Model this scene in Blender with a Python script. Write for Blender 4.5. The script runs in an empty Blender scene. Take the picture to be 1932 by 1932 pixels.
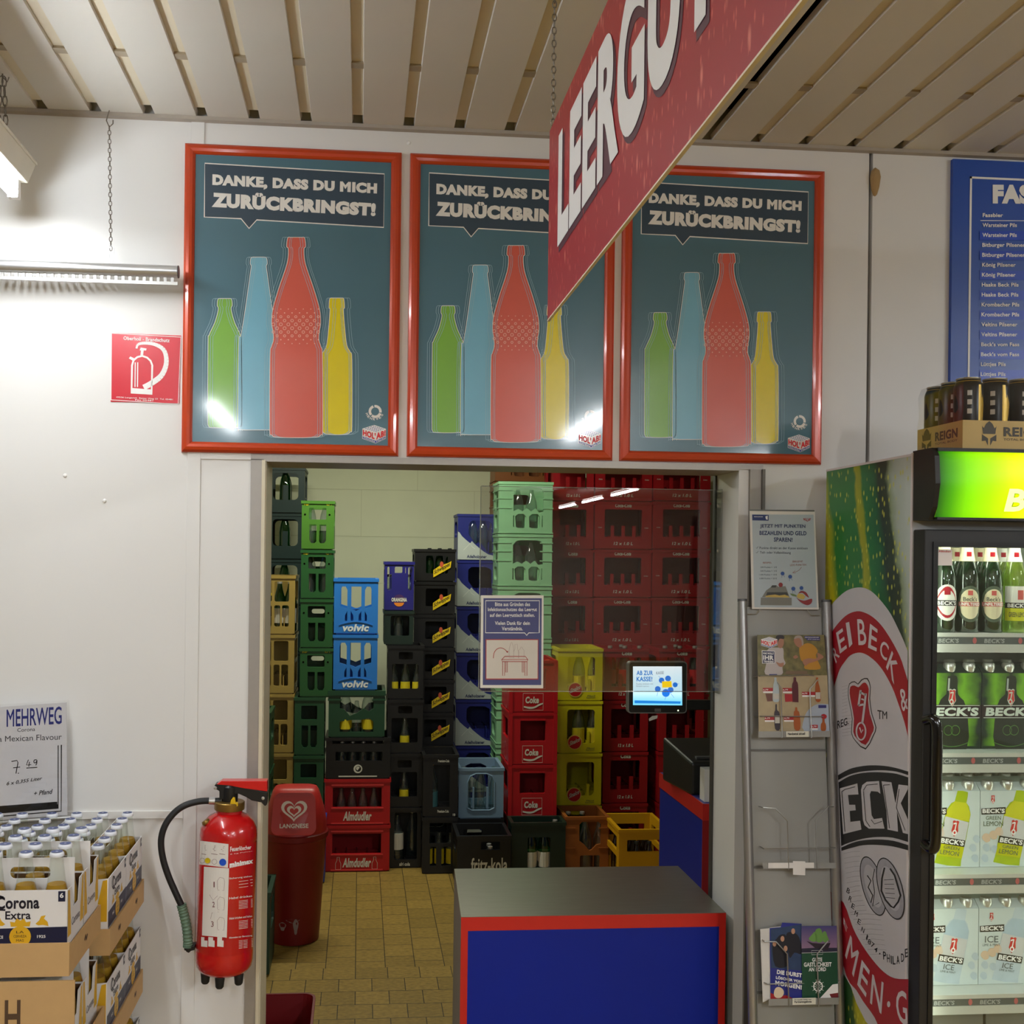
import bpy, math, random
from mathutils import Vector, Matrix
from mathutils.geometry import tessellate_polygon
random.seed(7)
SC = bpy.context.scene
COL = SC.collection
rad = math.radians

# ------------------------------------------------------------------ camera, world, exposure
F, PCX, PCY, ROLL, EYE = 2000.0, 850.0, 1052.0, 0.012, 1.93
YAW = math.atan(170 / F)
CAMPOS = Vector((0, -3.04, EYE))
cam_data = bpy.data.cameras.new('camera')
cam = bpy.data.objects.new('camera', cam_data)
COL.objects.link(cam)
cam_data.sensor_fit = 'HORIZONTAL'
cam_data.sensor_width = 36
cam_data.lens = 36 * F / 1932
cam_data.shift_x = (966 - PCX) / 1932
cam_data.shift_y = (PCY - 966) / 1932
cam_data.clip_start = 0.02
cam.matrix_world = (Matrix.Translation(CAMPOS) @ Matrix.Rotation(-YAW, 4, 'Z') @
                    Matrix.Rotation(math.pi / 2, 4, 'X') @ Matrix.Rotation(ROLL, 4, 'Z'))
SC.camera = cam

SC.view_settings.view_transform = 'Standard'
SC.view_settings.look = 'None'
SC.view_settings.gamma = 1
SC.view_settings.use_curve_mapping = False
SC.view_settings.exposure = 0.28
SC.cycles.max_bounces = 7
SC.cycles.transparent_max_bounces = 24
SC.cycles.use_denoising = True
SC.cycles.caustics_reflective = False
SC.cycles.caustics_refractive = False

world = bpy.data.worlds.new('shop_ambience')
SC.world = world
world.use_nodes = True
world.node_tree.nodes['Background'].inputs[0].default_value = (1.0, 0.985, 0.96, 1)
world.node_tree.nodes['Background'].inputs[1].default_value = 0.25


def area(name, loc, sx, sy, power, color=(1, 1, 1), rot=(0, 0, 0), spread=math.pi):
    l = bpy.data.lights.new(name, 'AREA')
    l.shape = 'RECTANGLE'
    l.size, l.size_y, l.energy, l.color, l.spread = sx, sy, power, color, spread
    o = bpy.data.objects.new(name, l)
    o.location, o.rotation_euler = loc, rot
    COL.objects.link(o)
    return o


TUBE = (0.93, 0.97, 1.0)
LAMPS = [  # x, y centre, z, power   (light of the ceiling tubes of the shop)
    (-0.93, -0.87, 2.885, 9), (1.55, -4.2, 2.86, 44), (-0.93, -4.2, 2.86, 26),
    (3.6, -2.2, 2.86, 22), (3.6, -6.6, 2.86, 26), (0.6, -7.5, 2.86, 34),
    (3.6, -10.9, 2.86, 20), (3.6, -12.9, 2.86, 20), (3.6, -14.9, 2.86, 20)]
for i, (lx, ly, lz, pw) in enumerate(LAMPS):
    area('tube_light', (lx, ly, lz - 0.016), 0.03, 1.46, pw, TUBE)
area('store_room_tube_light', (0.1, 2.95, 3.075), 1.46, 0.05, 36, (0.97, 1.0, 0.84))


# ------------------------------------------------------------------ picking points of the place from the photograph
def ray(px, py):
    a, b = px - PCX, py - PCY
    c, s = math.cos(ROLL), math.sin(ROLL)
    u, v = a * c + b * s, -a * s + b * c
    r = Vector((math.cos(YAW), -math.sin(YAW), 0))
    f = Vector((math.sin(YAW), math.cos(YAW), 0))
    return f * F + r * u + Vector((0, 0, -v))


def on_y(px, py, y):
    d = ray(px, py)
    return CAMPOS + d * ((y - CAMPOS.y) / d.y)


def on_x(px, py, x):
    d = ray(px, py)
    return CAMPOS + d * ((x - CAMPOS.x) / d.x)


def on_z(px, py, z):
    d = ray(px, py)
    return CAMPOS + d * ((z - CAMPOS.z) / d.z)


def YP(y):
    return lambda px, py, lift=0: on_y(px, py, y - lift)


def XP(x, s=-1):
    return lambda px, py, lift=0: on_x(px, py, x + s * lift)


# ------------------------------------------------------------------ materials
MATS = {}


def lin(c):
    c = c / 255
    return c / 12.92 if c <= 0.04045 else ((c + 0.055) / 1.055) ** 2.4


def rgb(c):
    return (lin(c[0]), lin(c[1]), lin(c[2]), 1)


def M(name, c, rough=0.5, metal=0.0, var=0.06, scale=14, bump=0.0, coat=0.0, emit=0, spec=0.5):
    if name in MATS:
        return MATS[name]
    m = bpy.data.materials.new(name)
    m.use_nodes = True
    nt = m.node_tree
    p = nt.nodes['Principled BSDF']
    base = rgb(c)
    tc = nt.nodes.new('ShaderNodeTexCoord')
    nz = nt.nodes.new('ShaderNodeTexNoise')
    nz.inputs['Scale'].default_value = scale
    nz.inputs['Detail'].default_value = 4
    nt.links.new(tc.outputs['Object'], nz.inputs['Vector'])
    mx = nt.nodes.new('ShaderNodeMix')
    mx.data_type = 'RGBA'
    mx.inputs[6].default_value = tuple(x * (1 - var) for x in base[:3]) + (1,)
    mx.inputs[7].default_value = tuple(min(1, x * (1 + var)) for x in base[:3]) + (1,)
    nt.links.new(nz.outputs['Fac'], mx.inputs[0])
    nt.links.new(mx.outputs[2], p.inputs['Base Color'])
    p.inputs['Roughness'].default_value = rough
    p.inputs['Metallic'].default_value = metal
    p.inputs['Specular IOR Level'].default_value = spec
    p.inputs['Coat Weight'].default_value = coat
    p.inputs['Coat Roughness'].default_value = 0.08
    if emit:
        nt.links.new(mx.outputs[2], p.inputs['Emission Color'])
        p.inputs['Emission Strength'].default_value = emit
    if bump:
        b = nt.nodes.new('ShaderNodeBump')
        b.inputs['Strength'].default_value = bump
        b.inputs['Distance'].default_value = 0.01
        nt.links.new(nz.outputs['Fac'], b.inputs['Height'])
        nt.links.new(b.outputs['Normal'], p.inputs['Normal'])
    MATS[name] = m
    return m


def glass(name, tint, gloss=0.06, rough=0.02, body=0.0, body_col=(255, 255, 255), rim=0.8):
    """thin glass or film: clear to look through, mirrors by its angle"""
    if name in MATS:
        return MATS[name]
    m = bpy.data.materials.new(name)
    m.use_nodes = True
    nt = m.node_tree
    nt.nodes.remove(nt.nodes['Principled BSDF'])
    out = nt.nodes['Material Output']
    tr = nt.nodes.new('ShaderNodeBsdfTransparent')
    tr.inputs[0].default_value = tint + (1,)
    gl = nt.nodes.new('ShaderNodeBsdfGlossy')
    gl.inputs['Roughness'].default_value = rough
    fr = nt.nodes.new('ShaderNodeLayerWeight')
    fr.inputs[0].default_value = 0.5
    po = nt.nodes.new('ShaderNodeMath')
    po.operation = 'POWER'
    po.inputs[1].default_value = 3.0
    ma = nt.nodes.new('ShaderNodeMath')
    ma.operation = 'MULTIPLY_ADD'
    ma.inputs[1].default_value = rim
    ma.inputs[2].default_value = gloss
    nt.links.new(fr.outputs['Facing'], po.inputs[0])
    nt.links.new(po.outputs[0], ma.inputs[0])
    mx = nt.nodes.new('ShaderNodeMixShader')
    nt.links.new(ma.outputs[0], mx.inputs[0])
    nt.links.new(gl.outputs[0], mx.inputs[2])
    if body:
        df = nt.nodes.new('ShaderNodeBsdfDiffuse')
        df.inputs[0].default_value = rgb(body_col)
        m2 = nt.nodes.new('ShaderNodeMixShader')
        m2.inputs[0].default_value = body
        nt.links.new(tr.outputs[0], m2.inputs[1])
        nt.links.new(df.outputs[0], m2.inputs[2])
        nt.links.new(m2.outputs[0], mx.inputs[1])
    else:
        nt.links.new(tr.outputs[0], mx.inputs[1])
    nt.links.new(mx.outputs[0], out.inputs[0])
    MATS[name] = m
    return m


# ------------------------------------------------------------------ mesh building
ORG = {}


def origin(o):
    return ORG.get(o.name, Vector((0, 0, 0))) if o else Vector((0, 0, 0))


_txt, _raw = {}, {}


def raw_text(body, bold, shear, align):
    k = (body, bold, shear, align)
    if k not in _raw:
        cu = bpy.data.curves.new('lettering', 'FONT')
        cu.body, cu.size, cu.offset, cu.shear, cu.resolution_u, cu.align_x = body, 1, bold, shear, 8 if body == 'LEERGUT' else 3, align
        if bold > 0.015:
            cu.space_character = 1 + bold * 1.6
        o = bpy.data.objects.new('lettering', cu)
        COL.objects.link(o)
        bpy.context.view_layer.update()
        me = bpy.data.meshes.new_from_object(o.evaluated_get(bpy.context.evaluated_depsgraph_get()))
        _raw[k] = ([(v.co.x, v.co.y) for v in me.vertices], [tuple(p.vertices) for p in me.polygons])
        bpy.data.objects.remove(o)
        bpy.data.curves.remove(cu)
        bpy.data.meshes.remove(me)
    return _raw[k]


def letter_m(b, shear):
    """the letter M drawn by hand, as heavy as the lettering around it"""
    pts = [(.073 - b, -b), (.171 + b, -b), (.171 + b, .531 - 1.5 * b), (.383 - .2 * b, .267 - 1.2 * b), (.399 + .2 * b, .267 - 1.2 * b), (.611 - b, .531 - 1.5 * b),
           (.611 - b, -b), (.709 + b, -b), (.709 + b, .682 + b), (.618 - .4 * b, .682 + b), (.391, .402 + 1.0 * b), (.165 + .4 * b, .682 + b), (.073 - b, .682 + b)]
    tris = tessellate_polygon([[Vector((x, y, 0)) for x, y in pts]])
    return [(x + y * shear, y) for x, y in pts], [tuple(t) for t in tris]


def text2d(body, bold=0.0, shear=0.0):
    """outline of some lettering, normalised to a 1 x 1 box; returns verts, faces, aspect"""
    k = (body, bold, shear)
    if k in _txt:
        return _txt[k]
    if 'M' in body:
        width = lambda t: (lambda xs: max(xs) - min(xs))([v[0] for v in raw_text(t, bold, 0.0, 'LEFT')[0]])
        hh = width('HH')
        pen, vs, fs = 0.0, [], []
        for ch in body:
            adv = .782 * (1 + bold * 1.6) if ch == 'M' else width('H' + ch + 'H') - hh
            if ch != ' ':
                gv, gf = letter_m(bold, shear) if ch == 'M' else raw_text(ch, bold, shear, 'LEFT')
                n = len(vs)
                vs += [(x + pen, y) for x, y in gv]
                fs += [tuple(i + n for i in f) for f in gf]
            pen += adv
    else:
        vs, fs = raw_text(body, bold, shear, 'CENTER')
    xs, ys = [v[0] for v in vs], [v[1] for v in vs]
    x0, x1, y0, y1 = min(xs), max(xs), min(ys), max(ys)
    r = ([((x - x0) / (x1 - x0), (y - y0) / (y1 - y0)) for x, y in vs], fs, (x1 - x0) / (y1 - y0))
    _txt[k] = r
    return r


def smooth_path(pts, k=5, closed=False):
    """Catmull-Rom through the points"""
    n = len(pts)
    out = []
    for i in range(n if closed else n - 1):
        g = (lambda j: pts[j % n]) if closed else (lambda j: pts[max(0, min(n - 1, j))])
        p0, p1, p2, p3 = g(i - 1), g(i), g(i + 1), g(i + 2)
        for t in range(k):
            t = t / k
            out.append(tuple(0.5 * ((2 * b) + (-a + c) * t + (2 * a - 5 * b + 4 * c - d) * t * t +
                                    (-a + 3 * b - 3 * c + d) * t ** 3)
                             for a, b, c, d in zip(p0, p1, p2, p3)))
    if not closed:
        out.append(tuple(pts[-1]))
    return out


def rr(x0, x1, y0, y1, r, n=4):
    r = min(r, (x1 - x0) / 2 - 1e-5, (y1 - y0) / 2 - 1e-5)
    out = []
    for cx, cy, a in ((x1 - r, y1 - r, 0), (x0 + r, y1 - r, 90), (x0 + r, y0 + r, 180), (x1 - r, y0 + r, 270)):
        for i in range(n + 1):
            t = rad(a + 90 * i / n)
            out.append((cx + r * math.cos(t), cy + r * math.sin(t)))
    return out


def disc(cx, cy, rx, ry=None, n=28):
    ry = rx if ry is None else ry
    return [(cx + rx * math.cos(2 * math.pi * i / n), cy + ry * math.sin(2 * math.pi * i / n)) for i in range(n)]


class MB:
    def __init__(self):
        self.v, self.f = [], []

    def add(self, vs, fs):
        o = len(self.v)
        self.v += [Vector(v) for v in vs]
        self.f += [tuple(i + o for i in f) for f in fs]
        return self

    def box(self, x0, x1, y0, y1, z0, z1):
        return self.add([(x0, y0, z0), (x1, y0, z0), (x1, y1, z0), (x0, y1, z0),
                         (x0, y0, z1), (x1, y0, z1), (x1, y1, z1), (x0, y1, z1)],
                        [(0, 3, 2, 1), (4, 5, 6, 7), (0, 1, 5, 4), (1, 2, 6, 5), (2, 3, 7, 6), (3, 0, 4, 7)])

    def hexa(self, p):
        """eight corners, bottom ring then top ring"""
        return self.add(p, [(0, 3, 2, 1), (4, 5, 6, 7), (0, 1, 5, 4), (1, 2, 6, 5), (2, 3, 7, 6), (3, 0, 4, 7)])

    def plate(self, outer, holes, fn, t):
        """flat board with holes; fn(u, v, w) places it, w runs from 0 (face) to t (back)"""
        loops = [list(outer)] + [list(h) for h in holes]
        flat = [p for l in loops for p in l]
        tris = tessellate_polygon([[Vector((p[0], p[1], 0)) for p in l] for l in loops])
        n = len(flat)
        fs = []
        for a, b, c in tris:
            ar = (flat[b][0] - flat[a][0]) * (flat[c][1] - flat[a][1]) - (flat[c][0] - flat[a][0]) * (flat[b][1] - flat[a][1])
            if abs(ar) < 1e-13:
                continue
            if ar < 0:
                b, c = c, b
            fs.append((a, b, c))
        vs = [fn(p[0], p[1], 0) for p in flat]
        if not t:
            return self.add(vs, fs)
        vs += [fn(p[0], p[1], t) for p in flat]
        fs += [(n + c, n + b, n + a) for a, b, c in fs]
        k = 0
        for li, l in enumerate(loops):
            m = len(l)
            ar = sum(l[i][0] * l[(i + 1) % m][1] - l[(i + 1) % m][0] * l[i][1] for i in range(m))
            fwd = (ar > 0) == (li == 0)
            for i in range(m):
                a, b = k + i, k + (i + 1) % m
                fs.append((b, a, n + a, n + b) if fwd else (a, b, n + b, n + a))
            k += m
        return self.add(vs, fs)

    def lathe(self, prof, n=20, c=(0, 0, 0), m=None):
        vs, fs = [], []
        for r, z in prof:
            for i in range(n):
                a = 2 * math.pi * i / n
                p = Vector((r * math.cos(a), r * math.sin(a), z))
                vs.append((m @ p if m else p) + Vector(c))
        for k in range(len(prof) - 1):
            for i in range(n):
                j = (i + 1) % n
                fs.append((k * n + i, k * n + j, k * n + n + j, k * n + n + i))
        if prof[0][0] > 1e-6:
            fs.append(tuple(reversed(range(n))))
        if prof[-1][0] > 1e-6:
            fs.append(tuple((len(prof) - 1) * n + i for i in range(n)))
        return self.add(vs, fs)

    def tube(self, pts, r, n=8, closed=False, caps=True):
        pts = [Vector(p) for p in pts]
        m = len(pts)
        vs, fs = [], []
        prev = None
        for i, p in enumerate(pts):
            a = pts[(i - 1) % m] if closed or i else p
            b = pts[(i + 1) % m] if closed or i < m - 1 else p
            t = (b - a).normalized()
            if prev is None:
                ref = Vector((0, 0, 1)) if abs(t.z) < 0.9 else Vector((1, 0, 0))
                u = t.cross(ref).normalized()
            else:
                u = (prev - t * prev.dot(t)).normalized()
            prev = u
            w = t.cross(u)
            ri = r[i] if isinstance(r, (list, tuple)) else r
            for k in range(n):
                an = 2 * math.pi * k / n
                vs.append(p + u * ri * math.cos(an) + w * ri * math.sin(an))
        for i in range(m if closed else m - 1):
            for k in range(n):
                j, l = (k + 1) % n, (i + 1) % m
                fs.append((i * n + k, i * n + j, l * n + j, l * n + k))
        if caps and not closed:
            fs.append(tuple(reversed(range(n))))
            fs.append(tuple((m - 1) * n + k for k in range(n)))
        return self.add(vs, fs)

    def text(self, body, fn, bold=0.0, shear=0.0, box=(0, 1, 0, 1)):
        """lettering filling a box in the (u, v) of fn(u, v, w)"""
        vs, fs, _ = text2d(body, bold, shear)
        x0, x1, y0, y1 = box
        return self.add([fn(x0 + u * (x1 - x0), y0 + v * (y1 - y0), 0) for u, v in vs], fs)

    def qtext(self, body, quad, pl, lift=0.0, bold=0.0, shear=0.0):
        """lettering inside the four photograph corners (tl, tr, br, bl) on a plane of the place"""
        tl, tr, br, bl = quad
        vs, fs, _ = text2d(body, bold, shear)
        out = []
        for u, v in vs:
            x = (bl[0] * (1 - u) + br[0] * u) * (1 - v) + (tl[0] * (1 - u) + tr[0] * u) * v
            y = (bl[1] * (1 - u) + br[1] * u) * (1 - v) + (tl[1] * (1 - u) + tr[1] * u) * v
            out.append(pl(x, y, lift))
        return self.add(out, fs)

    def poly(self, px, pl, lift=0.0, holes=()):
        """flat print, photograph outline on a plane of the place (pixel y runs down)"""
        return self.plate([(x, -y) for x, y in px], [[(x, -y) for x, y in h] for h in holes],
                          lambda u, v, w: pl(u, -v, lift), 0)

    def stroke(self, px, pl, wpx, lift=0.0, closed=False):
        """printed line of a given width"""
        n = len(px)
        L, R = [], []
        for i in range(n):
            a = px[(i - 1) % n] if closed or i else px[i]
            b = px[(i + 1) % n] if closed or i < n - 1 else px[i]
            dx, dy = b[0] - a[0], b[1] - a[1]
            d = math.hypot(dx, dy) or 1
            ox, oy = -dy / d * wpx / 2, dx / d * wpx / 2
            L.append(pl(px[i][0] + ox, px[i][1] + oy, lift))
            R.append(pl(px[i][0] - ox, px[i][1] - oy, lift))
        fs = []
        for i in range(n if closed else n - 1):
            j = (i + 1) % n
            fs.append((i, j, n + j, n + i))
        return self.add(L + R, fs)

    def build(self, name, mat, parent=None, smooth=False, bevel=0.0, sub=0):
        o0 = origin(parent)
        me = bpy.data.meshes.new(name)
        me.from_pydata([v - o0 for v in self.v], [], self.f)
        me.materials.append(mat)
        if smooth:
            me.polygons.foreach_set('use_smooth', [True] * len(me.polygons))
            try:
                me.set_sharp_from_angle(angle=rad(38))
            except Exception:
                pass
        me.update()
        o = bpy.data.objects.new(name, me)
        COL.objects.link(o)
        if bevel:
            b = o.modifiers.new('bevel', 'BEVEL')
            b.width, b.segments, b.limit_method, b.angle_limit = bevel, 2, 'ANGLE', rad(40)
        if parent:
            o.parent = parent
            ORG[o.name] = o0
        return o


def tag(o, label=None, cat=None, group=None, kind=None):
    if label:
        o['label'] = label
    if cat:
        o['category'] = cat
    if group:
        o['group'] = group
    if kind:
        o['kind'] = kind
    return o


def thing(name, loc, label, cat, group=None):
    o = bpy.data.objects.new(name, None)
    o.empty_display_size = 0.05
    COL.objects.link(o)
    o.location = loc
    ORG[o.name] = Vector(loc)
    return tag(o, label, cat, group)


def struct(o):
    return tag(o, kind='structure')


def copy_tree(o, parent=None, drop=()):
    c = o.copy()
    COL.objects.link(c)
    if parent:
        c.parent = parent
    for ch in list(o.children):
        if ch.name.split('.')[0] not in drop:
            copy_tree(ch, c, drop)
    return c

# ------------------------------------------------------------------ the setting
def floor_mat():
    m = bpy.data.materials.new('yellow_floor_tiles')
    m.use_nodes = True
    nt = m.node_tree
    p = nt.nodes['Principled BSDF']
    tc = nt.nodes.new('ShaderNodeTexCoord')

    def brick(vec, off):
        b = nt.nodes.new('ShaderNodeTexBrick')
        b.offset = off
        b.inputs['Scale'].default_value = 1
        b.inputs['Brick Width'].default_value = 0.149
        b.inputs['Row Height'].default_value = 0.140
        b.inputs['Mortar Size'].default_value = 0.0022
        b.inputs['Mortar Smooth'].default_value = 0.3
        b.inputs['Bias'].default_value = 0.0
        b.inputs['Color1'].default_value = rgb((160, 130, 62))
        b.inputs['Color2'].default_value = rgb((144, 117, 54))
        b.inputs['Mortar'].default_value = rgb((62, 50, 30))
        nt.links.new(vec, b.inputs['Vector'])
        return b
    b1 = brick(tc.outputs['Object'], 0.5)
    sep = nt.nodes.new('ShaderNodeSeparateXYZ')
    nt.links.new(tc.outputs['Object'], sep.inputs[0])
    cmb = nt.nodes.new('ShaderNodeCombineXYZ')
    nt.links.new(sep.outputs['Y'], cmb.inputs['X'])
    nt.links.new(sep.outputs['X'], cmb.inputs['Y'])
    b2 = brick(cmb.outputs[0], 0.4)
    gt = nt.nodes.new('ShaderNodeMath')
    gt.operation = 'GREATER_THAN'
    gt.inputs[1].default_value = 1.95
    nt.links.new(sep.outputs['Y'], gt.inputs[0])
    mx = nt.nodes.new('ShaderNodeMix')
    mx.data_type = 'RGBA'
    nt.links.new(gt.outputs[0], mx.inputs[0])
    nt.links.new(b1.outputs['Color'], mx.inputs[6])
    nt.links.new(b2.outputs['Color'], mx.inputs[7])
    nz = nt.nodes.new('ShaderNodeTexNoise')
    nz.inputs['Scale'].default_value = 38
    nz.inputs['Detail'].default_value = 6
    mp = nt.nodes.new('ShaderNodeMapping')
    mp.inputs['Scale'].default_value = (1, 2.2, 1)
    nt.links.new(tc.outputs['Object'], mp.inputs[0])
    nt.links.new(mp.outputs[0], nz.inputs['Vector'])
    rp = nt.nodes.new('ShaderNodeMapRange')
    rp.inputs[1].default_value, rp.inputs[2].default_value = 0.3, 0.7
    rp.inputs[3].default_value, rp.inputs[4].default_value = 0.72, 1.16
    nt.links.new(nz.outputs['Fac'], rp.inputs[0])
    m2 = nt.nodes.new('ShaderNodeMix')
    m2.data_type = 'RGBA'
    m2.blend_type = 'MULTIPLY'
    m2.inputs[0].default_value = 1
    nt.links.new(mx.outputs[2], m2.inputs[6])
    nt.links.new(rp.outputs[0], m2.inputs[7])
    nt.links.new(m2.outputs[2], p.inputs['Base Color'])
    p.inputs['Roughness'].default_value = 0.5
    bp = nt.nodes.new('ShaderNodeBump')
    bp.inputs['Strength'].default_value = 0.25
    bp.inputs['Distance'].default_value = 0.002
    nt.links.new(nz.outputs['Fac'], bp.inputs['Height'])
    nt.links.new(bp.outputs['Normal'], p.inputs['Normal'])
    return m


WHITE = M('white_wall_paint', (226, 223, 217), 0.55, var=0.025, scale=3, bump=0.03)
PANEL = M('white_panel_laminate', (226, 224, 220), 0.42, var=0.02, scale=2)
STEEL = M('brushed_steel', (170, 164, 157), 0.42, 0.45, var=0.05, scale=40)
DSTEEL = M('dull_steel_profile', (150, 143, 134), 0.45, 0.8, var=0.05, scale=30)
CEIL = M('beige_ceiling_metal', (212, 207, 197), 0.5, var=0.03, scale=4)
CEILR = M('ceiling_joint_strip', (214, 202, 176), 0.6, var=0.05, scale=6)
DARK = M('void_shade_black', (14, 11, 9), 1.0, spec=0.0)  # black stands in for the shade inside gaps and hollows
BRICK = M('painted_block_wall', (214, 217, 190), 0.8, var=0.05, scale=5, bump=0.15)

struct(MB().box(-6, 7, -17.2, 5.3, -0.1, 0).build('floor', floor_mat()))
# wall with the doorway (opening x -0.275..1.105, top 2.2)
OX0, OX1, OZ, WT = -0.275, 1.108, 2.20, 0.20
wl = MB()
wl.box(-6, OX0, 0.0, WT, 0, 3.3)
wl.box(OX0, OX1, 0.0, WT, OZ, 3.3)
wl.box(OX1, 1.495, 0.0, WT, 0, 3.3)
wl.box(1.507, 7, 0.0, WT, 0, 3.3)
wl.box(1.4, 1.6, 0.03, WT, 0, 3.3)
struct(wl.build('wall_front', PANEL))
struct(MB().box(1.495, 1.507, 0.0285, 0.03, 0, 3.16).build('trim_1', DARK))  # blackened strip on the backing, paints the shade deep in the panel gap
foam = MB()
foam.lathe([(0.001, 0.03), (0.012, 0.02), (0.016, 0), (0.012, -0.03), (0.006, -0.05), (0.001, -0.055)], 10, (1.512, -0.004, 3.075))
struct(foam.build('trim_2', M('foam_filler', (170, 140, 96), 0.9, bump=0.4, scale=60), smooth=True))
# door edge profiles
t = MB()
t.box(-0.312, OX0, -0.004, 0.0, 0, OZ + 0.002)
t.box(OX0, OX0 + 0.004, -0.004, 0.19, 0, OZ)
struct(t.build('trim_3', STEEL))
t = MB()
t.box(-0.281, OX0 + 0.004, -0.0065, -0.004, 0, OZ)
t.box(OX0 + 0.004, OX0 + 0.007, 0.0, 0.195, 0, OZ)
struct(t.build('trim_4', M('pale_jamb_edge', (214, 204, 178), 0.4)))
t = MB()
t.box(-0.312, 1.18, -0.004, 0.0, OZ, OZ + 0.014)
t.box(OX0, OX1, -0.004, 0.205, OZ - 0.004, OZ)
struct(t.build('trim_5', STEEL))
t = MB()
t.box(1.138, 1.180, -0.012, 0.0, 0, 2.2)
struct(t.build('trim_6', DSTEEL))
t = MB()
t.box(1.172, 1.180, -0.022, -0.012, 0, 2.2)
struct(t.build('trim_7', M('dark_profile_lip', (110, 106, 100), 0.5, 0.6)))
t = MB()
t.box(OX1 - 0.006, OX1 + 0.002, 0.19, 0.212, 0, OZ)
struct(t.build('trim_8', M('grey_gasket', (74, 72, 68), 0.5, 0.3)))
# panel joints on the left wall
t = MB()
t.box(-0.489, -0.452, -0.0035, 0, 0, 3.15)
t.box(-6, -0.489, -0.006, 0, 1.187, 1.209)
struct(t.build('trim_9', PANEL, bevel=0.001))
t = MB()
t.box(-0.452, -0.312, -0.003, 0, OZ + 0.0, 3.09)
struct(t.build('trim_10', PANEL))
for n, (x, z) in enumerate([(-0.824, 2.146), (-0.716, 2.077), (0.124, 3.118)]):
    sc_ = MB().lathe([(0.0001, 0.004), (0.004, 0.003), (0.0062, 0)], 10, (x, 0, z), Matrix.Rotation(rad(90), 4, 'X'))
    struct(sc_.build('trim_%d' % (11 + n), M('screw_cap', (236, 234, 230) if n < 2 else (120, 96, 60), 0.3), smooth=True))
# ceiling edge rail along the wall
struct(MB().box(-6, 7, -0.022, 0.0, 3.148, 3.158).build('trim_14', M('ceiling_edge', (168, 158, 146), 0.5)))

# slatted ceiling: shallow trays with recessed joints, running towards the wall
ce = MB()
for k in range(-36, 44):
    x0 = -0.876 + 0.145 * k
    x1 = x0 + 0.113
    y0, y1 = -9.0, -0.012
    ce.hexa([(x0, y0, 3.158), (x1, y0, 3.158), (x1, y1, 3.158), (x0, y1, 3.158),
             (x0 - 0.004, y0, 3.176), (x1 + 0.004, y0, 3.176), (x1 + 0.004, y1, 3.176), (x0 - 0.004, y1, 3.176)])
CE = struct(ce.build('ceiling', CEIL))
js = MB()
for k in range(-36, 44):
    x0 = -0.91 + 0.145 * k
    if k in (13,):
        js.box(x0, x0 + 0.036, -9.0, -1.35, 3.166, 3.169)
        continue
    js.box(x0, x0 + 0.036, -9.0, -0.06, 3.166, 3.169)
struct(js.build('ceiling_joints', CEILR))
cr = MB()
for y in (-0.37, -1.5, -2.6):
    cr.box(-6, 7, y - 0.014, y + 0.014, 3.1600, 3.1660)
struct(cr.build('ceiling_carriers', M('carrier_rail', (160, 146, 122), 0.5)))
struct(MB().box(-6, 7, -9.0, 0.2, 3.26, 3.30).build('ceiling_void', DARK))
struct(MB().box(-6, 7, -17.2, -9.0, 3.15, 3.30).build('ceiling_rear', CEIL))
SHOPW = M('shop_wall_paint', (176, 166, 152), 0.8)
struct(MB().box(-6.1, -6, -17.2, 0.2, 0, 3.3).build('wall_left', SHOPW))
struct(MB().box(7, 7.1, -17.2, 5.3, 0, 3.3).build('wall_right', SHOPW))
struct(MB().box(-6, 7, -17.3, -17.2, 0, 3.3).build('wall_rear', SHOPW))
# store room behind
BY = 4.93
bk = MB().box(-2.2, 7, BY, BY + 0.1, 0, 3.3)
struct(bk.build('wall_back', BRICK))
j = MB()
for z in (2.78, 2.43, 2.08, 1.73, 3.13):
    j.box(-2.2, 2.0, BY - 0.002, BY, z, z + 0.004)
for x, z in ((-0.45, 2.43), (0.42, 2.43), (0.0, 2.08), (0.85, 2.08), (-0.1, 2.78), (0.6, 2.78)):
    j.box(x, x + 0.004, BY - 0.002, BY, z, z + 0.35)
struct(j.build('trim_15', M('block_joint', (196, 198, 170), 0.8)))
struct(MB().box(-2.2, -2.1, 0.2, BY, 0, 3.3).build('wall_store_left', BRICK))
struct(MB().box(-2.2, 7, 0.2, BY, 3.22, 3.3).build('ceiling_store', M('store_ceiling', (200, 198, 180), 0.8)))

# ------------------------------------------------------------------ ceiling lamps
TUBEM = M('lit_tube', (238, 246, 255), 0.4, emit=115, var=0)
TUBEN = M('lit_tube_near_wall', (238, 246, 255), 0.4, emit=42, var=0)
LAMPW = M('lamp_enamel', (214, 208, 190), 0.45)
CHAINM = M('chain_steel', (128, 120, 108), 0.4, 0.7)


def chain(mb, p0, p1, pitch, wd, wire):
    p0, p1 = Vector(p0), Vector(p1)
    L = (p1 - p0).length
    n = max(2, int(L / pitch))
    d = (p1 - p0) / n
    ax = d.normalized()
    s1 = ax.cross(Vector((1, 0, 0)))
    s1 = s1.normalized() if s1.length > 0.1 else Vector((0, 1, 0))
    s2 = ax.cross(s1)
    for i in range(n):
        c = p0 + d * (i + 0.5)
        sd = s1 if i % 2 else s2
        h = d.length * 0.62
        pts = []
        for a in range(8):
            t = 2 * math.pi * a / 8
            pts.append(c + sd * wd * math.cos(t) + ax * h * math.sin(t))
        mb.tube(pts, wire, 4, closed=True)


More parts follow.
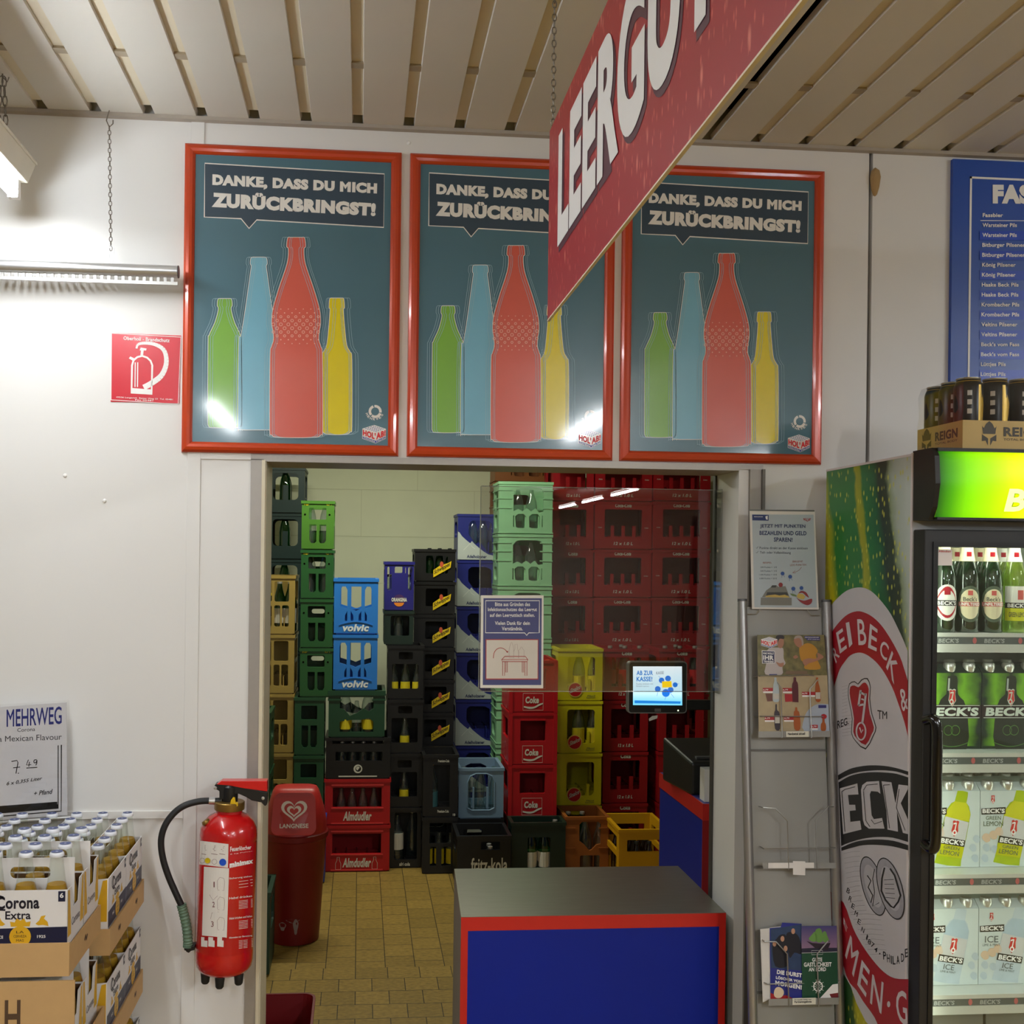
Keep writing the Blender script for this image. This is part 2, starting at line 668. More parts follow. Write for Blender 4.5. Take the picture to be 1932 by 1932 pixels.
for i, (lx, ly, lz, pw) in enumerate(LAMPS):
    lab = ['white tube lamp hanging on a chain at the upper left edge'] + ['white tube lamp further back in the shop, part of a ceiling row'] * 8
    L = thing('tube_lamp', (lx, ly, 3.15), lab[i], 'lamp', 'ceiling tube lamps')
    h = MB()
    y0, y1 = ly - 0.76, ly + 0.76
    h.hexa([(lx - 0.03, y0, lz + 0.035), (lx + 0.03, y0, lz + 0.035), (lx + 0.03, y1, lz + 0.035), (lx - 0.03, y1, lz + 0.035),
            (lx - 0.05, y0, lz + 0.085), (lx + 0.05, y0, lz + 0.085), (lx + 0.05, y1, lz + 0.085), (lx - 0.05, y1, lz + 0.085)])
    h.box(lx - 0.053, lx + 0.053, y0 - 0.004, y1 + 0.004, lz + 0.085, lz + 0.093)
    h.build('housing', LAMPW, L, bevel=0.002)
    MB().tube([(lx, y0 + 0.03, lz), (lx, y1 - 0.03, lz)], 0.014, 12).build('tube', TUBEM if i else TUBEN, L, smooth=True)
    for y in (y0 + 0.02, y1 - 0.02):
        MB().box(lx - 0.014, lx + 0.014, y - 0.012, y + 0.012, lz - 0.014, lz + 0.04).build('socket', M('socket_plastic', (230, 228, 224), 0.4), L, bevel=0.002)
    if i < 6:
        for y in (y0 + 0.25, y1 - 0.12):
            c = MB()
            for s in (-0.012, 0.012):
                chain(c, (lx + s, y, lz + 0.093), (lx + s * 0.3, y, 3.15), 0.022, 0.0055, 0.0016)
            c.tube([(lx, y, 3.19), (lx, y, 3.15), (lx + 0.012, y, 3.138), (lx + 0.016, y, 3.15)], 0.002, 5)
            c.build('chain', CHAINM, L)
L = thing('tube_lamp', (0.1, 2.95, 3.22), 'tube lamp on the store room ceiling behind the doorway', 'lamp')
MB().box(-0.66, 0.86, 2.90, 3.00, 3.13, 3.22).build('housing', LAMPW, L)
MB().tube([(-0.63, 2.95, 3.095), (0.83, 2.95, 3.095)], 0.014, 10).build('tube', M('lit_tube_dim', (255, 246, 200), 0.4, emit=20, var=0), L, smooth=True)

# ------------------------------------------------------------------ hanging aluminium rail on the left
ALU = M('satin_aluminium', (206, 206, 206), 0.32, 0.85, var=0.03, scale=60)
R = thing('hanging_rail', (-1.2, -0.05, 2.71), 'silver aluminium rail with slotted lower strip hung by a chain', 'rail')
prof = []
MB().tube([(-1.9, -0.05, 2.712), (-0.513, -0.05, 2.712)], 0.017, 16).build('tube', ALU, R, smooth=True)
s = MB()
s.box(-1.9, -0.513, -0.052, -0.047, 2.675, 2.684)
x = -1.9
while x < -0.53:
    s.box(x, x + 0.008, -0.052, -0.047, 2.684, 2.697)
    x += 0.019
s.build('slotted_strip', M('slotted_strip_metal', (190, 188, 184), 0.4, 0.6), R)
MB().tube([(-0.513, -0.05, 2.712), (-0.5105, -0.05, 2.712)], 0.0175, 16).build('end_cap', M('rail_end_cap', (90, 90, 92), 0.5), R)
c = MB()
chain(c, (-0.695, -0.05, 2.765), (-0.708, -0.03, 3.115), 0.0125, 0.0042, 0.0011)
c.tube([(-0.708, -0.03, 3.16), (-0.716, -0.03, 3.13), (-0.708, -0.03, 3.112), (-0.698, -0.03, 3.122), (-0.698, -0.03, 3.132)], 0.0017, 5)
c.build('chain', CHAINM, R)
MB().tube([(-0.700, -0.05, 2.745), (-0.700, -0.05, 2.772), (-0.694, -0.05, 2.779), (-0.688, -0.05, 2.772), (-0.688, -0.05, 2.738), (-0.694, -0.05, 2.730), (-0.698, -0.05, 2.736)], 0.0014, 5).build('clip', ALU, R)

# ------------------------------------------------------------------ fire extinguisher sticker on the wall
REDS = M('sign_red', (206, 22, 44), 0.28, coat=0.3)
PWHITE = M('print_white', (240, 238, 234), 0.5, var=0.02)
pl = YP(-0.0015)
S = thing('fire_extinguisher_sign', (-0.606, 0, 2.355), 'square red sticker with white fire extinguisher pictogram', 'sign')
MB().plate([(-0.702, 2.355), (-0.513, 2.355), (-0.511, 2.546), (-0.701, 2.548)], [], lambda u, v, w: Vector((u, -0.0015 + w, v)), 0.0015).build('sticker', REDS, S)
q = lambda x, y: (x * 0.46566, y * 0.46566)
b = MB()
b.stroke([q(*p) for p in [(452, 1350), (733, 1366), (722, 1638), (450, 1620)]], pl, 1.6, 0.0005, True)
body = [(533, 1592), (535, 1480), (541, 1460), (556, 1447), (576, 1442), (596, 1449), (610, 1462), (617, 1480), (614, 1597)]
b.stroke([q(*p) for p in body], pl, 3.6, 0.0005, True)
b.poly([q(*p) for p in [(533, 1572), (614, 1578), (614, 1597), (532, 1592)]], pl, 0.0006)
for x in (548, 558):
    b.stroke([q(x, 1468), q(x - 1, 1568)], pl, 2.0, 0.0005)
b.stroke([q(574, 1442), q(578, 1410)], pl, 5, 0.0005)
b.poly([q(*p) for p in [(522, 1452), (528, 1444), (548, 1454), (542, 1464)]], pl, 0.0006)
hose = smooth_path([(553, 1412), (560, 1395), (590, 1390), (630, 1396), (665, 1420), (674, 1470), (655, 1520), (615, 1552), (582, 1570)], 4)
hw = [5 + 9 * min(1, i / len(hose) * 1.3) for i in range(len(hose))]
for i in range(len(hose) - 1):
    b.stroke([q(*hose[i]), q(*hose[i + 1])], pl, hw[i] * 0.75, 0.0005)
b.poly([q(*p) for p in [(570, 1408), (594, 1412), (592, 1420), (566, 1420)]], pl, 0.0006)
b.qtext('Oberholl - Brandschutz', [q(500, 1362), q(688, 1372), q(687, 1387), q(500, 1377)], pl, 0.0006, 0.02)
b.qtext('49536 Lengerich  Batter Weg 23  Tel. 05481', [q(470, 1606), q(700, 1616), q(700, 1623), q(470, 1613)], pl, 0.0006, 0.01)
b.qtext('Fax 05481', [q(548, 1617), (q(620, 1620)), q(620, 1626), q(548, 1623)], pl, 0.0006, 0.01)
b.build('pictogram', PWHITE, S)

# ------------------------------------------------------------------ the three bottle posters in orange frames
ORANGE = M('orange_snap_frame', (192, 62, 18), 0.28, 0.1, var=0.03, coat=0.4)
TEAL = M('poster_teal', (74, 112, 126), 0.25, coat=0.5, var=0.03, scale=3)
NAVYB = M('poster_speech_dark', (50, 70, 86), 0.25, coat=0.5)
PGREEN = M('poster_green', (122, 176, 62), 0.25, coat=0.5, var=0.03)
PBLUE = M('poster_sky_blue', (118, 178, 200), 0.25, coat=0.5, var=0.03)
PRED = M('poster_coral', (212, 92, 76), 0.25, coat=0.5, var=0.03)
PYEL = M('poster_yellow', (226, 206, 0), 0.25, coat=0.5, var=0.03)
PLINE = M('poster_white', (232, 228, 220), 0.25, coat=0.5, var=0.02)
GHOST = M('poster_ghost_line', (150, 184, 196), 0.25, coat=0.5)
LOGOR = M('logo_red', (214, 24, 30), 0.35)
LOGOB = M('logo_blue', (20, 52, 150), 0.35)
PDOT = M('poster_dots', (244, 190, 170), 0.25, coat=0.5)


def cube_logo(parent, fn, word='logo'):
    """shop emblem: crate in perspective; fn(u, v, lift) with u, v in 0..1"""
    w, r, bl = MB(), MB(), MB()
    top, lt, rt = [(0.5, 1.0), (0.0, 0.78), (0.57, 0.56), (1.0, 0.80)], None, None
    w.plate([(0.0, 0.79), (0.5, 1.0), (1.0, 0.80), (1.0, 0.27), (0.57, 0.0), (0.0, 0.24)], [], lambda u, v, z: fn(u, v, 0.0004), 0)
    A, B, C, D = Vector((0.5, 0.985)), Vector((0.03, 0.79)), Vector((0.57, 0.6)), Vector((0.975, 0.80))
    for i in range(6):
        for k in range(4):
            s, t = (i + 0.6) / 6.2, (k + 0.6) / 4.2
            p = (A * (1 - s) + D * s) * (1 - t) + (B * (1 - s) + C * s) * t
            bl.plate(disc(p.x, p.y, 0.034, 0.018, 10), [], lambda u, v, z: fn(u, v, 0.0008), 0)
    bl.plate([(0.02, 0.37), (0.57, 0.14), (0.57, 0.02), (0.02, 0.26)], [], lambda u, v, z: fn(u, v, 0.0008), 0)
    bl.plate([(0.57, 0.14), (0.98, 0.39), (0.98, 0.28), (0.57, 0.02)], [], lambda u, v, z: fn(u, v, 0.0008), 0)

    def sk(x0, yb0, yt0, x1, yb1, yt1):
        return lambda u, v, z: fn(x0 + (x1 - x0) * u, (yb0 * (1 - u) + yb1 * u) * (1 - v) + (yt0 * (1 - u) + yt1 * u) * v, 0.0012)
    r.text("HOL'", sk(0.02, 0.42, 0.75, 0.565, 0.19, 0.56), 0.05)
    r.text('AB!', sk(0.585, 0.19, 0.56, 0.985, 0.43, 0.76), 0.05)
    w.text('Getr\u00e4nke', sk(0.05, 0.275, 0.345, 0.54, 0.055, 0.13), 0.03)
    w.text('Markt', sk(0.6, 0.06, 0.13, 0.96, 0.285, 0.36), 0.03)
    w.build('logo_ground', PLINE, parent)
    r.build('logo_lettering', LOGOR, parent)
    bl.build('logo_pattern', LOGOB, parent)


def poster(x0, x1, label, cover=None):
    z0, z1 = 2.217, 3.087
    P = thing('framed_poster', (x0, 0, z0), label, 'poster', 'bottle return posters above the doorway')
    fw, fd = 0.031, 0.016
    f = MB()
    # four rounded, mitred rails
    ring = [(0.0, 0.0), (0.002, 0.6), (0.008, 0.92), (0.016, 1.0), (0.024, 0.9), (0.029, 0.6), (fw, 0.35)]
    rows = []
    for a, h in ring:
        rows.append([(x0 + a, z0 + a, h), (x1 - a, z0 + a, h), (x1 - a, z1 - a, h), (x0 + a, z1 - a, h)])
    vs = [(p[0], -fd * p[2], p[1]) for r_ in rows for p in r_]
    fs = []
    for k in range(len(rows) - 1):
        for i in range(4):
            jn = (i + 1) % 4
            fs.append((k * 4 + i, k * 4 + jn, k * 4 + 4 + jn, k * 4 + 4 + i))
    f.add(vs, fs)
    f.build('frame', ORANGE, P)
    yp = -0.006
    PT = MB().box(x0 + 0.02, x1 - 0.02, yp, 0, z0 + 0.02, z1 - 0.02).build('print', TEAL, P)
    # local art: u across 0..1, v up 0..1 measured on the first frame
    W, Hh = x1 - x0, z1 - z0
    c0 = dict(tl=(38, 22), tr=(1305, 95), br=(1283, 1880), bl=(10, 1858))

    def uv(zx, zy):
        """zoomed view of the first poster -> board coordinates"""
        px, py = 340 + zx * 0.32093, 260 + zy * 0.32093
        p = on_y(px, py, -0.006)
        return ((p.x + 0.506) / 0.611 * W + x0, (p.z - 2.217) / 0.87 * Hh + z0)

    def fl(lift):
        return lambda u, v, w: Vector((u, yp - lift, v))

    def art(pts, lift, mb, holes=()):
        mb.plate(pts, holes, fl(lift), 0)

    def line(pts, wd, lift, mb, closed=True):
        mb.stroke(pts, lambda a, c, l: Vector((a, yp - l, c)), wd, lift, closed)
    sp = MB()
    bub = [uv(*p) for p in [(145, 150), (1200, 213), (1196, 527), (450, 483), (405, 533), (358, 476), (142, 466)]]
    art(bub, 0.0004, sp)
    sp.build('speech_panel', NAVYB, PT)
    let = MB()
    line(bub, 0.0032, 0.0006, let)

    def qt(body, quad, bold):
        q4 = [uv(*p) for p in quad]

        def fn(u, v, w):
            a = [q4[3][i] * (1 - u) + q4[2][i] * u for i in (0, 1)]
            c = [q4[0][i] * (1 - u) + q4[1][i] * u for i in (0, 1)]
            return Vector((a[0] * (1 - v) + c[0] * v, yp - 0.0008, a[1] * (1 - v) + c[1] * v))
        let.text(body, fn, bold)
    qt('DANKE, DASS DU MICH', [(190, 214), (1158, 268), (1156, 340), (189, 290)], 0.07)
    qt('ZUR\u00dcCKBRINGST!', [(187, 305), (1152, 372), (1148, 462), (185, 408)], 0.075)
    let.build('lettering', PLINE, PT)

    def bottle(half, cx, zb, name, mat, hs, hx):
        """half outline as (dx, zoom y) from the mouth down"""
        L_ = [(cx - d, y) for d, y in half]
        R_ = [(cx + d, y) for d, y in reversed(half)]
        pts = [uv(*p) for p in smooth_path(L_, 4)] + [uv(*p) for p in smooth_path(R_, 4)]
        m = MB()
        art(pts, hs, m)
        o = m.build(name, mat, PT)
        g = MB()
        for i, dx in enumerate(hx):
            line([uv(cx + dx + s * d, y) for s, seq in ((-1, half), (1, list(reversed(half)))) for d, y in
                  [p for p in smooth_path(seq, 3)]], 0.0011, hs + 0.0002 + 0.00002 * i, g)
        g.build('bottle_outline', GHOST, PT)
        w = MB()
        line(pts, 0.0016, hs + 0.0004, w)
        w.build('bottle_edge', PLINE, PT)
    bottle([(26, 945), (40, 950), (44, 985), (38, 1000), (42, 1030), (60, 1090), (92, 1160), (98, 1210), (100, 1640), (96, 1690), (84, 1703), (20, 1706)],
           262, 0, 'bottle_drawing', PGREEN, 0.0006, (-16, -30, 14, 28))
    bottle([(32, 702), (46, 708), (50, 740), (44, 756), (50, 800), (78, 1000), (104, 1160), (118, 1210), (122, 1680), (112, 1714), (40, 1718)],
           462, 0, 'bottle_drawing', PBLUE, 0.0010, (-24, -12, 12, 24))
    bottle([(34, 586), (50, 590), (56, 640), (46, 656), (54, 740), (104, 890), (138, 1010), (144, 1090), (136, 1140), (134, 1190), (146, 1230), (154, 1290), (156, 1710), (148, 1745), (120, 1760), (40, 1764)],
           682, 0, 'bottle_drawing', PRED, 0.0016, (-30, -16, 16, 26))
    bottle([(26, 942), (42, 948), (46, 1000), (40, 1012), (48, 1120), (60, 1220), (80, 1260), (90, 1310), (90, 1690), (82, 1728), (60, 1742), (20, 1746)],
           920, 0, 'bottle_drawing', PYEL, 0.0008, (-18, -10, 22, 36))
    dm = MB()
    for r_ in range(10):
        y = 1008 + r_ * 22.5
        for k in range(6 if r_ % 2 else 7):
            x = 548 + k * 44 + (22 if r_ % 2 else 0)
            if abs(x - 684) > 140:
                continue
            R0 = 9.5 - abs(r_ - 4.5) * 1.1
            if r_ in (0, 1, 8, 9):
                art([uv(x + R0 * 0.7 * math.cos(a), y + R0 * 0.7 * math.sin(a)) for a in [i * math.pi / 4 for i in range(8)]], 0.0024, dm)
            else:
                line([uv(x + R0 * math.cos(a), y + R0 * math.sin(a)) for a in [i * math.pi / 5 for i in range(10)]], 0.0015, 0.0024, dm)
    dm.build('dot_pattern', PDOT, PT)
    rg = MB()
    for a0, a1 in ((20, 130), (140, 250), (262, 372)):
        arc = [uv(1146 + 31 * math.cos(rad(a)), 1609 + 31 * math.sin(rad(a))) for a in range(a0, a1 + 1, 10)]
        line(arc, 0.0072, 0.0006, rg, False)
    for i, ch in enumerate('MEHRWEG'):
        a = rad(160 - i * 22)
        cx, cy = 1143 + 48 * math.cos(a), 1609 + 46 * math.sin(a)
        e = uv(cx, cy)
        t_ = rad(70 - i * 22)
        rg.text(ch, lambda u, v, w: Vector((e[0] + ((u - .5) * math.cos(t_) + (v - .5) * math.sin(t_)) * 0.0065, yp - 0.0008,
                                            e[1] + ((v - .5) * math.cos(t_) - (u - .5) * math.sin(t_)) * 0.0065)), 0.03)
    rg.build('ring_emblem', PLINE, PT)
    q4 = [uv(*p) for p in [(1070, 1688), (1210, 1690), (1210, 1795), (1070, 1795)]]
    cube_logo(PT, lambda u, v, l: Vector((q4[3][0] + (q4[1][0] - q4[3][0]) * u, yp - 0.0004 - l, q4[3][1] + (q4[1][1] - q4[3][1]) * v)))
    return P


poster(-0.506, 0.105, 'orange framed bottle poster nearest the red fire extinguisher sticker, fully in view')
poster(0.128, 0.728, 'middle orange framed bottle poster, its upper right covered by the hanging red sign')
poster(0.748, 1.356, 'orange framed bottle poster nearest the blue price board')

# ------------------------------------------------------------------ blue price board on the right
PB = thing('price_board', (2.1, 0, 2.44), 'tall blue beer price list board high on the wall', 'sign')
MB().box(1.748, 2.45, -0.014, -0.0005, 2.30, 3.138).build('board', M('board_blue', (24, 74, 168), 0.35, var=0.02, scale=2, coat=0.3), PB)
pl = YP(-0.0155)
q = lambda x, y: (1532 + x * 0.32103, 280 + y * 0.32103)
b = MB()
x1 = on_y(1834, 333, -0.0155)
b.box(x1.x - 0.006, x1.x, -0.0156, -0.0145, 2.34, x1.z)
b.box(x1.x - 0.006, 2.43, -0.0156, -0.0145, x1.z - 0.006, x1.z)
b.qtext('FASSBIER', [q(1062, 212), q(1640, 215), q(1640, 330), q(1062, 325)], pl, 0.0004, 0.07)
rows = ['Fassbier', 'Warsteiner Pils', 'Warsteiner Pils', 'Bitburger Pilsener', 'Bitburger Pilsener', 'K\u00f6nig Pilsener', 'K\u00f6nig Pilsener',
        'Haake Beck Pils', 'Haake Beck Pils', 'Krombacher Pils', 'Krombacher Pils', 'Veltins Pilsener', 'Veltins Pilsener',
        "Beck's vom Fass", "Beck's vom Fass", 'L\u00fcttjes Pils', 'L\u00fcttjes Pils']
wd = [120, 202, 202, 252, 252, 198, 198, 216, 216, 222, 222, 212, 212, 224, 224, 146, 146]
for i, (t_, w_) in enumerate(zip(rows, wd)):
    y = 380 + 58.4 * i
    x = 1003 - 0.7 * i
    hh = 24 + (7 if any(c in t_ for c in 'jg') else 0)
    b.qtext(t_, [q(x, y), q(x + w_, y + 1), q(x + w_, y + hh), q(x, y + hh)], pl, 0.0004, 0.03 if i == 0 else 0.022)
b.qtext('_', [q(990, 422), q(1500, 424), q(1500, 428), q(990, 426)], pl, 0.0004)
b.build('lettering', PWHITE, PB)
b = MB()
for i in range(2, 17, 2):
    y = 368 + 58.4 * i
    b.poly([q(985, y), q(1700, y + 2), q(1700, y + 56), q(985, y + 54)], pl, 0.0001)
b.build('row_stripe', M('board_blue_row', (20, 66, 186), 0.35), PB)

# ------------------------------------------------------------------ red hanging sign
def sign_red():
    m = bpy.data.materials.new('red_sign_with_drops')
    m.use_nodes = True
    nt = m.node_tree
    p = nt.nodes['Principled BSDF']
    tc = nt.nodes.new('ShaderNodeTexCoord')

    def drops(sc_, th, col, prev):
        mp = nt.nodes.new('ShaderNodeMapping')
        mp.inputs['Scale'].default_value = (1, 1.0 * sc_, 0.42 * sc_)
        nt.links.new(tc.outputs['Object'], mp.inputs[0])
        vo = nt.nodes.new('ShaderNodeTexVoronoi')
        vo.inputs['Scale'].default_value = 1
        nt.links.new(mp.outputs[0], vo.inputs['Vector'])
        lt = nt.nodes.new('ShaderNodeMapRange')
        lt.inputs[1].default_value, lt.inputs[2].default_value = th * 0.35, th
        lt.inputs[3].default_value, lt.inputs[4].default_value = 0.75, 0.0
        nt.links.new(vo.outputs['Distance'], lt.inputs[0])
        # only some of the cells carry a drop
        sp = nt.nodes.new('ShaderNodeSeparateColor')
        nt.links.new(vo.outputs['Color'], sp.inputs[0])
        g = nt.nodes.new('ShaderNodeMath')
        g.operation = 'GREATER_THAN'
        g.inputs[1].default_value = 0.35
        nt.links.new(sp.outputs[0], g.inputs[0])
        ml = nt.nodes.new('ShaderNodeMath')
        ml.operation = 'MULTIPLY'
        nt.links.new(lt.outputs[0], ml.inputs[0])
        nt.links.new(g.outputs[0], ml.inputs[1])
        mx = nt.nodes.new('ShaderNodeMix')
        mx.data_type = 'RGBA'
        nt.links.new(ml.outputs[0], mx.inputs[0])
        if prev is None:
            mx.inputs[6].default_value = rgb((166, 36, 44))
        else:
            nt.links.new(prev, mx.inputs[6])
        mx.inputs[7].default_value = rgb(col)
        return mx.outputs[2]
    c = drops(95, 0.34, (222, 112, 98), None)
    c = drops(42, 0.3, (236, 140, 122), c)
    nt.links.new(c, p.inputs['Base Color'])
    p.inputs['Roughness'].default_value = 0.35
    return m


HX, HY0, HY1, HZ0, HZ1 = 0.40, -0.755, -2.45, 2.45, 2.862
HS = thing('hanging_sign', (HX, -1.6, HZ0), 'red ceiling sign reading LEERGUT with water drops', 'sign')
MB().box(HX, HX + 0.004, HY1, HY0, HZ0, HZ1).build('panel', sign_red(), HS)
edge = MB()
edge.box(HX - 0.0008, HX + 0.0048, HY1, HY0, HZ0 - 0.003, HZ0)
edge.build('lower_edge', M('sign_edge_pale', (228, 216, 190), 0.5), HS)
sgn = lambda lift: (lambda u, v, w: Vector((HX - lift, -0.872 - u, 2.572 + v * 0.236)))
shd = MB()
shd.text('LEERGUT', lambda u, v, w: Vector((HX - 0.0006, -0.882 - u * 1.0, 2.558 + v * 0.236)), 0.062)
shd.build('lettering_shadow', M('sign_letter_shadow', (84, 40, 54), 0.4), HS)
lt_ = MB()
lt_.text('LEERGUT', sgn(0.0016), 0.045)
lt_.build('lettering', M('sign_letter_white', (244, 242, 238), 0.4, var=0.01), HS)
for y in (HY0 - 0.03, HY1 + 0.2):
    c = MB()
    chain(c, (HX + 0.002, y, HZ1), (HX + 0.002, y, 3.13), 0.014, 0.0045, 0.0012)
    c.tube([(HX + 0.002, y, 3.19), (HX + 0.002, y, 3.125)], 0.0018, 5)
    c.build('chain', CHAINM, HS)

# ------------------------------------------------------------------ bottle crates in the store room
def N(x0, x1, z0, z1, r=0.03):
    return ('r', x0, x1, z0, z1, r)


def P_(pts):
    return ('p', pts)


def hole(h, w, hh):
    if h[0] == 'r':
        _, x0, x1, z0, z1, r = h
        return rr((x0 - .5) * w, (x1 - .5) * w, z0 * hh, z1 * hh, r)
    return [((x - .5) * w, z * hh) for x, z in h[1]]


BODY = {}


def crate(w, d, h, mat, front, label, cat='crate', group=None, side=None, back=None, grid=(3, 2, 0.34), ribs=(), rim=0.018,
          gridmat=None, posts=()):
    C = thing('bottle_crate', (0, 0, 0), label, cat, group)
    t = 0.016
    b = MB()
    fh = [hole(x, w, h) for x in front]
    outer = [(-w / 2, 0.008), (w / 2, 0.008), (w / 2, h), (-w / 2, h)]
    b.plate(outer, fh, lambda u, v, k: Vector((u, -d / 2 + k, v)), t)
    bh = [hole(x, w, h) for x in (front if back is None else back)]
    b.plate(outer, bh, lambda u, v, k: Vector((-u, d / 2 - k, v)), t)
    side = [N(.2, .8, .5, .84)] if side is None else side
    so = [(-d / 2 + t, 0.008), (d / 2 - t, 0.008), (d / 2 - t, h), (-d / 2 + t, h)]
    sh = [hole(x, d, h) for x in side]
    b.plate(so, sh, lambda u, v, k: Vector((-w / 2 + k, -u, v)), t)
    b.plate(so, sh, lambda u, v, k: Vector((w / 2 - k, u, v)), t)
    b.box(-w / 2 + t, w / 2 - t, -d / 2 + t, d / 2 - t, 0.008, 0.02)
    # stacking foot and lip
    b.box(-w / 2 + .012, w / 2 - .012, -d / 2 + .012, d / 2 - .012, 0.0, 0.008)
    e = 0.005
    for x0, x1, y0, y1 in ((-w / 2 - e, w / 2 + e, -d / 2 - e, -d / 2), (-w / 2 - e, w / 2 + e, d / 2, d / 2 + e),
                           (-w / 2 - e, -w / 2, -d / 2, d / 2), (w / 2, w / 2 + e, -d / 2, d / 2)):
        b.box(x0, x1, y0, y1, h - rim, h)
    for z in ribs:
        for x0, x1, y0, y1 in ((-w / 2 - e, w / 2 + e, -d / 2 - e, -d / 2), (-w / 2 - e, -w / 2, -d / 2, d / 2), (w / 2, w / 2 + e, -d / 2, d / 2)):
            if y1 == -d / 2:
                for xa, xb in ((x0, -w * .27), (w * .27, x1)):
                    b.box(xa, xb, y0, y1, z * h - .004, z * h + .004)
            else:
                b.box(x0, x1, y0, y1, z * h - .004, z * h + .004)
    for x, z0, z1, wd in posts:
        b.box((x - .5) * w - wd / 2, (x - .5) * w + wd / 2, -d / 2 + .001, -d / 2 + .014, z0 * h, z1 * h)
    BODY[C.name] = b.build('body', mat, C)
    g = MB()
    nx, ny, gz = grid
    for i in range(1, nx):
        x = -w / 2 + w * i / nx
        g.box(x - .003, x + .003, -d / 2 + t, d / 2 - t, 0.02, gz * h)
    for i in range(1, ny):
        y = -d / 2 + d * i / ny
        g.box(-w / 2 + t, w / 2 - t, y - .003, y + .003, 0.02, gz * h)
    if g.v:
        g.build('bottle_grid', gridmat or mat, C)
    C['dims'] = (w, d, h)
    return C


def front_fn(C, lift=0.002):
    w, d, h = C['dims']
    return lambda u, v, k: Vector(((u - .5) * w, -d / 2 - lift, v * h))


def ctext(C, items, mat, name='lettering', lift=0.002, also=None):
    m = MB()
    for body, x0, x1, z0, z1, bold, shear in items:
        m.text(body, front_fn(C, lift), bold, shear, (x0, x1, z0, z1))
    if also:
        also(m, front_fn(C, lift))
    return m.build(name, mat, BODY[C.name])


def place(C, x, yf, z):
    w, d, h = C['dims']
    C.location = (x, yf + d / 2, z)
    return C


def fit(pl_, pr, base):
    """x centre, front y and width of a column from its photograph edges and the line where its foot meets the floor"""
    yf = on_z((pl_ + pr) / 2, base, 0).y
    a, b = on_y(pl_, 1250, yf).x, on_y(pr, 1250, yf).x
    return (a + b) / 2, yf, b - a


def zat(px, py, yf):
    return on_y(px, py, yf).z





def plastic(name, c, rough=0.42):
    return M(name, c, rough, var=0.07, scale=9, bump=0.02)


NTH = ['topmost', 'second from the top', 'third from the top', 'fourth from the top', 'fifth from the top', 'sixth from the top',
       'seventh from the top', 'eighth from the top', 'ninth from the top', 'tenth from the top']
CW = M('crate_print_white', (216, 214, 202), 0.5)
CY = M('crate_print_yellow', (206, 190, 20), 0.5)
CR = M('crate_print_red', (196, 20, 28), 0.4)
BLACKP = plastic('crate_black', (17, 17, 18))
BOTTLES = []


def bot_profile(kind):
    if kind == 'long':    # 0.33 longneck
        return [(0.0295, 0), (0.0305, .004), (.0305, .135), (.027, .155), (.016, .185), (.0135, .21), (.0135, .222)], 0.228
    if kind == 'litre':
        return [(0.038, 0), (0.040, .006), (.040, .17), (.036, .2), (.02, .255), (.0145, .285), (.0145, .30)], 0.306
    if kind == 'water':
        return [(0.036, 0), (0.038, .006), (.038, .165), (.034, .195), (.022, .235), (.014, .26), (.014, .275)], 0.285
    return [(0.029, 0), (0.030, .005), (.030, .11), (.026, .14), (.015, .17), (.0125, .195), (.0125, .20)], 0.206   # small


GCLEAR = glass('clear_bottle_glass', (0.80, 0.86, 0.84), 0.09, body=0.05, body_col=(170, 184, 184))
GGREEN = glass('green_bottle_glass', (0.10, 0.30, 0.14), 0.10, body=0.12, body_col=(30, 80, 40))
GBROWN = glass('brown_bottle_glass', (0.20, 0.09, 0.03), 0.10, body=0.15, body_col=(60, 30, 14))
CAPS = {'w': M('cap_silver', (206, 204, 198), 0.3, 0.7), 'y': M('cap_yellow', (212, 180, 40), 0.4), 'b': M('cap_blue', (40, 70, 150), 0.4),
        'k': M('cap_dark', (30, 34, 32), 0.4), 'r': M('cap_red', (190, 20, 24), 0.4)}
_bp = {}


def bottle(kind, gl, loc, label, group, cap=None, lab=None):
    k = (kind, gl.name, cap, lab)
    if k not in _bp:
        B = thing('glass_bottle', (0, 0, 0), label, 'bottle', group)
        pr, H_ = bot_profile(kind)
        MB().lathe(pr, 14).build('glass', gl, B, smooth=True)
        if cap:
            r = pr[-1][0]
            MB().lathe([(r + .001, H_ - .016), (r + .0016, H_ - .012), (r + .001, H_ - .002), (r - .003, H_)], 14).build('cap', CAPS[cap], B, smooth=True)
        if lab:
            z0, z1, lm = lab
            R = pr[1][0] + .0006
            MB().lathe([(R, z0), (R, z1)], 16).build('label', MATS[lm], B, smooth=True)
        _bp[k] = B
    else:
        B = copy_tree(_bp[k])
    B.location = loc
    tag(B, label, 'bottle', group)
    return B


def in_crate(C, kind, gl, cells, label, cap=None, lab=None, zoff=0.021, gcells=None):
    """bottles standing in the compartments (column, row) of a crate"""
    w, d, h = C['dims']
    nx, ny = gcells
    what = label
    for cx, cy in cells:
        rows = sorted({b for a, b in cells})
        mates = sorted(a for a, b in cells if b == cy)
        wd = []
        if len(mates) > 1:
            k = mates.index(cx)
            wd.append({2: ('left', 'right'), 3: ('left', 'middle', 'right')}.get(len(mates), ('first from left', 'second from left', 'third from left', 'fourth from left', 'fifth from left'))[k])
        if len(rows) > 1:
            wd.append(('front', 'second', 'third', 'fourth')[rows.index(cy)] + ' row')
        label = what + (', ' + ' '.join(wd) if wd else '')
        x = C.location.x - w / 2 + w * (cx + .5) / nx
        y = C.location.y - d / 2 + d * (cy + .5) / ny
        bottle(kind, gl, (x, y, C.location.z + zoff), label, 'empty bottles: ' + what, cap, lab)


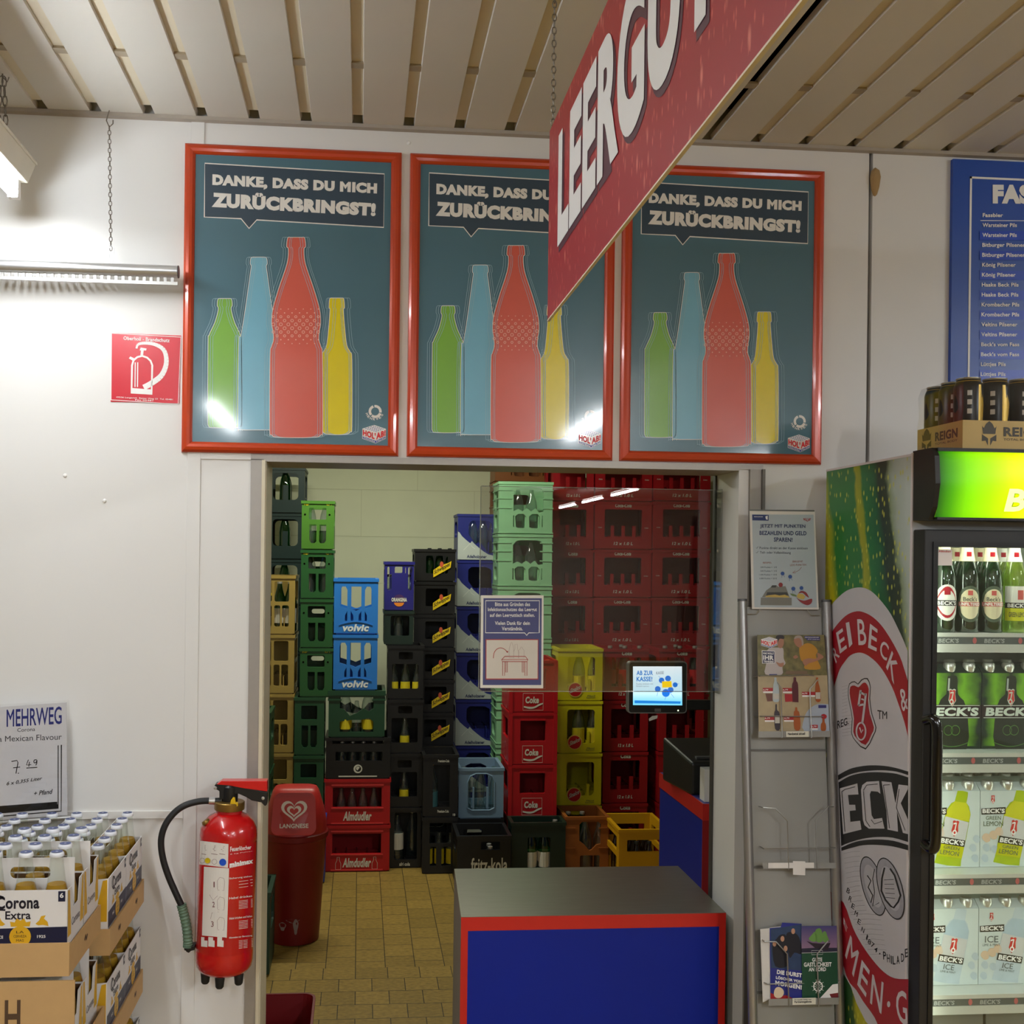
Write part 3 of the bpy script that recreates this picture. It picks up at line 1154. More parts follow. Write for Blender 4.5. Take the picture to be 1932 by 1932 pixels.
M('label_white', (222, 218, 206), 0.6)
M('label_yellow', (216, 196, 30), 0.6)
M('label_red', (190, 24, 28), 0.6)
M('label_blue_green', (60, 110, 120), 0.6)

# --- far left: dark blue-green stack behind, ochre stack before it
DGREEN = plastic('crate_blue_green', (18, 40, 39))
x, yf, w = fit(496, 571, 1578)
zt = zat(540, 882, yf)
h = zt / 8
base = crate(w, .36, h, DGREEN, [N(.2, .84, .30, .88)], '', grid=(3, 4, .3), posts=[(.52, .3, .62, .035)], side=[N(.2, .8, .3, .85)])
for i in range(8):
    c = base if i == 0 else copy_tree(base)
    tag(c, 'dark blue-green crate, %s of the tallest stack by the left jamb' % NTH[i], 'crate', 'dark blue-green crates')
    place(c, x, yf, zt - h * (i + 1))
    if i < 3:
        in_crate(c, 'litre', GGREEN, [(1, 0)] if i else [(1, 0), (1, 1)], 'dark bottle in the %s dark blue-green crate' % NTH[i].split()[0], 'k', gcells=(3, 4))
OCHRE = plastic('crate_ochre', (158, 132, 66))
x, yf, w = fit(474, 555, 1646)
zt = zat(530, 1086, yf)
h = zt / 5
base = crate(w, .36, h, OCHRE, [N(.10, .46, .56, .90, .01), N(.52, .86, .56, .90, .01), N(.10, .46, .14, .50, .01), N(.52, .66, .14, .50, .01), N(.70, .86, .14, .50, .01)],
             '', back=[], grid=(4, 3, .3), side=[N(.15, .85, .56, .9, .01), N(.15, .85, .14, .5, .01)])
for i in range(5):
    c = base if i == 0 else copy_tree(base)
    tag(c, 'ochre yellow crate, %s of the stack half hidden by the left jamb' % NTH[i], 'crate', 'ochre crates')
    place(c, x, yf, zt - h * (i + 1))
    if i == 0:
        in_crate(c, 'litre', GGREEN, [(2, 0), (3, 0)], 'dark bottle with pale label in the topmost ochre crate', 'w', (0.05, 0.14, 'label_white'), gcells=(4, 3))
        in_crate(c, 'long', GBROWN, [(1, 1), (2, 1)], 'brown bottle at the back of the topmost ochre crate', 'y', gcells=(4, 3))
x, yf, w = fit(436, 511, 1690)
zt = zat(500, 1345, yf)
h = zt / 3
base = crate(w, .30, h, plastic('crate_bottle_green', (20, 62, 36)), [N(.2, .8, .5, .86)], '')
for i in range(3):
    c = base if i == 0 else copy_tree(base)
    tag(c, 'bottle green crate, %s of three showing a sliver beside the left jamb' % NTH[i], 'crate', 'bottle green crates at the jamb')
    place(c, x, yf, zt - h * (i + 1))

# --- green stack: four bright ones on three dark ones
G1 = plastic('crate_leaf_green', (66, 112, 36))
G2 = plastic('crate_mid_green', (32, 84, 40))
G3 = plastic('crate_fir_green', (28, 74, 44))
x, yf, w = fit(557, 613, 1646)
zt3 = zat(590, 1316, yf)
h3 = zt3 / 3
gf = [N(.22, .76, .62, .86, .008), P_([(.24, .52), (.46, .52), (.46, .18), (.40, .14), (.30, .14), (.24, .2)]), P_([(.54, .52), (.76, .52), (.76, .2), (.70, .14), (.58, .14), (.54, .18)])]
base = crate(w, .28, h3, G3, gf, '', back=[], side=[N(.2, .8, .5, .85)], grid=(2, 3, .4))
for i in range(3):
    c = base if i == 0 else copy_tree(base)
    tag(c, 'dark fir green crate, %s of the lower half of the green stack' % ['uppermost', 'middle', 'lowest'][i], 'crate', 'dark fir green crates')
    place(c, x, yf, zt3 - h3 * (i + 1))
xu, _, wu = fit(566, 627, 1646)
ztu = zat(597, 945, yf)
h4 = (ztu - zt3) / 4
for i, mt in enumerate((G1, G2, G2, G2)):
    c = crate(wu, .28, h4, mt, gf, '%s green crate with yellow marks, %s of the green stack' % ('bright leaf' if i == 0 else 'mid', NTH[i]), group='green crates with yellow marks', back=[N(.3, .72, .66, .76)] if i else None, side=[N(.2, .8, .5, .85)], grid=(2, 3, .4))
    if i != 2:
        ctext(c, [('VdF', .06, .24, .905, .955, .04, .2), ('0,7 l', .76, .92, .905, .955, .03, 0)], CY)
    for sx in (.1, .86):
        MB().plate(disc((sx - .5) * wu, .72 * h4, .006, n=10), [], lambda u, v, k: Vector((u, -.1412, v)), 0).build('stud_hole', DARK, c)
    place(c, xu, yf, ztu - h4 * (i + 1))
    if i < 2:
        in_crate(c, 'water', GCLEAR, [(0, 0), (1, 0)], 'clear bottle in the %s green crate with yellow marks' % NTH[i].split()[0], gcells=(2, 3))

# --- middle left stack: blue water crates on green, black and two red ones
x, yf, w = fit(616, 739, 1645)
XC, YC = x, yf
zA = [zat(677, p, yf) for p in (1645, 1557, 1470, 1392, 1303)]
RED1 = plastic('crate_red', (176, 14, 22))
for i in range(2):
    h = zA[i + 1] - zA[i]
    c = crate(w, .30, h, RED1, [N(.12, .87, .39, .82, .004)], 'red crate with white script lettering, %s' % ('standing on the tiles' if i == 0 else 'second from the floor, above its twin'),
              group='red lemonade crates', back=[], grid=(6, 4, .26), side=[N(.2, .8, .45, .82)])
    ctext(c, [('Almdudler', .28, .72, .10, .30, .035, .25)], CW)
    rg = MB()
    for z in (.36, .86, .03):
        rg.box(-.40 * w, .40 * w, -.154, -.150, z * h, (z + .025) * h)
    rg.build('ridge', M('crate_red_ridge', (214, 60, 60), 0.4), c)
    if i == 0:
        lg = MB()
        for sx in (.215, .775):
            pts = [(-.16, 0), (.16, 0), (.16, .5), (.07, .75), (.07, 1), (-.07, 1), (-.07, .75), (-.16, .5)]
            lg.stroke([((sx - .5) * w + a * .1, .06 * h + b_ * .26 * h) for a, b_ in pts], lambda a, b_, l: Vector((a, -.152, b_)), .0022, 0, True)
        lg.build('bottle_drawing', CW, c)
    place(c, x, yf, zA[i])
    if i == 1:
        in_crate(c, 'small', GCLEAR, [(1, 0), (2, 0), (3, 0), (4, 0)], 'clear bottle seen through the slot of the upper red script crate', gcells=(6, 4))
h = zA[3] - zA[2]
c = crate(w * .985, .30, h, BLACKP, [N(.15, .88, .44, .66, .003), N(.1, .9, .86, .93, .003)], 'black crate with round white emblem on top of the red script crates', back=[], grid=(6, 4, .2))


def emblem(m, fn):
    wd, hh = c['dims'][0], c['dims'][2]
    m.plate([(.5 + .068 * math.cos(a), .25 + .068 * math.sin(a) * wd / hh) for a in [i * math.pi / 14 for i in range(28)]],
            [[(.505 + .045 * math.cos(a), .25 + .045 * math.sin(a) * wd / hh) for a in [i * math.pi / 10 for i in range(20)]]], fn, 0)
    m.plate([(.5 + .03 * math.cos(a), .26 + .03 * math.sin(a) * wd / hh) for a in [i * math.pi / 6 + .4 for i in range(9)]], [], fn, 0)
    m.plate([(.2, .055), (.8, .055), (.8, .085), (.2, .085)], [], fn, 0)


ctext(c, [], CW, 'emblem', also=emblem)
place(c, x, yf, zA[2])
in_crate(c, 'small', GCLEAR, [(1, 0), (2, 0), (3, 0), (4, 0), (5, 0)], 'clear bottle in the black crate with round white emblem', 'w', gcells=(6, 4))
xg, _, wg = fit(621, 727, 1645)
h = zA[4] - zA[3]
FIR = plastic('crate_dark_green', (22, 66, 42))
c = crate(wg, .30, h, FIR, [P_([(.2, .86), (.8, .86), (.8, .62), (.72, .56), (.62, .62), (.5, .52), (.38, .46), (.28, .6), (.2, .62)]),
                            P_([(.2, .12), (.8, .12), (.8, .34), (.72, .42), (.58, .38), (.42, .38), (.28, .36), (.2, .34)])],
          'dark green crate directly under the two blue water crates', grid=(5, 4, .2), ribs=(.8,), rim=.03)
place(c, xg, yf, zA[3])
in_crate(c, 'water', GCLEAR, [(1, 0), (3, 0)], 'tall clear bottle in the dark green crate under the blue ones', 'w', (0.03, 0.09, 'label_yellow'), gcells=(5, 4))
in_crate(c, 'small', GCLEAR, [(2, 0), (4, 0)], 'short clear bottle in the dark green crate under the blue ones', gcells=(5, 4))
xv, _, wv = fit(629, 712, 1645)
VOL = plastic('crate_sky_blue', (36, 118, 206))
zv = [zA[4], zat(670, 1197, yf), zat(670, 1092, yf)]
h = zv[2] - zv[1]
vf = [P_([(.14, .50), (.14, .80), (.18, .86), (.26, .86), (.30, .80), (.30, .46)]), P_([(.38, .46), (.38, .86), (.62, .86), (.62, .46), (.5, .42)]),
      P_([(.70, .46), (.70, .80), (.74, .86), (.82, .86), (.86, .80), (.86, .50)])]
vl = [P_([(.25, .24), (.25, .34), (.30, .42), (.30, .24)]), P_([(.38, .24), (.38, .42), (.44, .34), (.44, .24)]), P_([(.56, .24), (.56, .34), (.62, .42), (.62, .24)]), P_([(.70, .24), (.70, .42), (.75, .34), (.75, .24)])]
for i in range(2):
    c = crate(wv, .34, h, VOL, vf + vl, '%s blue water crate with white lettering' % ('upper' if i else 'lower'), group='blue water crates', grid=(3, 4, .44), side=[N(.12, .3, .3, .86), N(.38, .62, .3, .86), N(.7, .88, .3, .86)])
    ctext(c, [('volvic', .2, .80, .055, .185, .045, .2)], M('crate_print_pale', (226, 230, 232), 0.5))
    arc = MB()
    pts = [(.12 + .76 * t / 12, .18 + .06 * math.sin(math.pi * t / 12)) for t in range(13)]
    for j_ in range(12):
        (a, za), (b_, zb) = pts[j_], pts[j_ + 1]
        arc.hexa([Vector(((a - .5) * wv, -.17 - q_, (zz - dz) * h)) for zz, dz in () for q_ in ()] or
                 [((a - .5) * wv, -.174, (za - .018) * h), ((b_ - .5) * wv, -.174, (zb - .018) * h), ((b_ - .5) * wv, -.17, (zb - .018) * h), ((a - .5) * wv, -.17, (za - .018) * h),
                  ((a - .5) * wv, -.174, za * h), ((b_ - .5) * wv, -.174, zb * h), ((b_ - .5) * wv, -.17, zb * h), ((a - .5) * wv, -.17, za * h)])
    arc.build('arched_ridge', VOL, c)
    place(c, xv, yf, zv[i])

# --- dark stack right of the blue water crates
x, yf, w = fit(739, 798, 1638)
zD = [zat(765, p, yf) for p in (1638, 1524, 1422, 1320, 1218, 1153, 1060)]
c = crate(w, .28, zD[1], BLACKP, [N(.15, .88, .14, .92, .01)], 'black crate with white bottle label, on the tiles right of the red crates', grid=(2, 3, .14), back=[])
ctext(c, [('afri cola', .32, .66, .04, .10, .03, 0)], CW)
place(c, x, yf, 0)
M('label_palm', (206, 202, 190), 0.6)
in_crate(c, 'litre', GCLEAR, [(0, 0)], 'bottle with large white label in the black crate on the tiles', None, (.09, .19, 'label_palm'), gcells=(2, 3))
in_crate(c, 'litre', GCLEAR, [(1, 1)], 'unlabelled bottle at the back of the black crate on the tiles', 'w', gcells=(2, 3))
xb, _, wb = fit(732, 799, 1638)
for i in range(3):
    h = zD[i + 2] - zD[i + 1]
    c = crate(wb, .28, h, BLACKP, [N(.12, .86, .2, .66, .01), N(.3, .7, .74, .88, .01)], 'plain black crate, %s of three under the navy crate' % ['lowest', 'middle', 'uppermost'][i], group='plain black soda crates', grid=(3, 3, .18), back=[])
    place(c, xb, yf, zD[i + 1])
    w_, d_, h_ = c['dims']
    cells = [(0, 0), (1, 0), (2, 0)] if i == 2 else [(1, 0)]
    in_crate(c, 'small', GCLEAR, cells, 'clear soda bottle with yellow label in the %s plain black crate' % ['lowest', 'middle', 'uppermost'][i], None, (.04, .085, 'label_yellow'), gcells=(3, 3))
xo, _, wo = fit(724, 779, 1638)
c = crate(wo, .28, zD[5] - zD[4], plastic('crate_black_green', (20, 40, 32)), [N(.22, .86, .28, .86, .01)], 'small black-green crate under the navy crate with round emblem', grid=(3, 3, .2), back=[])
place(c, xo, yf, zD[4])
in_crate(c, 'small', GCLEAR, [(1, 0)], 'bottle in the small black-green crate', gcells=(3, 3))
h = zD[6] - zD[5]
NAVY = plastic('crate_navy', (34, 32, 116))
c = crate(wo, .28, h, NAVY, [N(.08, .24, .42, .9, .012), N(.34, .72, .76, .9, .008), N(.80, .94, .42, .9, .012)], 'navy crate with round white and orange emblem', grid=(3, 3, .3))
k = MB()
hh = h
k.plate([(.5 + .2 * math.cos(a), .22 + .2 * math.sin(a) * wo / hh) for a in [i * math.pi / 14 for i in range(28)]], [], front_fn(c, .001), 0)
k.build('emblem_disc', M('emblem_plum', (70, 40, 96), 0.5), c)
k = MB()
k.plate([(.5 + .17 * math.cos(a), .17 + .13 * math.sin(a) * wo / hh) for a in [math.pi + i * math.pi / 10 for i in range(11)]], [], front_fn(c, .0015), 0)
k.build('emblem_orange', M('emblem_orange', (226, 130, 40), 0.5), c)
ctext(c, [('ORANGINA', .24, .77, .19, .27, .05, 0)], CW, lift=.0025)
place(c, xo, yf, zD[5])
in_crate(c, 'small', GCLEAR, [(0, 0), (1, 0), (2, 0)], 'small bottle in the navy crate with round emblem', 'w', gcells=(3, 3))

# --- black crates with slanted yellow badges
x, yf, w = fit(780, 857, 1611)
zs = [zat(818, p, yf) for p in (1036, 1098, 1160, 1222, 1283, 1345, 1407)]
YB = M('badge_yellow', (224, 190, 24), 0.4)
for i in range(6):
    h = zs[i] - zs[i + 1]
    c = crate(w, .30, h, BLACKP, [N(.28, .82, .26, .80, .01)], 'black crate with slanted yellow badge, %s of six' % NTH[i], group='black crates with yellow badges', grid=(4, 3, .2), back=[])
    k = MB()
    bp = [(.46, .14), (.88, .44), (.90, .64), (.82, .58), (.62, .5), (.46, .36)]
    k.plate([(a + .0, b_) for a, b_ in bp], [], lambda u, v, q_: front_fn(c, .008)(u, v, 0) + Vector((0, q_, 0)), .007)
    k.build('badge', YB, c)
    k = MB()
    k.plate([(.66 + .045 * math.cos(a), .54 + .09 * math.sin(a)) for a in [i_ * math.pi / 6 for i_ in range(12)]], [], front_fn(c, .0088), 0)
    k.build('badge_seal', M('badge_seal_red', (190, 80, 50), 0.5), c)
    k = MB()
    vs, fs, _ = text2d('Schweppes', .02, .1)
    k.add([front_fn(c, .009)(.48 + .38 * u, .19 + .27 * u + .17 * v, 0) for u, v in vs], fs)
    k.build('badge_lettering', M('badge_ink', (40, 30, 12), 0.5), c)
    place(c, x, yf, zs[i + 1])
    if i == 0:
        in_crate(c, 'small', GGREEN, [(1, 0), (2, 0), (3, 0)], 'green bottle neck in the topmost crate with yellow badge', 'k', zoff=-.03 + .045, gcells=(4, 3))
hb = zs[6] / 2
base = crate(w, .30, hb, BLACKP, [N(.2, .8, .5, .85)], '')
for i in range(2):
    c = base if i == 0 else copy_tree(base)
    tag(c, 'plain black crate hidden at the bottom of the yellow badge stack, %s' % ['upper', 'lower'][i], 'crate')
    place(c, x, yf, zs[6] - hb * (i + 1))
x, yf, w = fit(801, 867, 1649)
zP = [0, zat(834, 1542, yf), zat(834, 1424, yf)]
c = crate(w, .28, zP[1], BLACKP, [N(.2, .82, .54, .9, .005), N(.22, .4, .14, .48, .005), N(.55, .82, .14, .48, .005)], 'black crate with yellow labels showing, on the tiles left of the fritz crate'.replace('fritz', 'kola'), grid=(3, 3, .12))
place(c, x, yf, 0)
in_crate(c, 'long', GCLEAR, [(0, 0), (1, 0), (2, 0)], 'bottle with tall yellow label in the black crate on the tiles', None, (.035, .125, 'label_yellow'), gcells=(3, 3))
c = crate(w, .28, zP[2] - zP[1], BLACKP, [P_([(.28, .84), (.76, .84), (.76, .16), (.28, .16)])], 'tall open black crate standing on the crate with yellow labels', grid=(2, 3, .14), back=[])
ctext(c, [('Premium-Cola', .42, .74, .88, .925, .03, 0), ('Premium-Cola', .42, .74, .075, .12, .03, 0), ('10', .86, .93, .02, .06, 0.03, 0)], CW)
place(c, x, yf, zP[1])
in_crate(c, 'litre', GCLEAR, [(0, 0)], 'bottle with blue-green label in the tall open black crate', 'y', (.04, .13, 'label_blue_green'), gcells=(2, 3))

# --- dark blue crates with a pale mountain swoosh
x, yf, w = fit(861, 939, 1583)
zt = zat(900, 970, yf)
h = zt / 7
ADB = plastic('crate_royal_blue', (30, 38, 122))
SW = M('swoosh_grey', (186, 192, 190), 0.45)
base = crate(w, .30, h, ADB, [P_([(.26, .80), (.34, .86), (.7, .86), (.82, .80), (.84, .16), (.74, .16), (.56, .38), (.42, .36), (.26, .56)])], '', grid=(4, 3, .4), back=[])
k = MB()
k.plate([(.0, .62), (.04, .60), (.10, .52), (.20, .44), (.30, .37), (.34, .42), (.40, .36), (.52, .27), (.62, .2), (.74, .135), (.86, .11), (1.0, .10), (1.0, .02), (.0, .02)], [], front_fn(base, .0012), 0)
k.build('swoosh', SW, base)
k = MB()
k.stroke([(.14, .22), (.3, .37), (.34, .3), (.42, .25)], lambda a, b_, l: front_fn(base, .0018)(a, b_, 0), .012)
k.build('mountain_line', M('mountain_line', (214, 216, 212), 0.5), base)
ctext(base, [('Adelholzener', .22, .70, .05, .12, .03, .1)], M('crate_print_navy', (24, 34, 90), 0.5), lift=.0022)
for i in range(7):
    c = base if i == 0 else copy_tree(base)
    tag(c, 'dark blue crate with grey mountain swoosh, %s of its stack' % NTH[i], 'crate', 'dark blue crates with grey swoosh')
    place(c, x, yf, zt - h * (i + 1))
    if i == 0:
        in_crate(c, 'water', GCLEAR, [(1, 0), (2, 0), (3, 0)], 'clear bottle in the topmost blue swoosh crate', 'w', gcells=(4, 3))

# --- light blue crate and black kola crate in front
x, yf, w = fit(868, 953, 1643)
zl0, zl1 = zat(910, 1545, yf), zat(910, 1449, yf)
LB = plastic('crate_pale_blue', (122, 150, 176))
c = crate(w, .30, zl0, BLACKP, [N(.2, .8, .5, .85)], 'plain black crate carrying the pale blue crate')
place(c, x, yf, 0)
win = P_([(.2, .22), (.2, .72), (.26, .84), (.38, .89), (.62, .89), (.74, .84), (.80, .72), (.80, .22), (.7, .17), (.3, .17)])
c = crate(w, .34, zl1 - zl0, LB, [win], 'pale blue crate with clear bottles behind an arched window', grid=(3, 4, .16), posts=[(.33, .2, .62, .012), (.64, .2, .62, .012)], side=[N(.2, .8, .3, .84)])
r_ = MB()
arch = [(.2, .22), (.2, .72), (.26, .84), (.38, .89), (.62, .89), (.74, .84), (.80, .72), (.80, .22), (.7, .17), (.3, .17)]
r_.tube([front_fn(c, .001)(a, b_, 0) for a, b_ in arch], .005, 6, closed=True)
r_.build('window_rim', LB, c)
place(c, x, yf, zl0)
in_crate(c, 'water', GCLEAR, [(0, 0), (1, 0), (2, 0), (0, 1), (1, 1), (2, 1)], 'clear water bottle in the pale blue crate', None, gcells=(3, 4))
x, yf, w = fit(867, 968, 1680)
zf = zat(915, 1577, yf)
c = crate(w, .30, zf, BLACKP, [N(.44, .80, .74, .89, .006)], 'open black crate with white kola lettering behind the counter', grid=(4, 5, .3), side=[N(.3, .7, .6, .74)])
ctext(c, [('fritz-kola', .26, .94, .34, .60, .02, 0)], CW)
place(c, x, yf, 0)
in_crate(c, 'long', GCLEAR, [(1, 0), (2, 0), (3, 0), (2, 1), (1, 1)], 'clear bottle in the open black crate with kola lettering', 'w', (.05, .11, 'label_white'), gcells=(4, 5))

# --- mint stack, brown stack behind
x, yf, w = fit(938, 1039, 1604)
zt = zat(990, 909, yf)
h = zt / 7
MINT = plastic('crate_mint', (142, 196, 150))
mf = [P_([(.27, .44), (.27, .80), (.33, .87), (.40, .89), (.72, .89), (.79, .87), (.83, .80), (.83, .44), (.75, .42), (.68, .5), (.6, .44), (.52, .5), (.44, .44), (.36, .48)]),
      P_([(.32, .14), (.30, .34), (.36, .39), (.46, .39), (.51, .34), (.50, .14), (.46, .12), (.36, .12)]), P_([(.57, .14), (.56, .34), (.62, .39), (.72, .39), (.77, .34), (.76, .14), (.72, .12), (.62, .12)]),
      N(.265, .285, .14, .36, .004), N(.80, .82, .14, .36, .004)]
base = crate(w, .30, h, MINT, mf, '', back=[N(.3, .7, .6, .8)], grid=(4, 3, .38), ribs=(.03, .5, .68, .84), side=[N(.2, .8, .45, .86), N(.25, .75, .12, .38)])
for i in range(7):
    c = base if i == 0 else copy_tree(base)
    tag(c, 'mint green crate, %s of the mint stack' % NTH[i], 'crate', 'mint green crates')
    place(c, x, yf, zt - h * (i + 1))
    if i < 2:
        in_crate(c, 'water', GCLEAR, [(1, 0), (2, 0)], 'clear bottle in the %s mint green crate' % NTH[i].split()[0], gcells=(4, 3))
BROWN = plastic('crate_brown', (140, 82, 34))
x, yf, w = fit(930, 1042, 1553)
zt = zat(985, 818, yf)
h = zt / 8
base = crate(w, .30, h, BROWN, mf, '', grid=(4, 3, .38), ribs=(.03, .5, .84))
for i in range(8):
    c = base if i == 0 else copy_tree(base)
    tag(c, 'brown crate, %s of the stack behind the mint stack' % NTH[i], 'crate', 'brown crates behind the mint stack')
    place(c, x, yf, zt - h * (i + 1))

# --- red crates with boxed emblem
x, yf, w = fit(963, 1051, 1641)
zt = zat(1005, 1246, yf)
h = zt / 4
COKE = plastic('crate_bright_red', (178, 14, 24))
base = crate(w, .38, h, COKE, [N(.23, .77, .46, .85, .006)], '', back=[], grid=(3, 4, .3), side=[N(.22, .78, .46, .84, .006)])
k = MB()
for sx in (.02, .98):
    k.box((sx - .5) * w - .012 * (1 if sx < .5 else 1), (sx - .5) * w + .012, -.196, -.19, .0, h * .95)
k.box(-.27 * w, .27 * w, -.195, -.19, .85 * h, .88 * h)
k.build('front_rib', COKE, base)


def cokebox(m, fn):
    m.stroke([(.28, .05), (.71, .05), (.71, .37), (.28, .37)], lambda a, b_, l: fn(a, b_, 0), .008, 0, True)
    top = smooth_path([(.3, .13), (.4, .115), (.52, .12), (.62, .17), (.71, .19)], 4)
    bot = smooth_path([(.71, .17), (.62, .13), (.52, .085), (.42, .075), (.3, .1)], 4)
    m.plate(top + bot, [], fn, 0)


ctext(base, [('Coke', .33, .62, .18, .31, .045, .1)], CW, also=cokebox)
k = MB()
k.plate([(0.07 * math.cos(a) + .02, .2 * h + .06 * math.sin(a)) for a in [i * math.pi / 10 for i in range(20)]], [[(0.055 * math.cos(a) + .02, .2 * h + .047 * math.sin(a)) for a in [i * math.pi / 10 for i in range(20)]]],
        lambda u, v, q_: Vector((-w / 2 - .001, -u, v)), 0)
k.build('side_emblem', M('side_emblem_pale', (196, 90, 96), 0.5), base)
for i in range(4):
    c = base if i == 0 else copy_tree(base)
    tag(c, 'red crate with boxed white emblem, %s of its stack' % NTH[i], 'crate', 'red crates with boxed emblem')
    place(c, x, yf, zt - h * (i + 1))
    if i == 0:
        in_crate(c, 'litre', GCLEAR, [(0, 0), (1, 0), (2, 0)], 'bottle in the topmost red crate with boxed emblem', 'r', gcells=(3, 4))

# --- yellow crates
x, yf, w = fit(1053, 1137, 1620)
zt = zat(1095, 1224, yf)
h = zt / 4
YEL = plastic('crate_lemon_yellow', (214, 204, 16))
base = crate(w, .36, h, YEL, [N(.22, .84, .20, .84, .02)], '', back=[], grid=(3, 4, .24), posts=[(.70, .2, .42, .018)], side=[N(.2, .8, .3, .84)])
k = MB()
k.plate([(.39 + .165 * math.cos(a), .22 + .165 * math.sin(a) * w / h) for a in [i * math.pi / 14 for i in range(28)]], [], lambda u, v, q_: front_fn(base, .004)(u, v, 0) + Vector((0, q_, 0)), .004)
k.build('badge_ring', M('badge_cream', (226, 200, 96), 0.4), base)
k = MB()
k.plate([(.39 + .145 * math.cos(a), .22 + .145 * math.sin(a) * w / h) for a in [i * math.pi / 14 for i in range(28)]], [], front_fn(base, .0046), 0)
k.build('badge', CR, base)
k = MB()
vs, fs, _ = text2d('Sinalco', .03, .2)
k.add([front_fn(base, .0052)(.275 + .23 * u, .15 + .09 * u + .085 * v, 0) for u, v in vs], fs)
k.build('badge_lettering', CW, base)
ctext(base, [('Pfand', .66, .84, .09, .12, .02, .2), ('kasten', .64, .84, .06, .085, .02, .2)], M('small_print_grey', (120, 120, 60), 0.5), 'small_print')
for i in range(4):
    c = base if i == 0 else copy_tree(base)
    tag(c, 'lemon yellow crate with round red badge, %s of its stack' % NTH[i], 'crate', 'lemon yellow crates')
    place(c, x, yf, zt - h * (i + 1))
    if i < 2:
        in_crate(c, 'litre', GCLEAR, [(1, 0), (2, 0)], 'clear bottle with yellow label in the %s lemon yellow crate' % NTH[i].split()[0], None, (.05, .14, 'label_yellow'), gcells=(3, 4))

# --- dark red litre crates: a wall at the back and two stacks in front
DRED = plastic('crate_dark_red', (158, 12, 24))


def red12(w, d, h, long=False, word='Coke'):
    c = crate(w, d, h, DRED, [P_([(.17, .27), (.17, .82), (.19, .84), (.81, .84), (.83, .82), (.83, .27)])], '', back=[],
              grid=(4 if long else 3, 3 if long else 4, .3), side=[N(.2, .8, .3, .84)],
              posts=[(.31, .26, .50, .022), (.5, .26, .50, .022), (.69, .26, .50, .022)] if long else [(.36, .26, .52, .024), (.64, .26, .52, .024)])
    it = [('12 x 1.0 L', .33, .67, .10, .165, .03, .15)]
    it += [('Coca-Cola', .35, .64, .885, .96, .03, .25)] if word != 'Coke' else [('Coke', .39, .62, .88, .965, .04, .1)]
    if long:
        it += [('Coke', .055, .12, .45, .475, .02, .2), ('Coke', .87, .94, .45, .475, .02, .2)]
    ctext(c, it, CW)
    return c


cols = [(1039, 1117, False, 'Coke', 'left'), (1119, 1227, True, 'Coca-Cola', 'middle'), (1229, 1337, True, 'Coca-Cola', 'right')]
for a, b_, lg, wd, nm in cols:
    x, yf, w = fit(a, b_, 1582)
    zt = zat((a + b_) / 2, 856, yf)
    h = zt / 8
    base = red12(w - .004, .30 if lg else .36, h, lg, wd)
    for i in range(8):
        c = base if i == 0 else copy_tree(base)
        tag(c, 'dark red litre crate at the back wall, %s column, %s' % (nm, NTH[i]), 'crate', 'dark red litre crates at the back wall')
        place(c, x, yf, zt - h * (i + 1))
for a, b_, nm in ((1140, 1224, 'yellow'), (1244, 1329, 'dark')):
    x, yf, w = fit(a, b_, 1613)
    zt = zat((a + b_) / 2, 1225, yf)
    h = zt / 4
    base = red12(w, .38, h, False, 'Coke')
    for i in range(4):
        c = base if i == 0 else copy_tree(base)
        who = 'front stack beside lemon yellow crates' if nm == 'yellow' else 'front stack behind the black printer'
        tag(c, 'dark red crate, %s of the %s' % (NTH[i], who), 'crate', 'dark red litre crates in front')
        place(c, x, yf, zt - h * (i + 1))
        if i == 0:
            in_crate(c, 'litre', GCLEAR, [(0, 0), (1, 0), (2, 0), (1, 1)], 'red labelled bottle, top crate of %s' % who.replace('front ', ''), 'w', (.06, .15, 'label_red'), gcells=(3, 4), zoff=.05)

# --- front row on the floor behind the counter
x, yf, w = fit(969, 1071, 1659)
h = zat(1020, 1552, yf)
c = crate(w, .17, h, plastic('crate_dark_pine', (18, 38, 30)), [N(.3, .72, .2, .74, .01)], 'low dark pine green crate behind the counter, beside the kola crate', grid=(4, 2, .3), back=[])
place(c, x, yf, 0)
in_crate(c, 'litre', GGREEN, [(1, 0), (2, 0), (3, 1)], 'dark bottle with pale label in the low dark pine crate', 'w', (.05, .14, 'label_white'), gcells=(4, 2))
x, yf, w = fit(1071, 1152, 1648)
h = zat(1110, 1541, yf)
c = crate(w, .30, h, plastic('crate_brown_light', (150, 84, 34)), [P_([(.32, .86), (.38, .91), (.76, .91), (.82, .86), (.82, .52), (.72, .5), (.62, .42), (.56, .4), (.45, .5), (.32, .58)]), N(.34, .8, .06, .32, .01)],
          'brown crate with wavy window behind the counter', grid=(3, 3, .3), ribs=(.45, .8))
place(c, x, yf, 0)
in_crate(c, 'litre', GCLEAR, [(1, 0), (2, 0)], 'clear bottle in the brown crate with wavy window', 'w', gcells=(3, 3))
in_crate(c, 'litre', GGREEN, [(0, 1), (1, 1)], 'green bottle in the brown crate with wavy window', 'w', zoff=.04, gcells=(3, 3))
x, yf, w = fit(1172, 1268, 1675)
h = zat(1210, 1565, yf)
AMB = plastic('crate_amber_yellow', (206, 152, 16))
c = crate(w, .40, h, AMB, [N(.16, .9, .62, .82, .006)], 'amber yellow crate with red lettering, full of small bottles', grid=(4, 6, .3), side=[N(.15, .85, .6, .84, .006), N(.15, .85, .1, .5, .006)])
ctext(c, [('Coke', .2, .62, .15, .34, .04, .1)], M('crate_print_brick', (170, 56, 20), 0.5))
place(c, x, yf, 0)
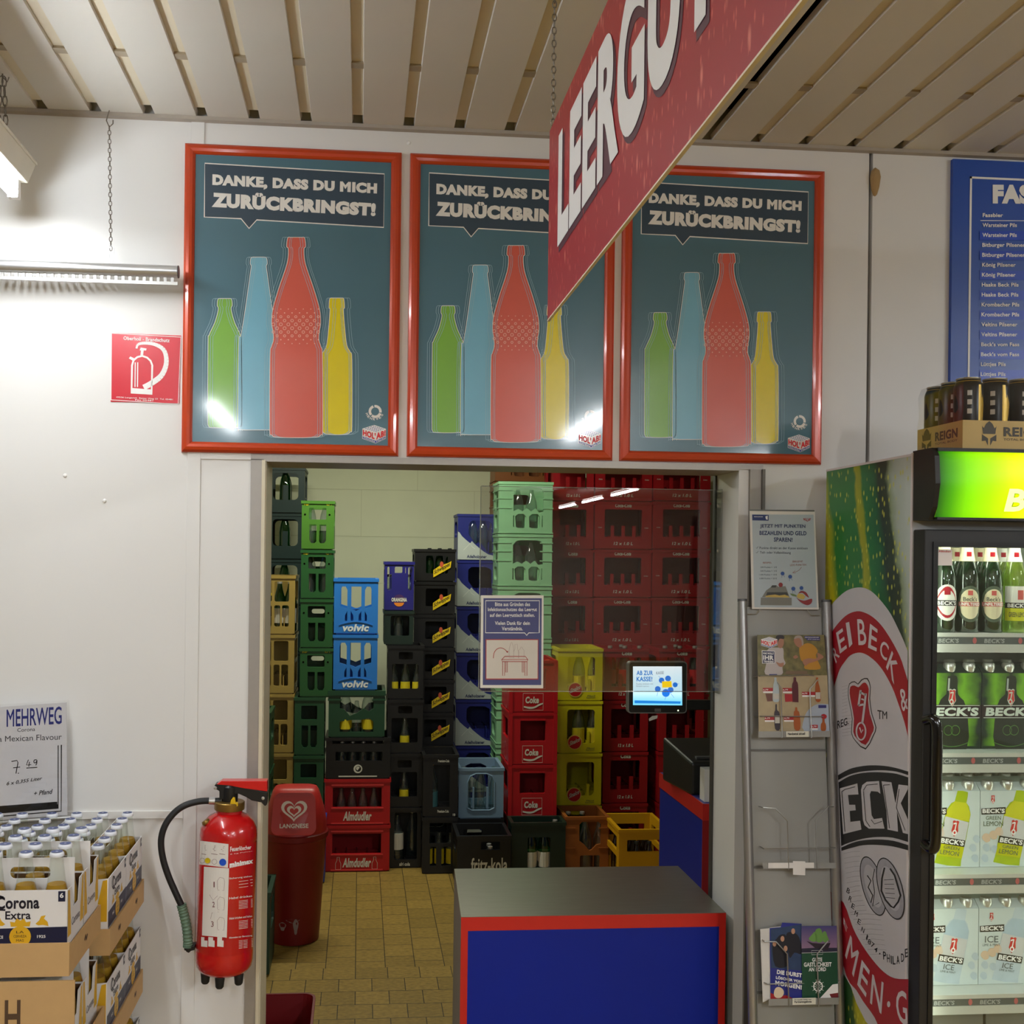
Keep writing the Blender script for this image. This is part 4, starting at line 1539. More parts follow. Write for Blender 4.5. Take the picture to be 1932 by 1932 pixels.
in_crate(c, 'small', GBROWN, [(0, 0), (1, 0), (2, 0), (0, 1), (1, 1), (2, 1), (0, 2), (1, 2), (2, 2), (0, 3), (1, 3), (2, 3)], 'small dark bottle packed in the amber yellow crate', 'k', zoff=.06, gcells=(4, 6))

# ------------------------------------------------------------------ fire extinguisher on the wall
ERED = M('extinguisher_red', (186, 14, 18), 0.22, coat=0.6, var=0.03)
BLK = M('black_plastic', (20, 20, 21), 0.4)
RUB = M('black_rubber', (24, 24, 25), 0.55)
BRASS = M('brass_collar', (150, 120, 62), 0.38, 0.8)
ey = -0.098
q = lambda x, y: (280 + x * 0.21739, 1440 + y * 0.21739)
E = thing('fire_extinguisher', (-0.357, ey, 0.79), 'red fire extinguisher with black hose hanging beside the doorway', 'fire extinguisher')
top, botm = on_y(*q(700, 480), ey), on_y(*q(655, 1800), ey)
ax = (top - botm).normalized()
xx = Vector((1, 0, 0))
xx = (xx - ax * xx.dot(ax)).normalized()
MT = Matrix((xx, ax.cross(xx), ax)).transposed()
L_ = (top - botm).length
R_ = 0.0775
prof = [(0.0001, 0.0), (.05, .001), (.066, .006), (.0745, .018), (R_, .034), (R_, .062), (R_ - .001, .066), (R_, .070), (R_, L_ - .062), (R_ - .0012, L_ - .058), (R_, L_ - .054),
        (R_, L_ - .040), (.0755, L_ - .024), (.067, L_ - .006), (.054, L_ + .008), (.042, L_ + .014), (.036, L_ + .018), (.035, L_ + .028)]
MB().lathe(prof, 40, botm, MT).build('cylinder', ERED, E, smooth=True)
MB().lathe([(.040, L_ + .026), (.041, L_ + .028), (.041, L_ + .046), (.039, L_ + .048), (.02, L_ + .049)], 32, botm, MT).build('collar', BRASS, E, smooth=True)
pl = YP(ey)
P = lambda x, y, dy=0.0: on_y(*q(x, y), ey) + Vector((0, dy, 0))


def slab(pts, y0, y1):
    m = MB()
    pp = [on_y(*q(*p), ey) for p in pts]
    m.plate([(p.x, p.z) for p in pp], [], lambda u, v, w: Vector((u, ey + y0 + w * (y1 - y0), v)), 1)
    return m


MB().lathe([(.021, L_ + .045), (.022, L_ + .05), (.022, L_ + .088), (.017, L_ + .094)], 20, botm, MT).build('valve_block', BLK, E, smooth=True)
slab([(575, 205), (585, 172), (620, 165), (720, 182), (900, 210), (1038, 240), (1032, 350), (1015, 362), (985, 330), (900, 312), (850, 282), (790, 255), (720, 262), (712, 300), (622, 300), (622, 232)],
     -.016, .016).build('handle', BLK, E, bevel=.002)
slab([(600, 172), (640, 143), (1034, 143), (1036, 234), (830, 205), (700, 180)], -.018, .018).build('lever', M('lever_red', (206, 20, 26), 0.3, coat=.4), E, bevel=.0025)
s_ = MB()
for c_ in ((588, 203, 14), (1000, 292, 12)):
    pc = P(c_[0], c_[1], -.0175)
    s_.lathe([(.0001, .002), (.004, .0015), (.005, 0)], 12, pc, Matrix.Rotation(rad(90), 4, 'X'))
s_.build('pivot_pin', ALU, E, smooth=True)
pin = slab([(728, 300), (745, 275), (762, 280), (768, 318), (790, 322), (788, 348), (762, 356), (752, 380), (732, 382), (718, 350)], -.034, -.022)
pin.build('safety_pin', M('pin_yellow', (220, 178, 20), 0.4), E, bevel=.001)
g = P(522, 495, -.04)
MB().lathe([(.0105, 0), (.012, .004), (.010, .01), (.0001, .011)], 14, P(522, 498, -.03), Matrix.Rotation(rad(-35), 4, 'Y')).build('gauge_plug', BRASS, E, smooth=True)
hp = smooth_path([tuple(P(*p, d)) for p, d in (((535, 322), -.005), ((440, 325), -.01), ((330, 350), -.02), ((240, 410), -.025), ((165, 510), -.03), ((128, 640), -.03),
                                               ((140, 800), -.025), ((185, 960), -.02), ((245, 1110), -.015), ((295, 1225), -.012))], 6)
MB().tube(hp, .0088, 14).build('hose', RUB, E, smooth=True)
MB().tube([tuple(P(527, 322, -.005)), tuple(P(578, 325, -.003))], .0102, 14).build('hose_ferrule', ALU, E, smooth=True)
MB().tube([tuple(P(575, 325, -.003)), tuple(P(630, 325, 0))], .0085, 12).build('hose_nipple', BLK, E, smooth=True)
gp = smooth_path([tuple(P(*p, -.012)) for p in ((293, 1215), (315, 1300), (340, 1420), (350, 1540), (348, 1580))], 12)
n_ = len(gp)
rr_ = [(.0125 if (i % 3) else .0138) for i in range(n_)]
MB().tube(gp, rr_, 16).build('nozzle_grip', M('grip_green', (96, 122, 100), 0.5), E, smooth=True)
nz_ = MB()
nz_.tube([tuple(P(348, 1555, -.012)), tuple(P(350, 1600, -.012))], .0105, 14)
nz_.build('nozzle', BLK, E, smooth=True)
slab([(335, 1575), (412, 1560), (412, 1598), (380, 1606), (360, 1625), (335, 1612)], -.02, .012).build('nozzle_clip', BLK, E, bevel=.002)
ft = MB()
for a in (200, 265, 330):
    c = botm + MT @ Vector((.05 * math.cos(rad(a)), .05 * math.sin(rad(a)), -.016))
    MB().lathe([(.008, -.012), (.011, -.008), (.013, .012), (.014, .03)], 12, c, MT).build('foot', RUB, E, smooth=True)
MB().box(-.385, -.33, -.025, 0, 1.12, 1.19).build('wall_bracket', BLK, E, bevel=.002)


def cyl(px, py, lift=0.0):
    """point of the extinguisher's curved face seen at a photograph position"""
    d = ray(px, py).normalized()
    o = CAMPOS - botm
    dp, op = d - ax * d.dot(ax), o - ax * o.dot(ax)
    A, B, C_ = dp.dot(dp), 2 * dp.dot(op), op.dot(op) - (R_ + .0004 + lift) ** 2
    disc_ = max(0.0, B * B - 4 * A * C_)
    return CAMPOS + d * ((-B - math.sqrt(disc_)) / (2 * A))


def cgrid(mb, quad, lift, n=10, m=2):
    tl, tr, br, bl = [q(*p) for p in quad]
    vs = []
    for j in range(m + 1):
        for i in range(n + 1):
            u, v = i / n, j / m
            x = (tl[0] * (1 - u) + tr[0] * u) * (1 - v) + (bl[0] * (1 - u) + br[0] * u) * v
            y = (tl[1] * (1 - u) + tr[1] * u) * (1 - v) + (bl[1] * (1 - u) + br[1] * u) * v
            vs.append(cyl(x, y, lift))
    fs = [(j * (n + 1) + i, (j + 1) * (n + 1) + i, (j + 1) * (n + 1) + i + 1, j * (n + 1) + i + 1) for j in range(m) for i in range(n)]
    mb.add(vs, fs)


w1 = MB()
cgrid(w1, [(447, 672), (695, 702), (690, 908), (441, 878)], .0002)
cgrid(w1, [(482, 898), (700, 912), (680, 1515), (465, 1495)], .0002)
for x in (458, 520, 598):
    cgrid(w1, [(x, 1508), (x + 56, 1512), (x + 54, 1596), (x - 1, 1590)], .0002, 4)
w1.build('instruction_label', M('label_paper', (226, 220, 212), 0.45), E)
for x, y, r, c_ in ((513, 845, 24, (216, 190, 20)), (645, 860, 31, (20, 80, 196))):
    MB().plate(disc(0, 0, 1, n=18), [], lambda u, v, w: cyl(*q(x + u * r, y - v * r), .0018), 0).build('label_dot', M('dot_%d' % r, c_, .4), E)
pr = MB()
for x, y, r in ((467, 845, 22), (572, 855, 22)):
    pr.stroke([q(x + math.cos(a) * r, y + math.sin(a) * r) for a in [i * math.pi / 8 for i in range(16)]], cyl, .5, .0005, True)
for i, (x0, x1) in enumerate(((490, 660), (490, 655), (490, 640), (495, 650), (460, 500), (545, 600), (615, 665))):
    y = 715 + i * 13 if i < 4 else 785
    pr.stroke([q(x0, y), q((x0 + x1) / 2, y + 4), q(x1, y + 8)], cyl, .9, .0005)
for n__, x, y in (('1', 570, 1055), ('2', 565, 1228), ('3', 555, 1398)):
    w__ = 5 if n__ == '1' else 11
    pr.qtext(n__, [q(x - w__, y - 26), q(x + w__, y - 26), q(x + w__, y + 22), q(x - w__, y + 22)], cyl, .0005, .01)
for y in (1000, 1170, 1345):
    pr.stroke([q(600, y + 95), q(598, y + 20), q(620, y - 10), q(655, y), q(662, y + 30), q(655, y + 105), q(600, y + 100)], cyl, .5, .0005)
pr.stroke([q(530, 1140), q(560, 1190), q(600, 1150)], cyl, .5, .0005)
pr.stroke([q(540, 1350), q(550, 1300), q(610, 1290)], cyl, .5, .0005)
pr.build('label_drawing', M('label_ink', (120, 70, 70), 0.5), E)
rd = MB()
for x in (486, 562, 640):
    cgrid(rd, [(x, 1510), (x + 30, 1512), (x + 29, 1540), (x - 1, 1538)], .0006, 3)
rd.build('fire_class_mark', M('class_mark_red', (150, 14, 24), 0.4), E)
wt = MB()
wt.qtext('Feuerl\u00f6scher', [q(710, 725), q(893, 712), q(893, 745), q(710, 768)], cyl, .0005, .02)
wt.qtext('minimax', [q(705, 860), q(910, 828), q(908, 868), q(705, 910)], cyl, .0005, .06)
for y, s_ in ((995, 'Sicherung ziehen'), (1165, 'Hebel dr\u00fccken'), (1340, 'Hebel dr\u00fccken und halten'), (1510, 'Hinweise zur Benutzung')):
    wt.qtext(s_, [q(702, y - 2), q(900, y - 22), q(900, y - 6), q(702, y + 18)], cyl, .0005, .01)
    for k in range(6):
        if k % 2 == 0 or y > 1100:
            wt.stroke([q(785, y + 32 + k * 13), q(850, y + 24 + k * 13), q(905, y + 14 + k * 13)], cyl, .7, .0005)
wt.qtext('6 kg Pulver', [q(710, 786), q(905, 760), q(905, 766), q(710, 796)], cyl, .0005, 0)
wt.build('lettering', PWHITE, E)

# ------------------------------------------------------------------ price card above the beer stack
K = thing('price_card', (-0.9, -.05, 1.19), 'white handwritten price card on the wall above the beer stack', 'sign')
q = lambda x, y: (x * .327, 1300 + y * .327)
pl = YP(-.047)
cp = [on_y(*p, -.047) for p in ((-60, 1338), (125, 1325), (127, 1538), (-60, 1552))]
MB().plate([(p.x, p.z) for p in cp], [], lambda u, v, w: Vector((u, -.047 + w, v)), .003).build('card', M('card_paper', (222, 220, 222), .5), K)
MB().poly([(-60, 1333), (131, 1321), (133, 1542), (-60, 1556)], YP(-.0485), 0).build('clear_sleeve', glass('clear_sleeve', (.97, .97, .97), .05), K)
rl = [on_y(*p, -.05) for p in ((-60, 1557), (134, 1543))]
MB().tube([rl[0], rl[1]], .006, 10).build('rail', ALU, K, smooth=True)
MB().box(-.9, -.86, -.045, 0, 1.24, 1.29).build('bracket', ALU, K)
bl = MB()
bl.poly([q(*p) for p in [(333, 325), (338, 325), (338, 690), (-200, 735), (-200, 710), (333, 665)]], pl, .0006)
bl.poly([q(*p) for p in [(330, 650), (333, 690), (-200, 735), (-200, 690)]], pl, .0007)
bl.stroke([q(354, 322), q(353, 704), q(-200, 752)], pl, 2.2, .0006)
bl.build('border', M('card_black', (22, 22, 26), .4), K)
m = MB()
m.qtext('MEHRWEG', [q(38, 118), q(356, 100), q(356, 202), q(38, 220)], pl, .0006, .012)
m.build('heading', M('card_blue', (46, 54, 130), .4), K)
m = MB()
m.qtext('Corona', [q(100, 226), q(202, 220), q(202, 242), q(100, 248)], pl, .0006, 0)
m.qtext('Extra Mexican Flavour', [q(-92, 276), q(356, 258), q(356, 292), q(-92, 308)], pl, .0006, 0)
m.build('lettering', M('card_grey_ink', (70, 70, 76), .5), K)
m = MB()
hs = lambda pts, w=1.5: m.stroke([q(*p) for p in pts], pl, w, .0008)
hs([(66, 418), (98, 412), (104, 425), (96, 465), (92, 488)], 1.6)
hs([(76, 455), (116, 450)])
hs([(105, 484), (108, 488)], 2)
hs([(164, 408), (152, 438), (180, 436)])
hs([(170, 420), (166, 448)])
hs(smooth_path([(212, 408), (198, 410), (196, 424), (208, 424), (213, 410), (212, 428), (206, 440)], 3))
hs([(152, 456), (215, 452)])
m.qtext('6 x 0,355 Liter', [q(38, 535), q(244, 505), q(244, 526), q(38, 560)], pl, .0008, .012, .25)
m.qtext('+ Pfand', [q(196, 590), q(304, 576), q(304, 604), q(196, 616)], pl, .0008, .012, .25)
m.build('handwriting', M('pen_black', (18, 18, 24), .5), K)

# ------------------------------------------------------------------ stacked beer six-packs
CG = glass('beer_bottle_glass', (0.94, 0.96, 0.93), 0.03, rim=0.55)
BEER = glass('golden_beer', (0.72, 0.50, 0.12), 0.03, body=0.62, body_col=(206, 158, 52), rim=.3)
CAPW = M('cap_white_enamel', (226, 228, 234), 0.35)
CAPI = M('cap_blue_print', (70, 82, 128), 0.4)
CARD = M('cardboard_tan', (198, 160, 108), 0.7, var=0.06, bump=0.03, scale=30)
CARDI = M('cardboard_brown_inside', (92, 62, 30), 0.8)
PACKW = M('carton_white', (230, 227, 226), 0.4, var=0.02)
PACKN = M('carton_navy', (18, 24, 58), 0.4)
PACKG = M('carton_gold', (222, 172, 36), 0.4)
PACKINK = M('carton_ink', (24, 22, 40), 0.4)


def beer_proto():
    B = thing('beer_bottle', (0, 0, 0), '', 'bottle', 'clear beer bottles in the stacked six-packs')
    pr = [(.0285, 0), (.0300, .004), (.0300, .128), (.0275, .148), (.0185, .185), (.0138, .225), (.0130, .236)]
    MB().lathe(pr, 18).build('glass', CG, B, smooth=True)
    MB().lathe([(.0275, .004), (.0288, .008), (.0288, .127), (.0262, .147), (.0187, .178), (.0001, .1785)], 16).build('beer', BEER, B, smooth=True)
    cp = MB().lathe([(.0150, .2365), (.0156, .238), (.0144, .2435), (.0128, .2455), (.0001, .246)], 20).build('cap', CAPW, B, smooth=True)
    MB().plate(disc(0, 0, .0122, n=14), [disc(0, 0, .0030, n=10)], lambda u, v, w: Vector((u, v, .2466)), 0).build('cap_print', CAPI, cp)
    return B


def pack_proto():
    w, d, h = .192, .130, .176
    p = thing('sixpack_carton', (0, 0, 0), '', 'carton', 'white beer six-pack cartons')
    t = .0012
    b = MB()
    for s in (-1, 1):
        b.plate([(-w / 2, 0), (w / 2, 0), (w / 2, h), (-w / 2, h)], [], lambda u, v, k: Vector((u * -s, s * (d / 2 - k), v)), t)
        b.plate([(-d / 2, 0), (d / 2, 0), (d / 2, h), (.03, h * .985), (0.02, h * .72), (-.02, h * .72), (-.03, h * .985), (-d / 2, h)], [],
                lambda u, v, k: Vector((s * (w / 2 - k), u * s, v)), t)
    b.box(-w / 2, w / 2, -d / 2, d / 2, 0, .0015)
    bx0 = b.build('box', PACKW, p)
    MB().plate([(-w / 2 + .003, 0.02), (w / 2 - .003, 0.02), (w / 2 - .003, .226), (-w / 2 + .003, .226)], [rr(-.042, .042, .182, .207, .010)],
               lambda u, v, k: Vector((u, -.0008 + k, v)), .0016).build('handle_panel', PACKW, p)
    i_ = MB()
    for s in (-1, 1):
        i_.plate([(-w / 2 + .002, .02), (w / 2 - .002, .02), (w / 2 - .002, h - .002), (-w / 2 + .002, h - .002)], [], lambda u, v, k: Vector((u, s * (d / 2 - .0022), v)), 0)
    i_.box(-.0325, -.0315, -d / 2 + .002, d / 2 - .002, .02, .12)
    i_.box(.0315, .0325, -d / 2 + .002, d / 2 - .002, .02, .12)
    i_.build('inner_liner', CARDI, p)
    for s, nm in ((-1, 'front'), (1, 'rear')):
        f = lambda lift: (lambda u, v, k: Vector((-s * (u - .5) * w, s * (d / 2 + lift), v * h)))
        n = MB()
        n.plate([(0.0, .33), (1, .33), (1, .56), (0, .545)], [], f(.0004), 0)
        n.plate([(.9, .86), (.975, .86), (.975, .985), (.9, .985)], [], f(.0004), 0)
        n.build('navy_band', PACKN, bx0)
        g = MB()
        g.plate([(.5 + .115 * math.cos(a), .45 + .115 * math.sin(a) * w / h) for a in [i * math.pi / 12 for i in range(24)]], [], f(.0008), 0)
        for sx in (-1, 1):
            g.plate([(.5 + sx * x, y) for x, y in ((.16, .60), (.19, .58), (.24, .585), (.30, .57), (.29, .62), (.25, .66), (.27, .70), (.22, .69), (.2, .64))], [], f(.0004), 0)
        g.plate([(.40, .57), (.60, .57), (.61, .63), (.56, .62), (.54, .67), (.5, .64), (.46, .67), (.44, .62), (.39, .63)], [], f(.0004), 0)
        g.build('gold_print', PACKG, bx0)
        k_ = MB()
        k_.text('Corona', f(.0006), .03, 0, (.24, .70, .78, .93))
        k_.stroke([(.32, .92), (.24, .95), (.20, .90), (.20, .83), (.26, .775), (.34, .77)], lambda a, c, l: f(.0006)(a, c, 0), .022)
        k_.text('Extra', f(.0006), .02, 0, (.34, .61, .655, .755))
        for i, s2 in enumerate(('LA', 'CERVEZA', 'MAS', 'FINA')):
            k_.text(s2, f(.0011), 0, 0, (.46 - .03 * (i == 1), .54 + .03 * (i == 1), .49 - i * .05, .52 - i * .05))
        k_.build('lettering', PACKINK, bx0)
        k_ = MB()
        k_.text('6', f(.0008), .03, 0, (.917, .958, .905, .965))
        k_.text('SINCE', f(.0008), .02, 0, (.22, .32, .43, .465))
        k_.text('1925', f(.0008), .02, 0, (.68, .77, .43, .465))
        k_.build('small_lettering', PWHITE, p)
    for s in (-1, 1):
        f = lambda lift: (lambda u, v, k: Vector((s * (w / 2 + lift), s * (u - .5) * d, v * h)))
        g = MB()
        g.plate([(.02, .42), (.22, .42), (.2, .6), (.12, .97), (.02, .985)], [], f(.0004), 0)
        g.plate([(.78, .42), (.98, .42), (.98, .985), (.9, .97), (.8, .6)], [], f(.0004), 0)
        g.build('gold_stripe', PACKG, bx0)
        k_ = MB()
        k_.text('Corona', f(.0006), .02, 0, (.25, .75, .50, .60))
        k_.build('side_lettering', M('carton_grey_ink', (120, 118, 124), .5), p)
    return p


def tray(label, w, d, hf, hs, cx, yf, z, front_text=None, group=None):
    T = thing('cardboard_tray', (cx, yf + d / 2, z), label, 'tray', group)
    b = MB()
    x0, x1, y0, y1 = cx - w / 2, cx + w / 2, yf, yf + d
    t = .004
    b.box(x0, x1, y0, y0 + t, z, z + hf)
    b.box(x0, x1, y1 - t, y1, z, z + hs)
    b.box(x0, x0 + t, y0 + t, y1 - t, z, z + hs)
    b.box(x1 - t, x1, y0 + t, y1 - t, z, z + hs)
    b.box(x0 + t, x1 - t, y0 + t, y1 - t, z, z + t)
    b.build('box', CARD, T)
    i_ = MB()
    if front_text:
        for s, a, c, zz0, zz1 in front_text:
            i_.text(s, lambda u, v, k: Vector((u, y0 - .0006, v)), .02, 0, (a, c, z + zz0, z + zz1))
    for a in ([y0 + d * .5] if d < .33 else [y0 + d * .25, y0 + d * .75]):
        i_.stroke([(a - .012, z + hs * .5), (a - .004, z + hs * .62), (a + .004, z + hs * .45), (a + .012, z + hs * .6)], lambda p_, r_, l: Vector((x1 + .0006, p_, r_)), .008)
    i_.build('print', M('cardboard_print', (84, 62, 44), .6), T)
    return T


PK, BT = pack_proto(), beer_proto()
used = {'p': False, 'b': False}


def put(kind, proto, loc, rz, label, group=None):
    o = proto if not used[kind] else copy_tree(proto)
    used[kind] = True
    o.location, o.rotation_euler = loc, (0, 0, rz)
    tag(o, label, None, group)
    return o


XR = -.600   # right edge of the front trays
LZ = [1.040, .793, .546]
lev = ['top', 'second', 'third']
for l, z in enumerate(LZ[:2]):
    w_, d_ = .396, .272
    yf = -.752
    tray('tan cardboard tray under the front six-packs of the top layer' if l == 0 else 'tan box with tall plain front panel and dark H, second layer of the beer stack',
         w_, d_, .070 if l == 0 else .238, .062 if l == 0 else .07, XR - w_ / 2 + (.012 if l else 0), yf, z,
         [('Corona', XR - .35, XR - .185, .012, .03)] if l == 0 else [('H', XR - .13, XR - .098, .13, .20)])
    for i, cx in enumerate((XR - .006 - .096, XR - .006 - .29)):
        for j, cy in enumerate((yf + .07, yf + .203)):
            if l and i:
                continue
            pos = ('right front', 'left front') if j == 0 else ('right, second row from the front', 'left, second row from the front')
            put('p', PK, (cx, cy, z + .0045), 0, 'white beer six-pack carton, %s layer, %s' % (lev[l], pos[i]))
            for bx in (-.064, 0, .064):
                for by in (-.0325, .0325):
                    put('b', BT, (cx + bx, cy + by, z + .0065), 0, 'clear beer bottle, %s layer, %s, %s %s' % (lev[l], ('front right carton', 'front left carton')[i] if j == 0 else ('second row right carton', 'second row left carton')[i],
                        ('front' if by < 0 else 'back'), ('left', 'middle', 'right')[round(bx / .064) + 1]), 'clear beer bottles in the six-packs')
XB = XR + .020
LR_ = [z - .062 for z in LZ]
for l, z in enumerate(LR_):
    w_, d_ = .272, .396
    yf = -.472
    tray('tan cardboard tray under the rear six-packs of the %s layer' % lev[l], w_, d_, .062, .062, XB - w_ / 2, yf, z)
    for i, cx in enumerate((XB - .006 - .0655, XB - .006 - .199)):
        for j, cy in enumerate((yf + .102, yf + .296)):
            if l and i:
                continue
            pos = '%s %s' % (('right', 'left')[i], ('nearer', 'farther')[j])
            put('p', PK, (cx, cy, z + .0045), rad(90), 'white beer six-pack carton turned sideways, %s layer, %s of the rear tray' % (lev[l], pos))
            for by in (-.064, 0, .064):
                for bx in (-.0325, .0325):
                    put('b', BT, (cx + bx, cy + by, z + .0065), 0, 'clear beer bottle, %s layer, %s sideways carton, %s row, %s' % (lev[l], pos, ('front', 'middle', 'back')[round(by / .064) + 1], 'left' if bx < 0 else 'right'), 'clear beer bottles in the six-packs')
    if l == 0:
        # further row to the left, mostly beyond the frame
        tray('tan cardboard tray at the far left of the top layer, mostly out of view', .272, .396, .062, .062, XB - .272 - .004 - .136, yf, z)
        for i, cx in enumerate((XB - .276 - .0715, XB - .276 - .205)):
            if i:
                continue
            for j, cy in enumerate((yf + .102, yf + .296)):
                put('p', PK, (cx, cy, z + .0045), rad(90), 'white beer six-pack carton at the left edge of the photo, %s' % ('nearer the viewer', 'nearer the wall')[j])
                for by in (-.064, 0, .064):
                    for bx in (-.0325, .0325):
                        put('b', BT, (cx + bx, cy + by, z + .0065), 0, 'clear beer bottle at the left photo edge, carton %s, %s %s' % (('nearer the viewer', 'nearer the wall')[j], ('front', 'middle', 'back')[round(by / .064) + 1], 'left' if bx < 0 else 'right'), 'clear beer bottles in the six-packs')
bx_ = thing('cardboard_box', (XR - .2, -.616, 0), 'closed tan cardboard box at the foot of the front beer stack', 'box')
MB().box(XR - .396, XR + .012, -.752, -.48, 0, LZ[1] - .002).build('box', CARD, bx_)
bx_ = thing('cardboard_box', (XB - .136, -.274, 0), 'closed tan cardboard box at the foot of the rear beer stack', 'box')
MB().box(XB - .272, XB, -.472, -.076, 0, LR_[2] - .002).build('box', CARD, bx_)
bx_ = thing('cardboard_box', (XB - .41, -.274, 0), 'tall tan cardboard boxes carrying the left edge tray', 'box')
MB().box(XB - .548, XB - .276, -.472, -.076, 0, LR_[0] - .002).build('box', CARD, bx_)

# ------------------------------------------------------------------ hanging clear screen with notice
SCN = thing('clear_screen', (.74, .2, 1.522), 'clear acrylic screen hanging in the right half of the doorway', 'screen')
PANE = glass('acrylic_pane', (0.90, 0.90, 0.90), 0.075, rough=0.0)
MB().box(.366, 1.103, .186, .190, 1.522, 2.150).build('pane', PANE, SCN)
e = MB()
for x0, x1, z0, z1 in ((.364, .3665, 1.522, 2.15), (.3665, 1.103, 1.5205, 1.5225), (.3665, 1.103, 2.1495, 2.1515)):
    e.box(x0, x1, .1855, .1905, z0, z1)
e.build('pane_edge', glass('acrylic_edge', (.75, .8, .78), .2, body=.35, body_col=(190, 196, 188)), SCN)
MB().box(1.0985, 1.1035, .125, .186, 1.522, 2.150).build('mounting_flange', PANE, SCN)
b = MB()
for z in (1.60, 1.96, 2.10):
    b.lathe([(.0001, -.003), (.005, -.002), (.006, 0)], 10, (1.0985, .15, z), Matrix.Rotation(rad(90), 4, 'Y'))
b.build('screw', STEEL, SCN, smooth=True)

NT = thing('notice', (.468, .18, 1.53), 'white bordered blue notice with red table drawing on the clear screen', 'sign')
q = lambda x, y: (900 + x * .10352, 1110 + y * .10352)
pl = YP(.1845)
c4 = [on_y(*q(*p), .1845) for p in ((72, 128), (1213, 128), (1206, 1822), (58, 1815))]
NP = MB().plate([(p.x, p.z) for p in c4], [], lambda u, v, w: Vector((u, .1845 + w, v)), .0012).build('paper', M('notice_white', (238, 234, 224), .5, var=.01), NT)
MB().poly([q(*p) for p in [(118, 180), (1180, 180), (1170, 1762), (105, 1762)]], pl, .0004).build('blue_field', M('notice_blue', (74, 78, 128), .5, var=.02), NP)
m = MB()
m.stroke([q(*p) for p in [(158, 225), (1138, 225), (1134, 810), (942, 812), (906, 858), (868, 812), (155, 810)]], pl, 1.7, .0008, True)
for s_, x0, x1, y0, y1 in (('Bitte aus Gr\u00fcnden des', 328, 966, 255, 325), ('Infektionsschutzes das Leergut', 198, 1092, 352, 435), ('auf den Leerguttisch stellen.', 234, 1052, 455, 540),
                           ('Vielen Dank f\u00fcr dein', 326, 964, 600, 668), ('Verst\u00e4ndnis.', 452, 832, 698, 768)):
    m.qtext(s_, [q(x0, y0), q(x1, y0), q(x1, y1), q(x0, y1)], pl, .0008, .018)
m.build('lettering', PWHITE, NP)
MB().poly([q(*p) for p in [(155, 925), (1122, 925), (1118, 1665), (155, 1665)]], pl, .0006).build('red_frame', M('notice_red', (172, 58, 60), .5), NP)
MB().poly([q(*p) for p in [(172, 942), (1108, 942), (1104, 1645), (170, 1645)]], pl, .0009).build('picture_field', M('notice_cream', (222, 214, 202), .5), NP)
m = MB()
st = lambda pts, w=.9, cl=False: m.stroke([q(*p) for p in pts], pl, w, .0013, cl)
st([(505, 1240), (880, 1240), (925, 1300), (915, 1335), (460, 1335), (450, 1300)], 1.3, True)
st([(450, 1300), (925, 1300)], 1.0)
for x0, x1, y0, y1 in ((465, 503, 1340, 1592), (525, 552, 1340, 1532), (824, 850, 1340, 1532), (872, 910, 1340, 1592)):
    st([(x0, y0), (x0, y1), (x1, y1), (x1, y0)], 1.0)
st(smooth_path([(297, 1275), (310, 1180), (360, 1110), (430, 1085), (500, 1110), (556, 1165)], 4), 1.2)
m.poly([q(*p) for p in [(528, 1152), (570, 1140), (558, 1180)]], pl, .0013)
m.build('table_drawing', M('notice_red_line', (176, 60, 54), .5), NP)
m = MB()
st(smooth_path([(588, 1270), (586, 1120), (605, 1040), (628, 985), (655, 1040), (668, 1120), (666, 1270)], 3), .5, True)
st([(668, 1275), (668, 1160), (690, 1100), (692, 1020), (735, 1020), (740, 1100), (756, 1160), (756, 1275)], .5, True)
st([(760, 1275), (760, 1130), (790, 1100), (800, 1070), (820, 1070), (830, 1100), (858, 1130), (858, 1275)], .5, True)
m.build('bottle_drawing', M('notice_grey_line', (176, 150, 142), .5), NP)

# ------------------------------------------------------------------ counters
BLUE = M('counter_blue', (5, 32, 140), .5, spec=.3, var=.04, scale=8)
REDT = M('counter_red_edge', (196, 34, 26), .4)
CTR = thing('return_counter', (.69, .2, 0), 'blue counter with red edges and grey steel top in the doorway', 'counter')
CX0, CX1, CXB, CY0, CY1, CZ = .300, 1.079, .322, -.012, .455, .90
MB().hexa([(CX0, CY0, 0), (CX1, CY0, 0), (CX1, CY1, 0), (CXB, CY1, 0), (CX0, CY0, CZ - .01), (CX1, CY0, CZ - .01), (CX1, CY1, CZ - .01), (CXB, CY1, CZ - .01)]).build('body', M('counter_grey_side', (122, 116, 120), .5), CTR)
MB().box(CX0 + .02, CX1 - .02, CY0 - .004, CY0, 0, CZ - .04).build('front_panel', BLUE, CTR)
for n_, bx in (('edge_strip', (CX0, CX0 + .02, CY0 - .005, CY0, 0, CZ - .04)), ('edge_strip', (CX1 - .02, CX1, CY0 - .005, CY0, 0, CZ - .04)), ('top_edge_strip', (CX0, CX1, CY0 - .005, CY0, CZ - .04, CZ - .001))):
    MB().box(*bx).build(n_, REDT, CTR)


def worktop():
    m = M('brushed_worktop', (122, 119, 110), .34, .75, var=.14, scale=6)
    nt = m.node_tree
    nz = [n for n in nt.nodes if n.type == 'TEX_NOISE'][0]
    mp = nt.nodes.new('ShaderNodeMapping')
    mp.inputs['Rotation'].default_value = (0, 0, .5)
    mp.inputs['Scale'].default_value = (2, 14, 1)
    tc = [n for n in nt.nodes if n.type == 'TEX_COORD'][0]
    nt.links.new(tc.outputs['Object'], mp.inputs[0])
    nt.links.new(mp.outputs[0], nz.inputs['Vector'])
    return m


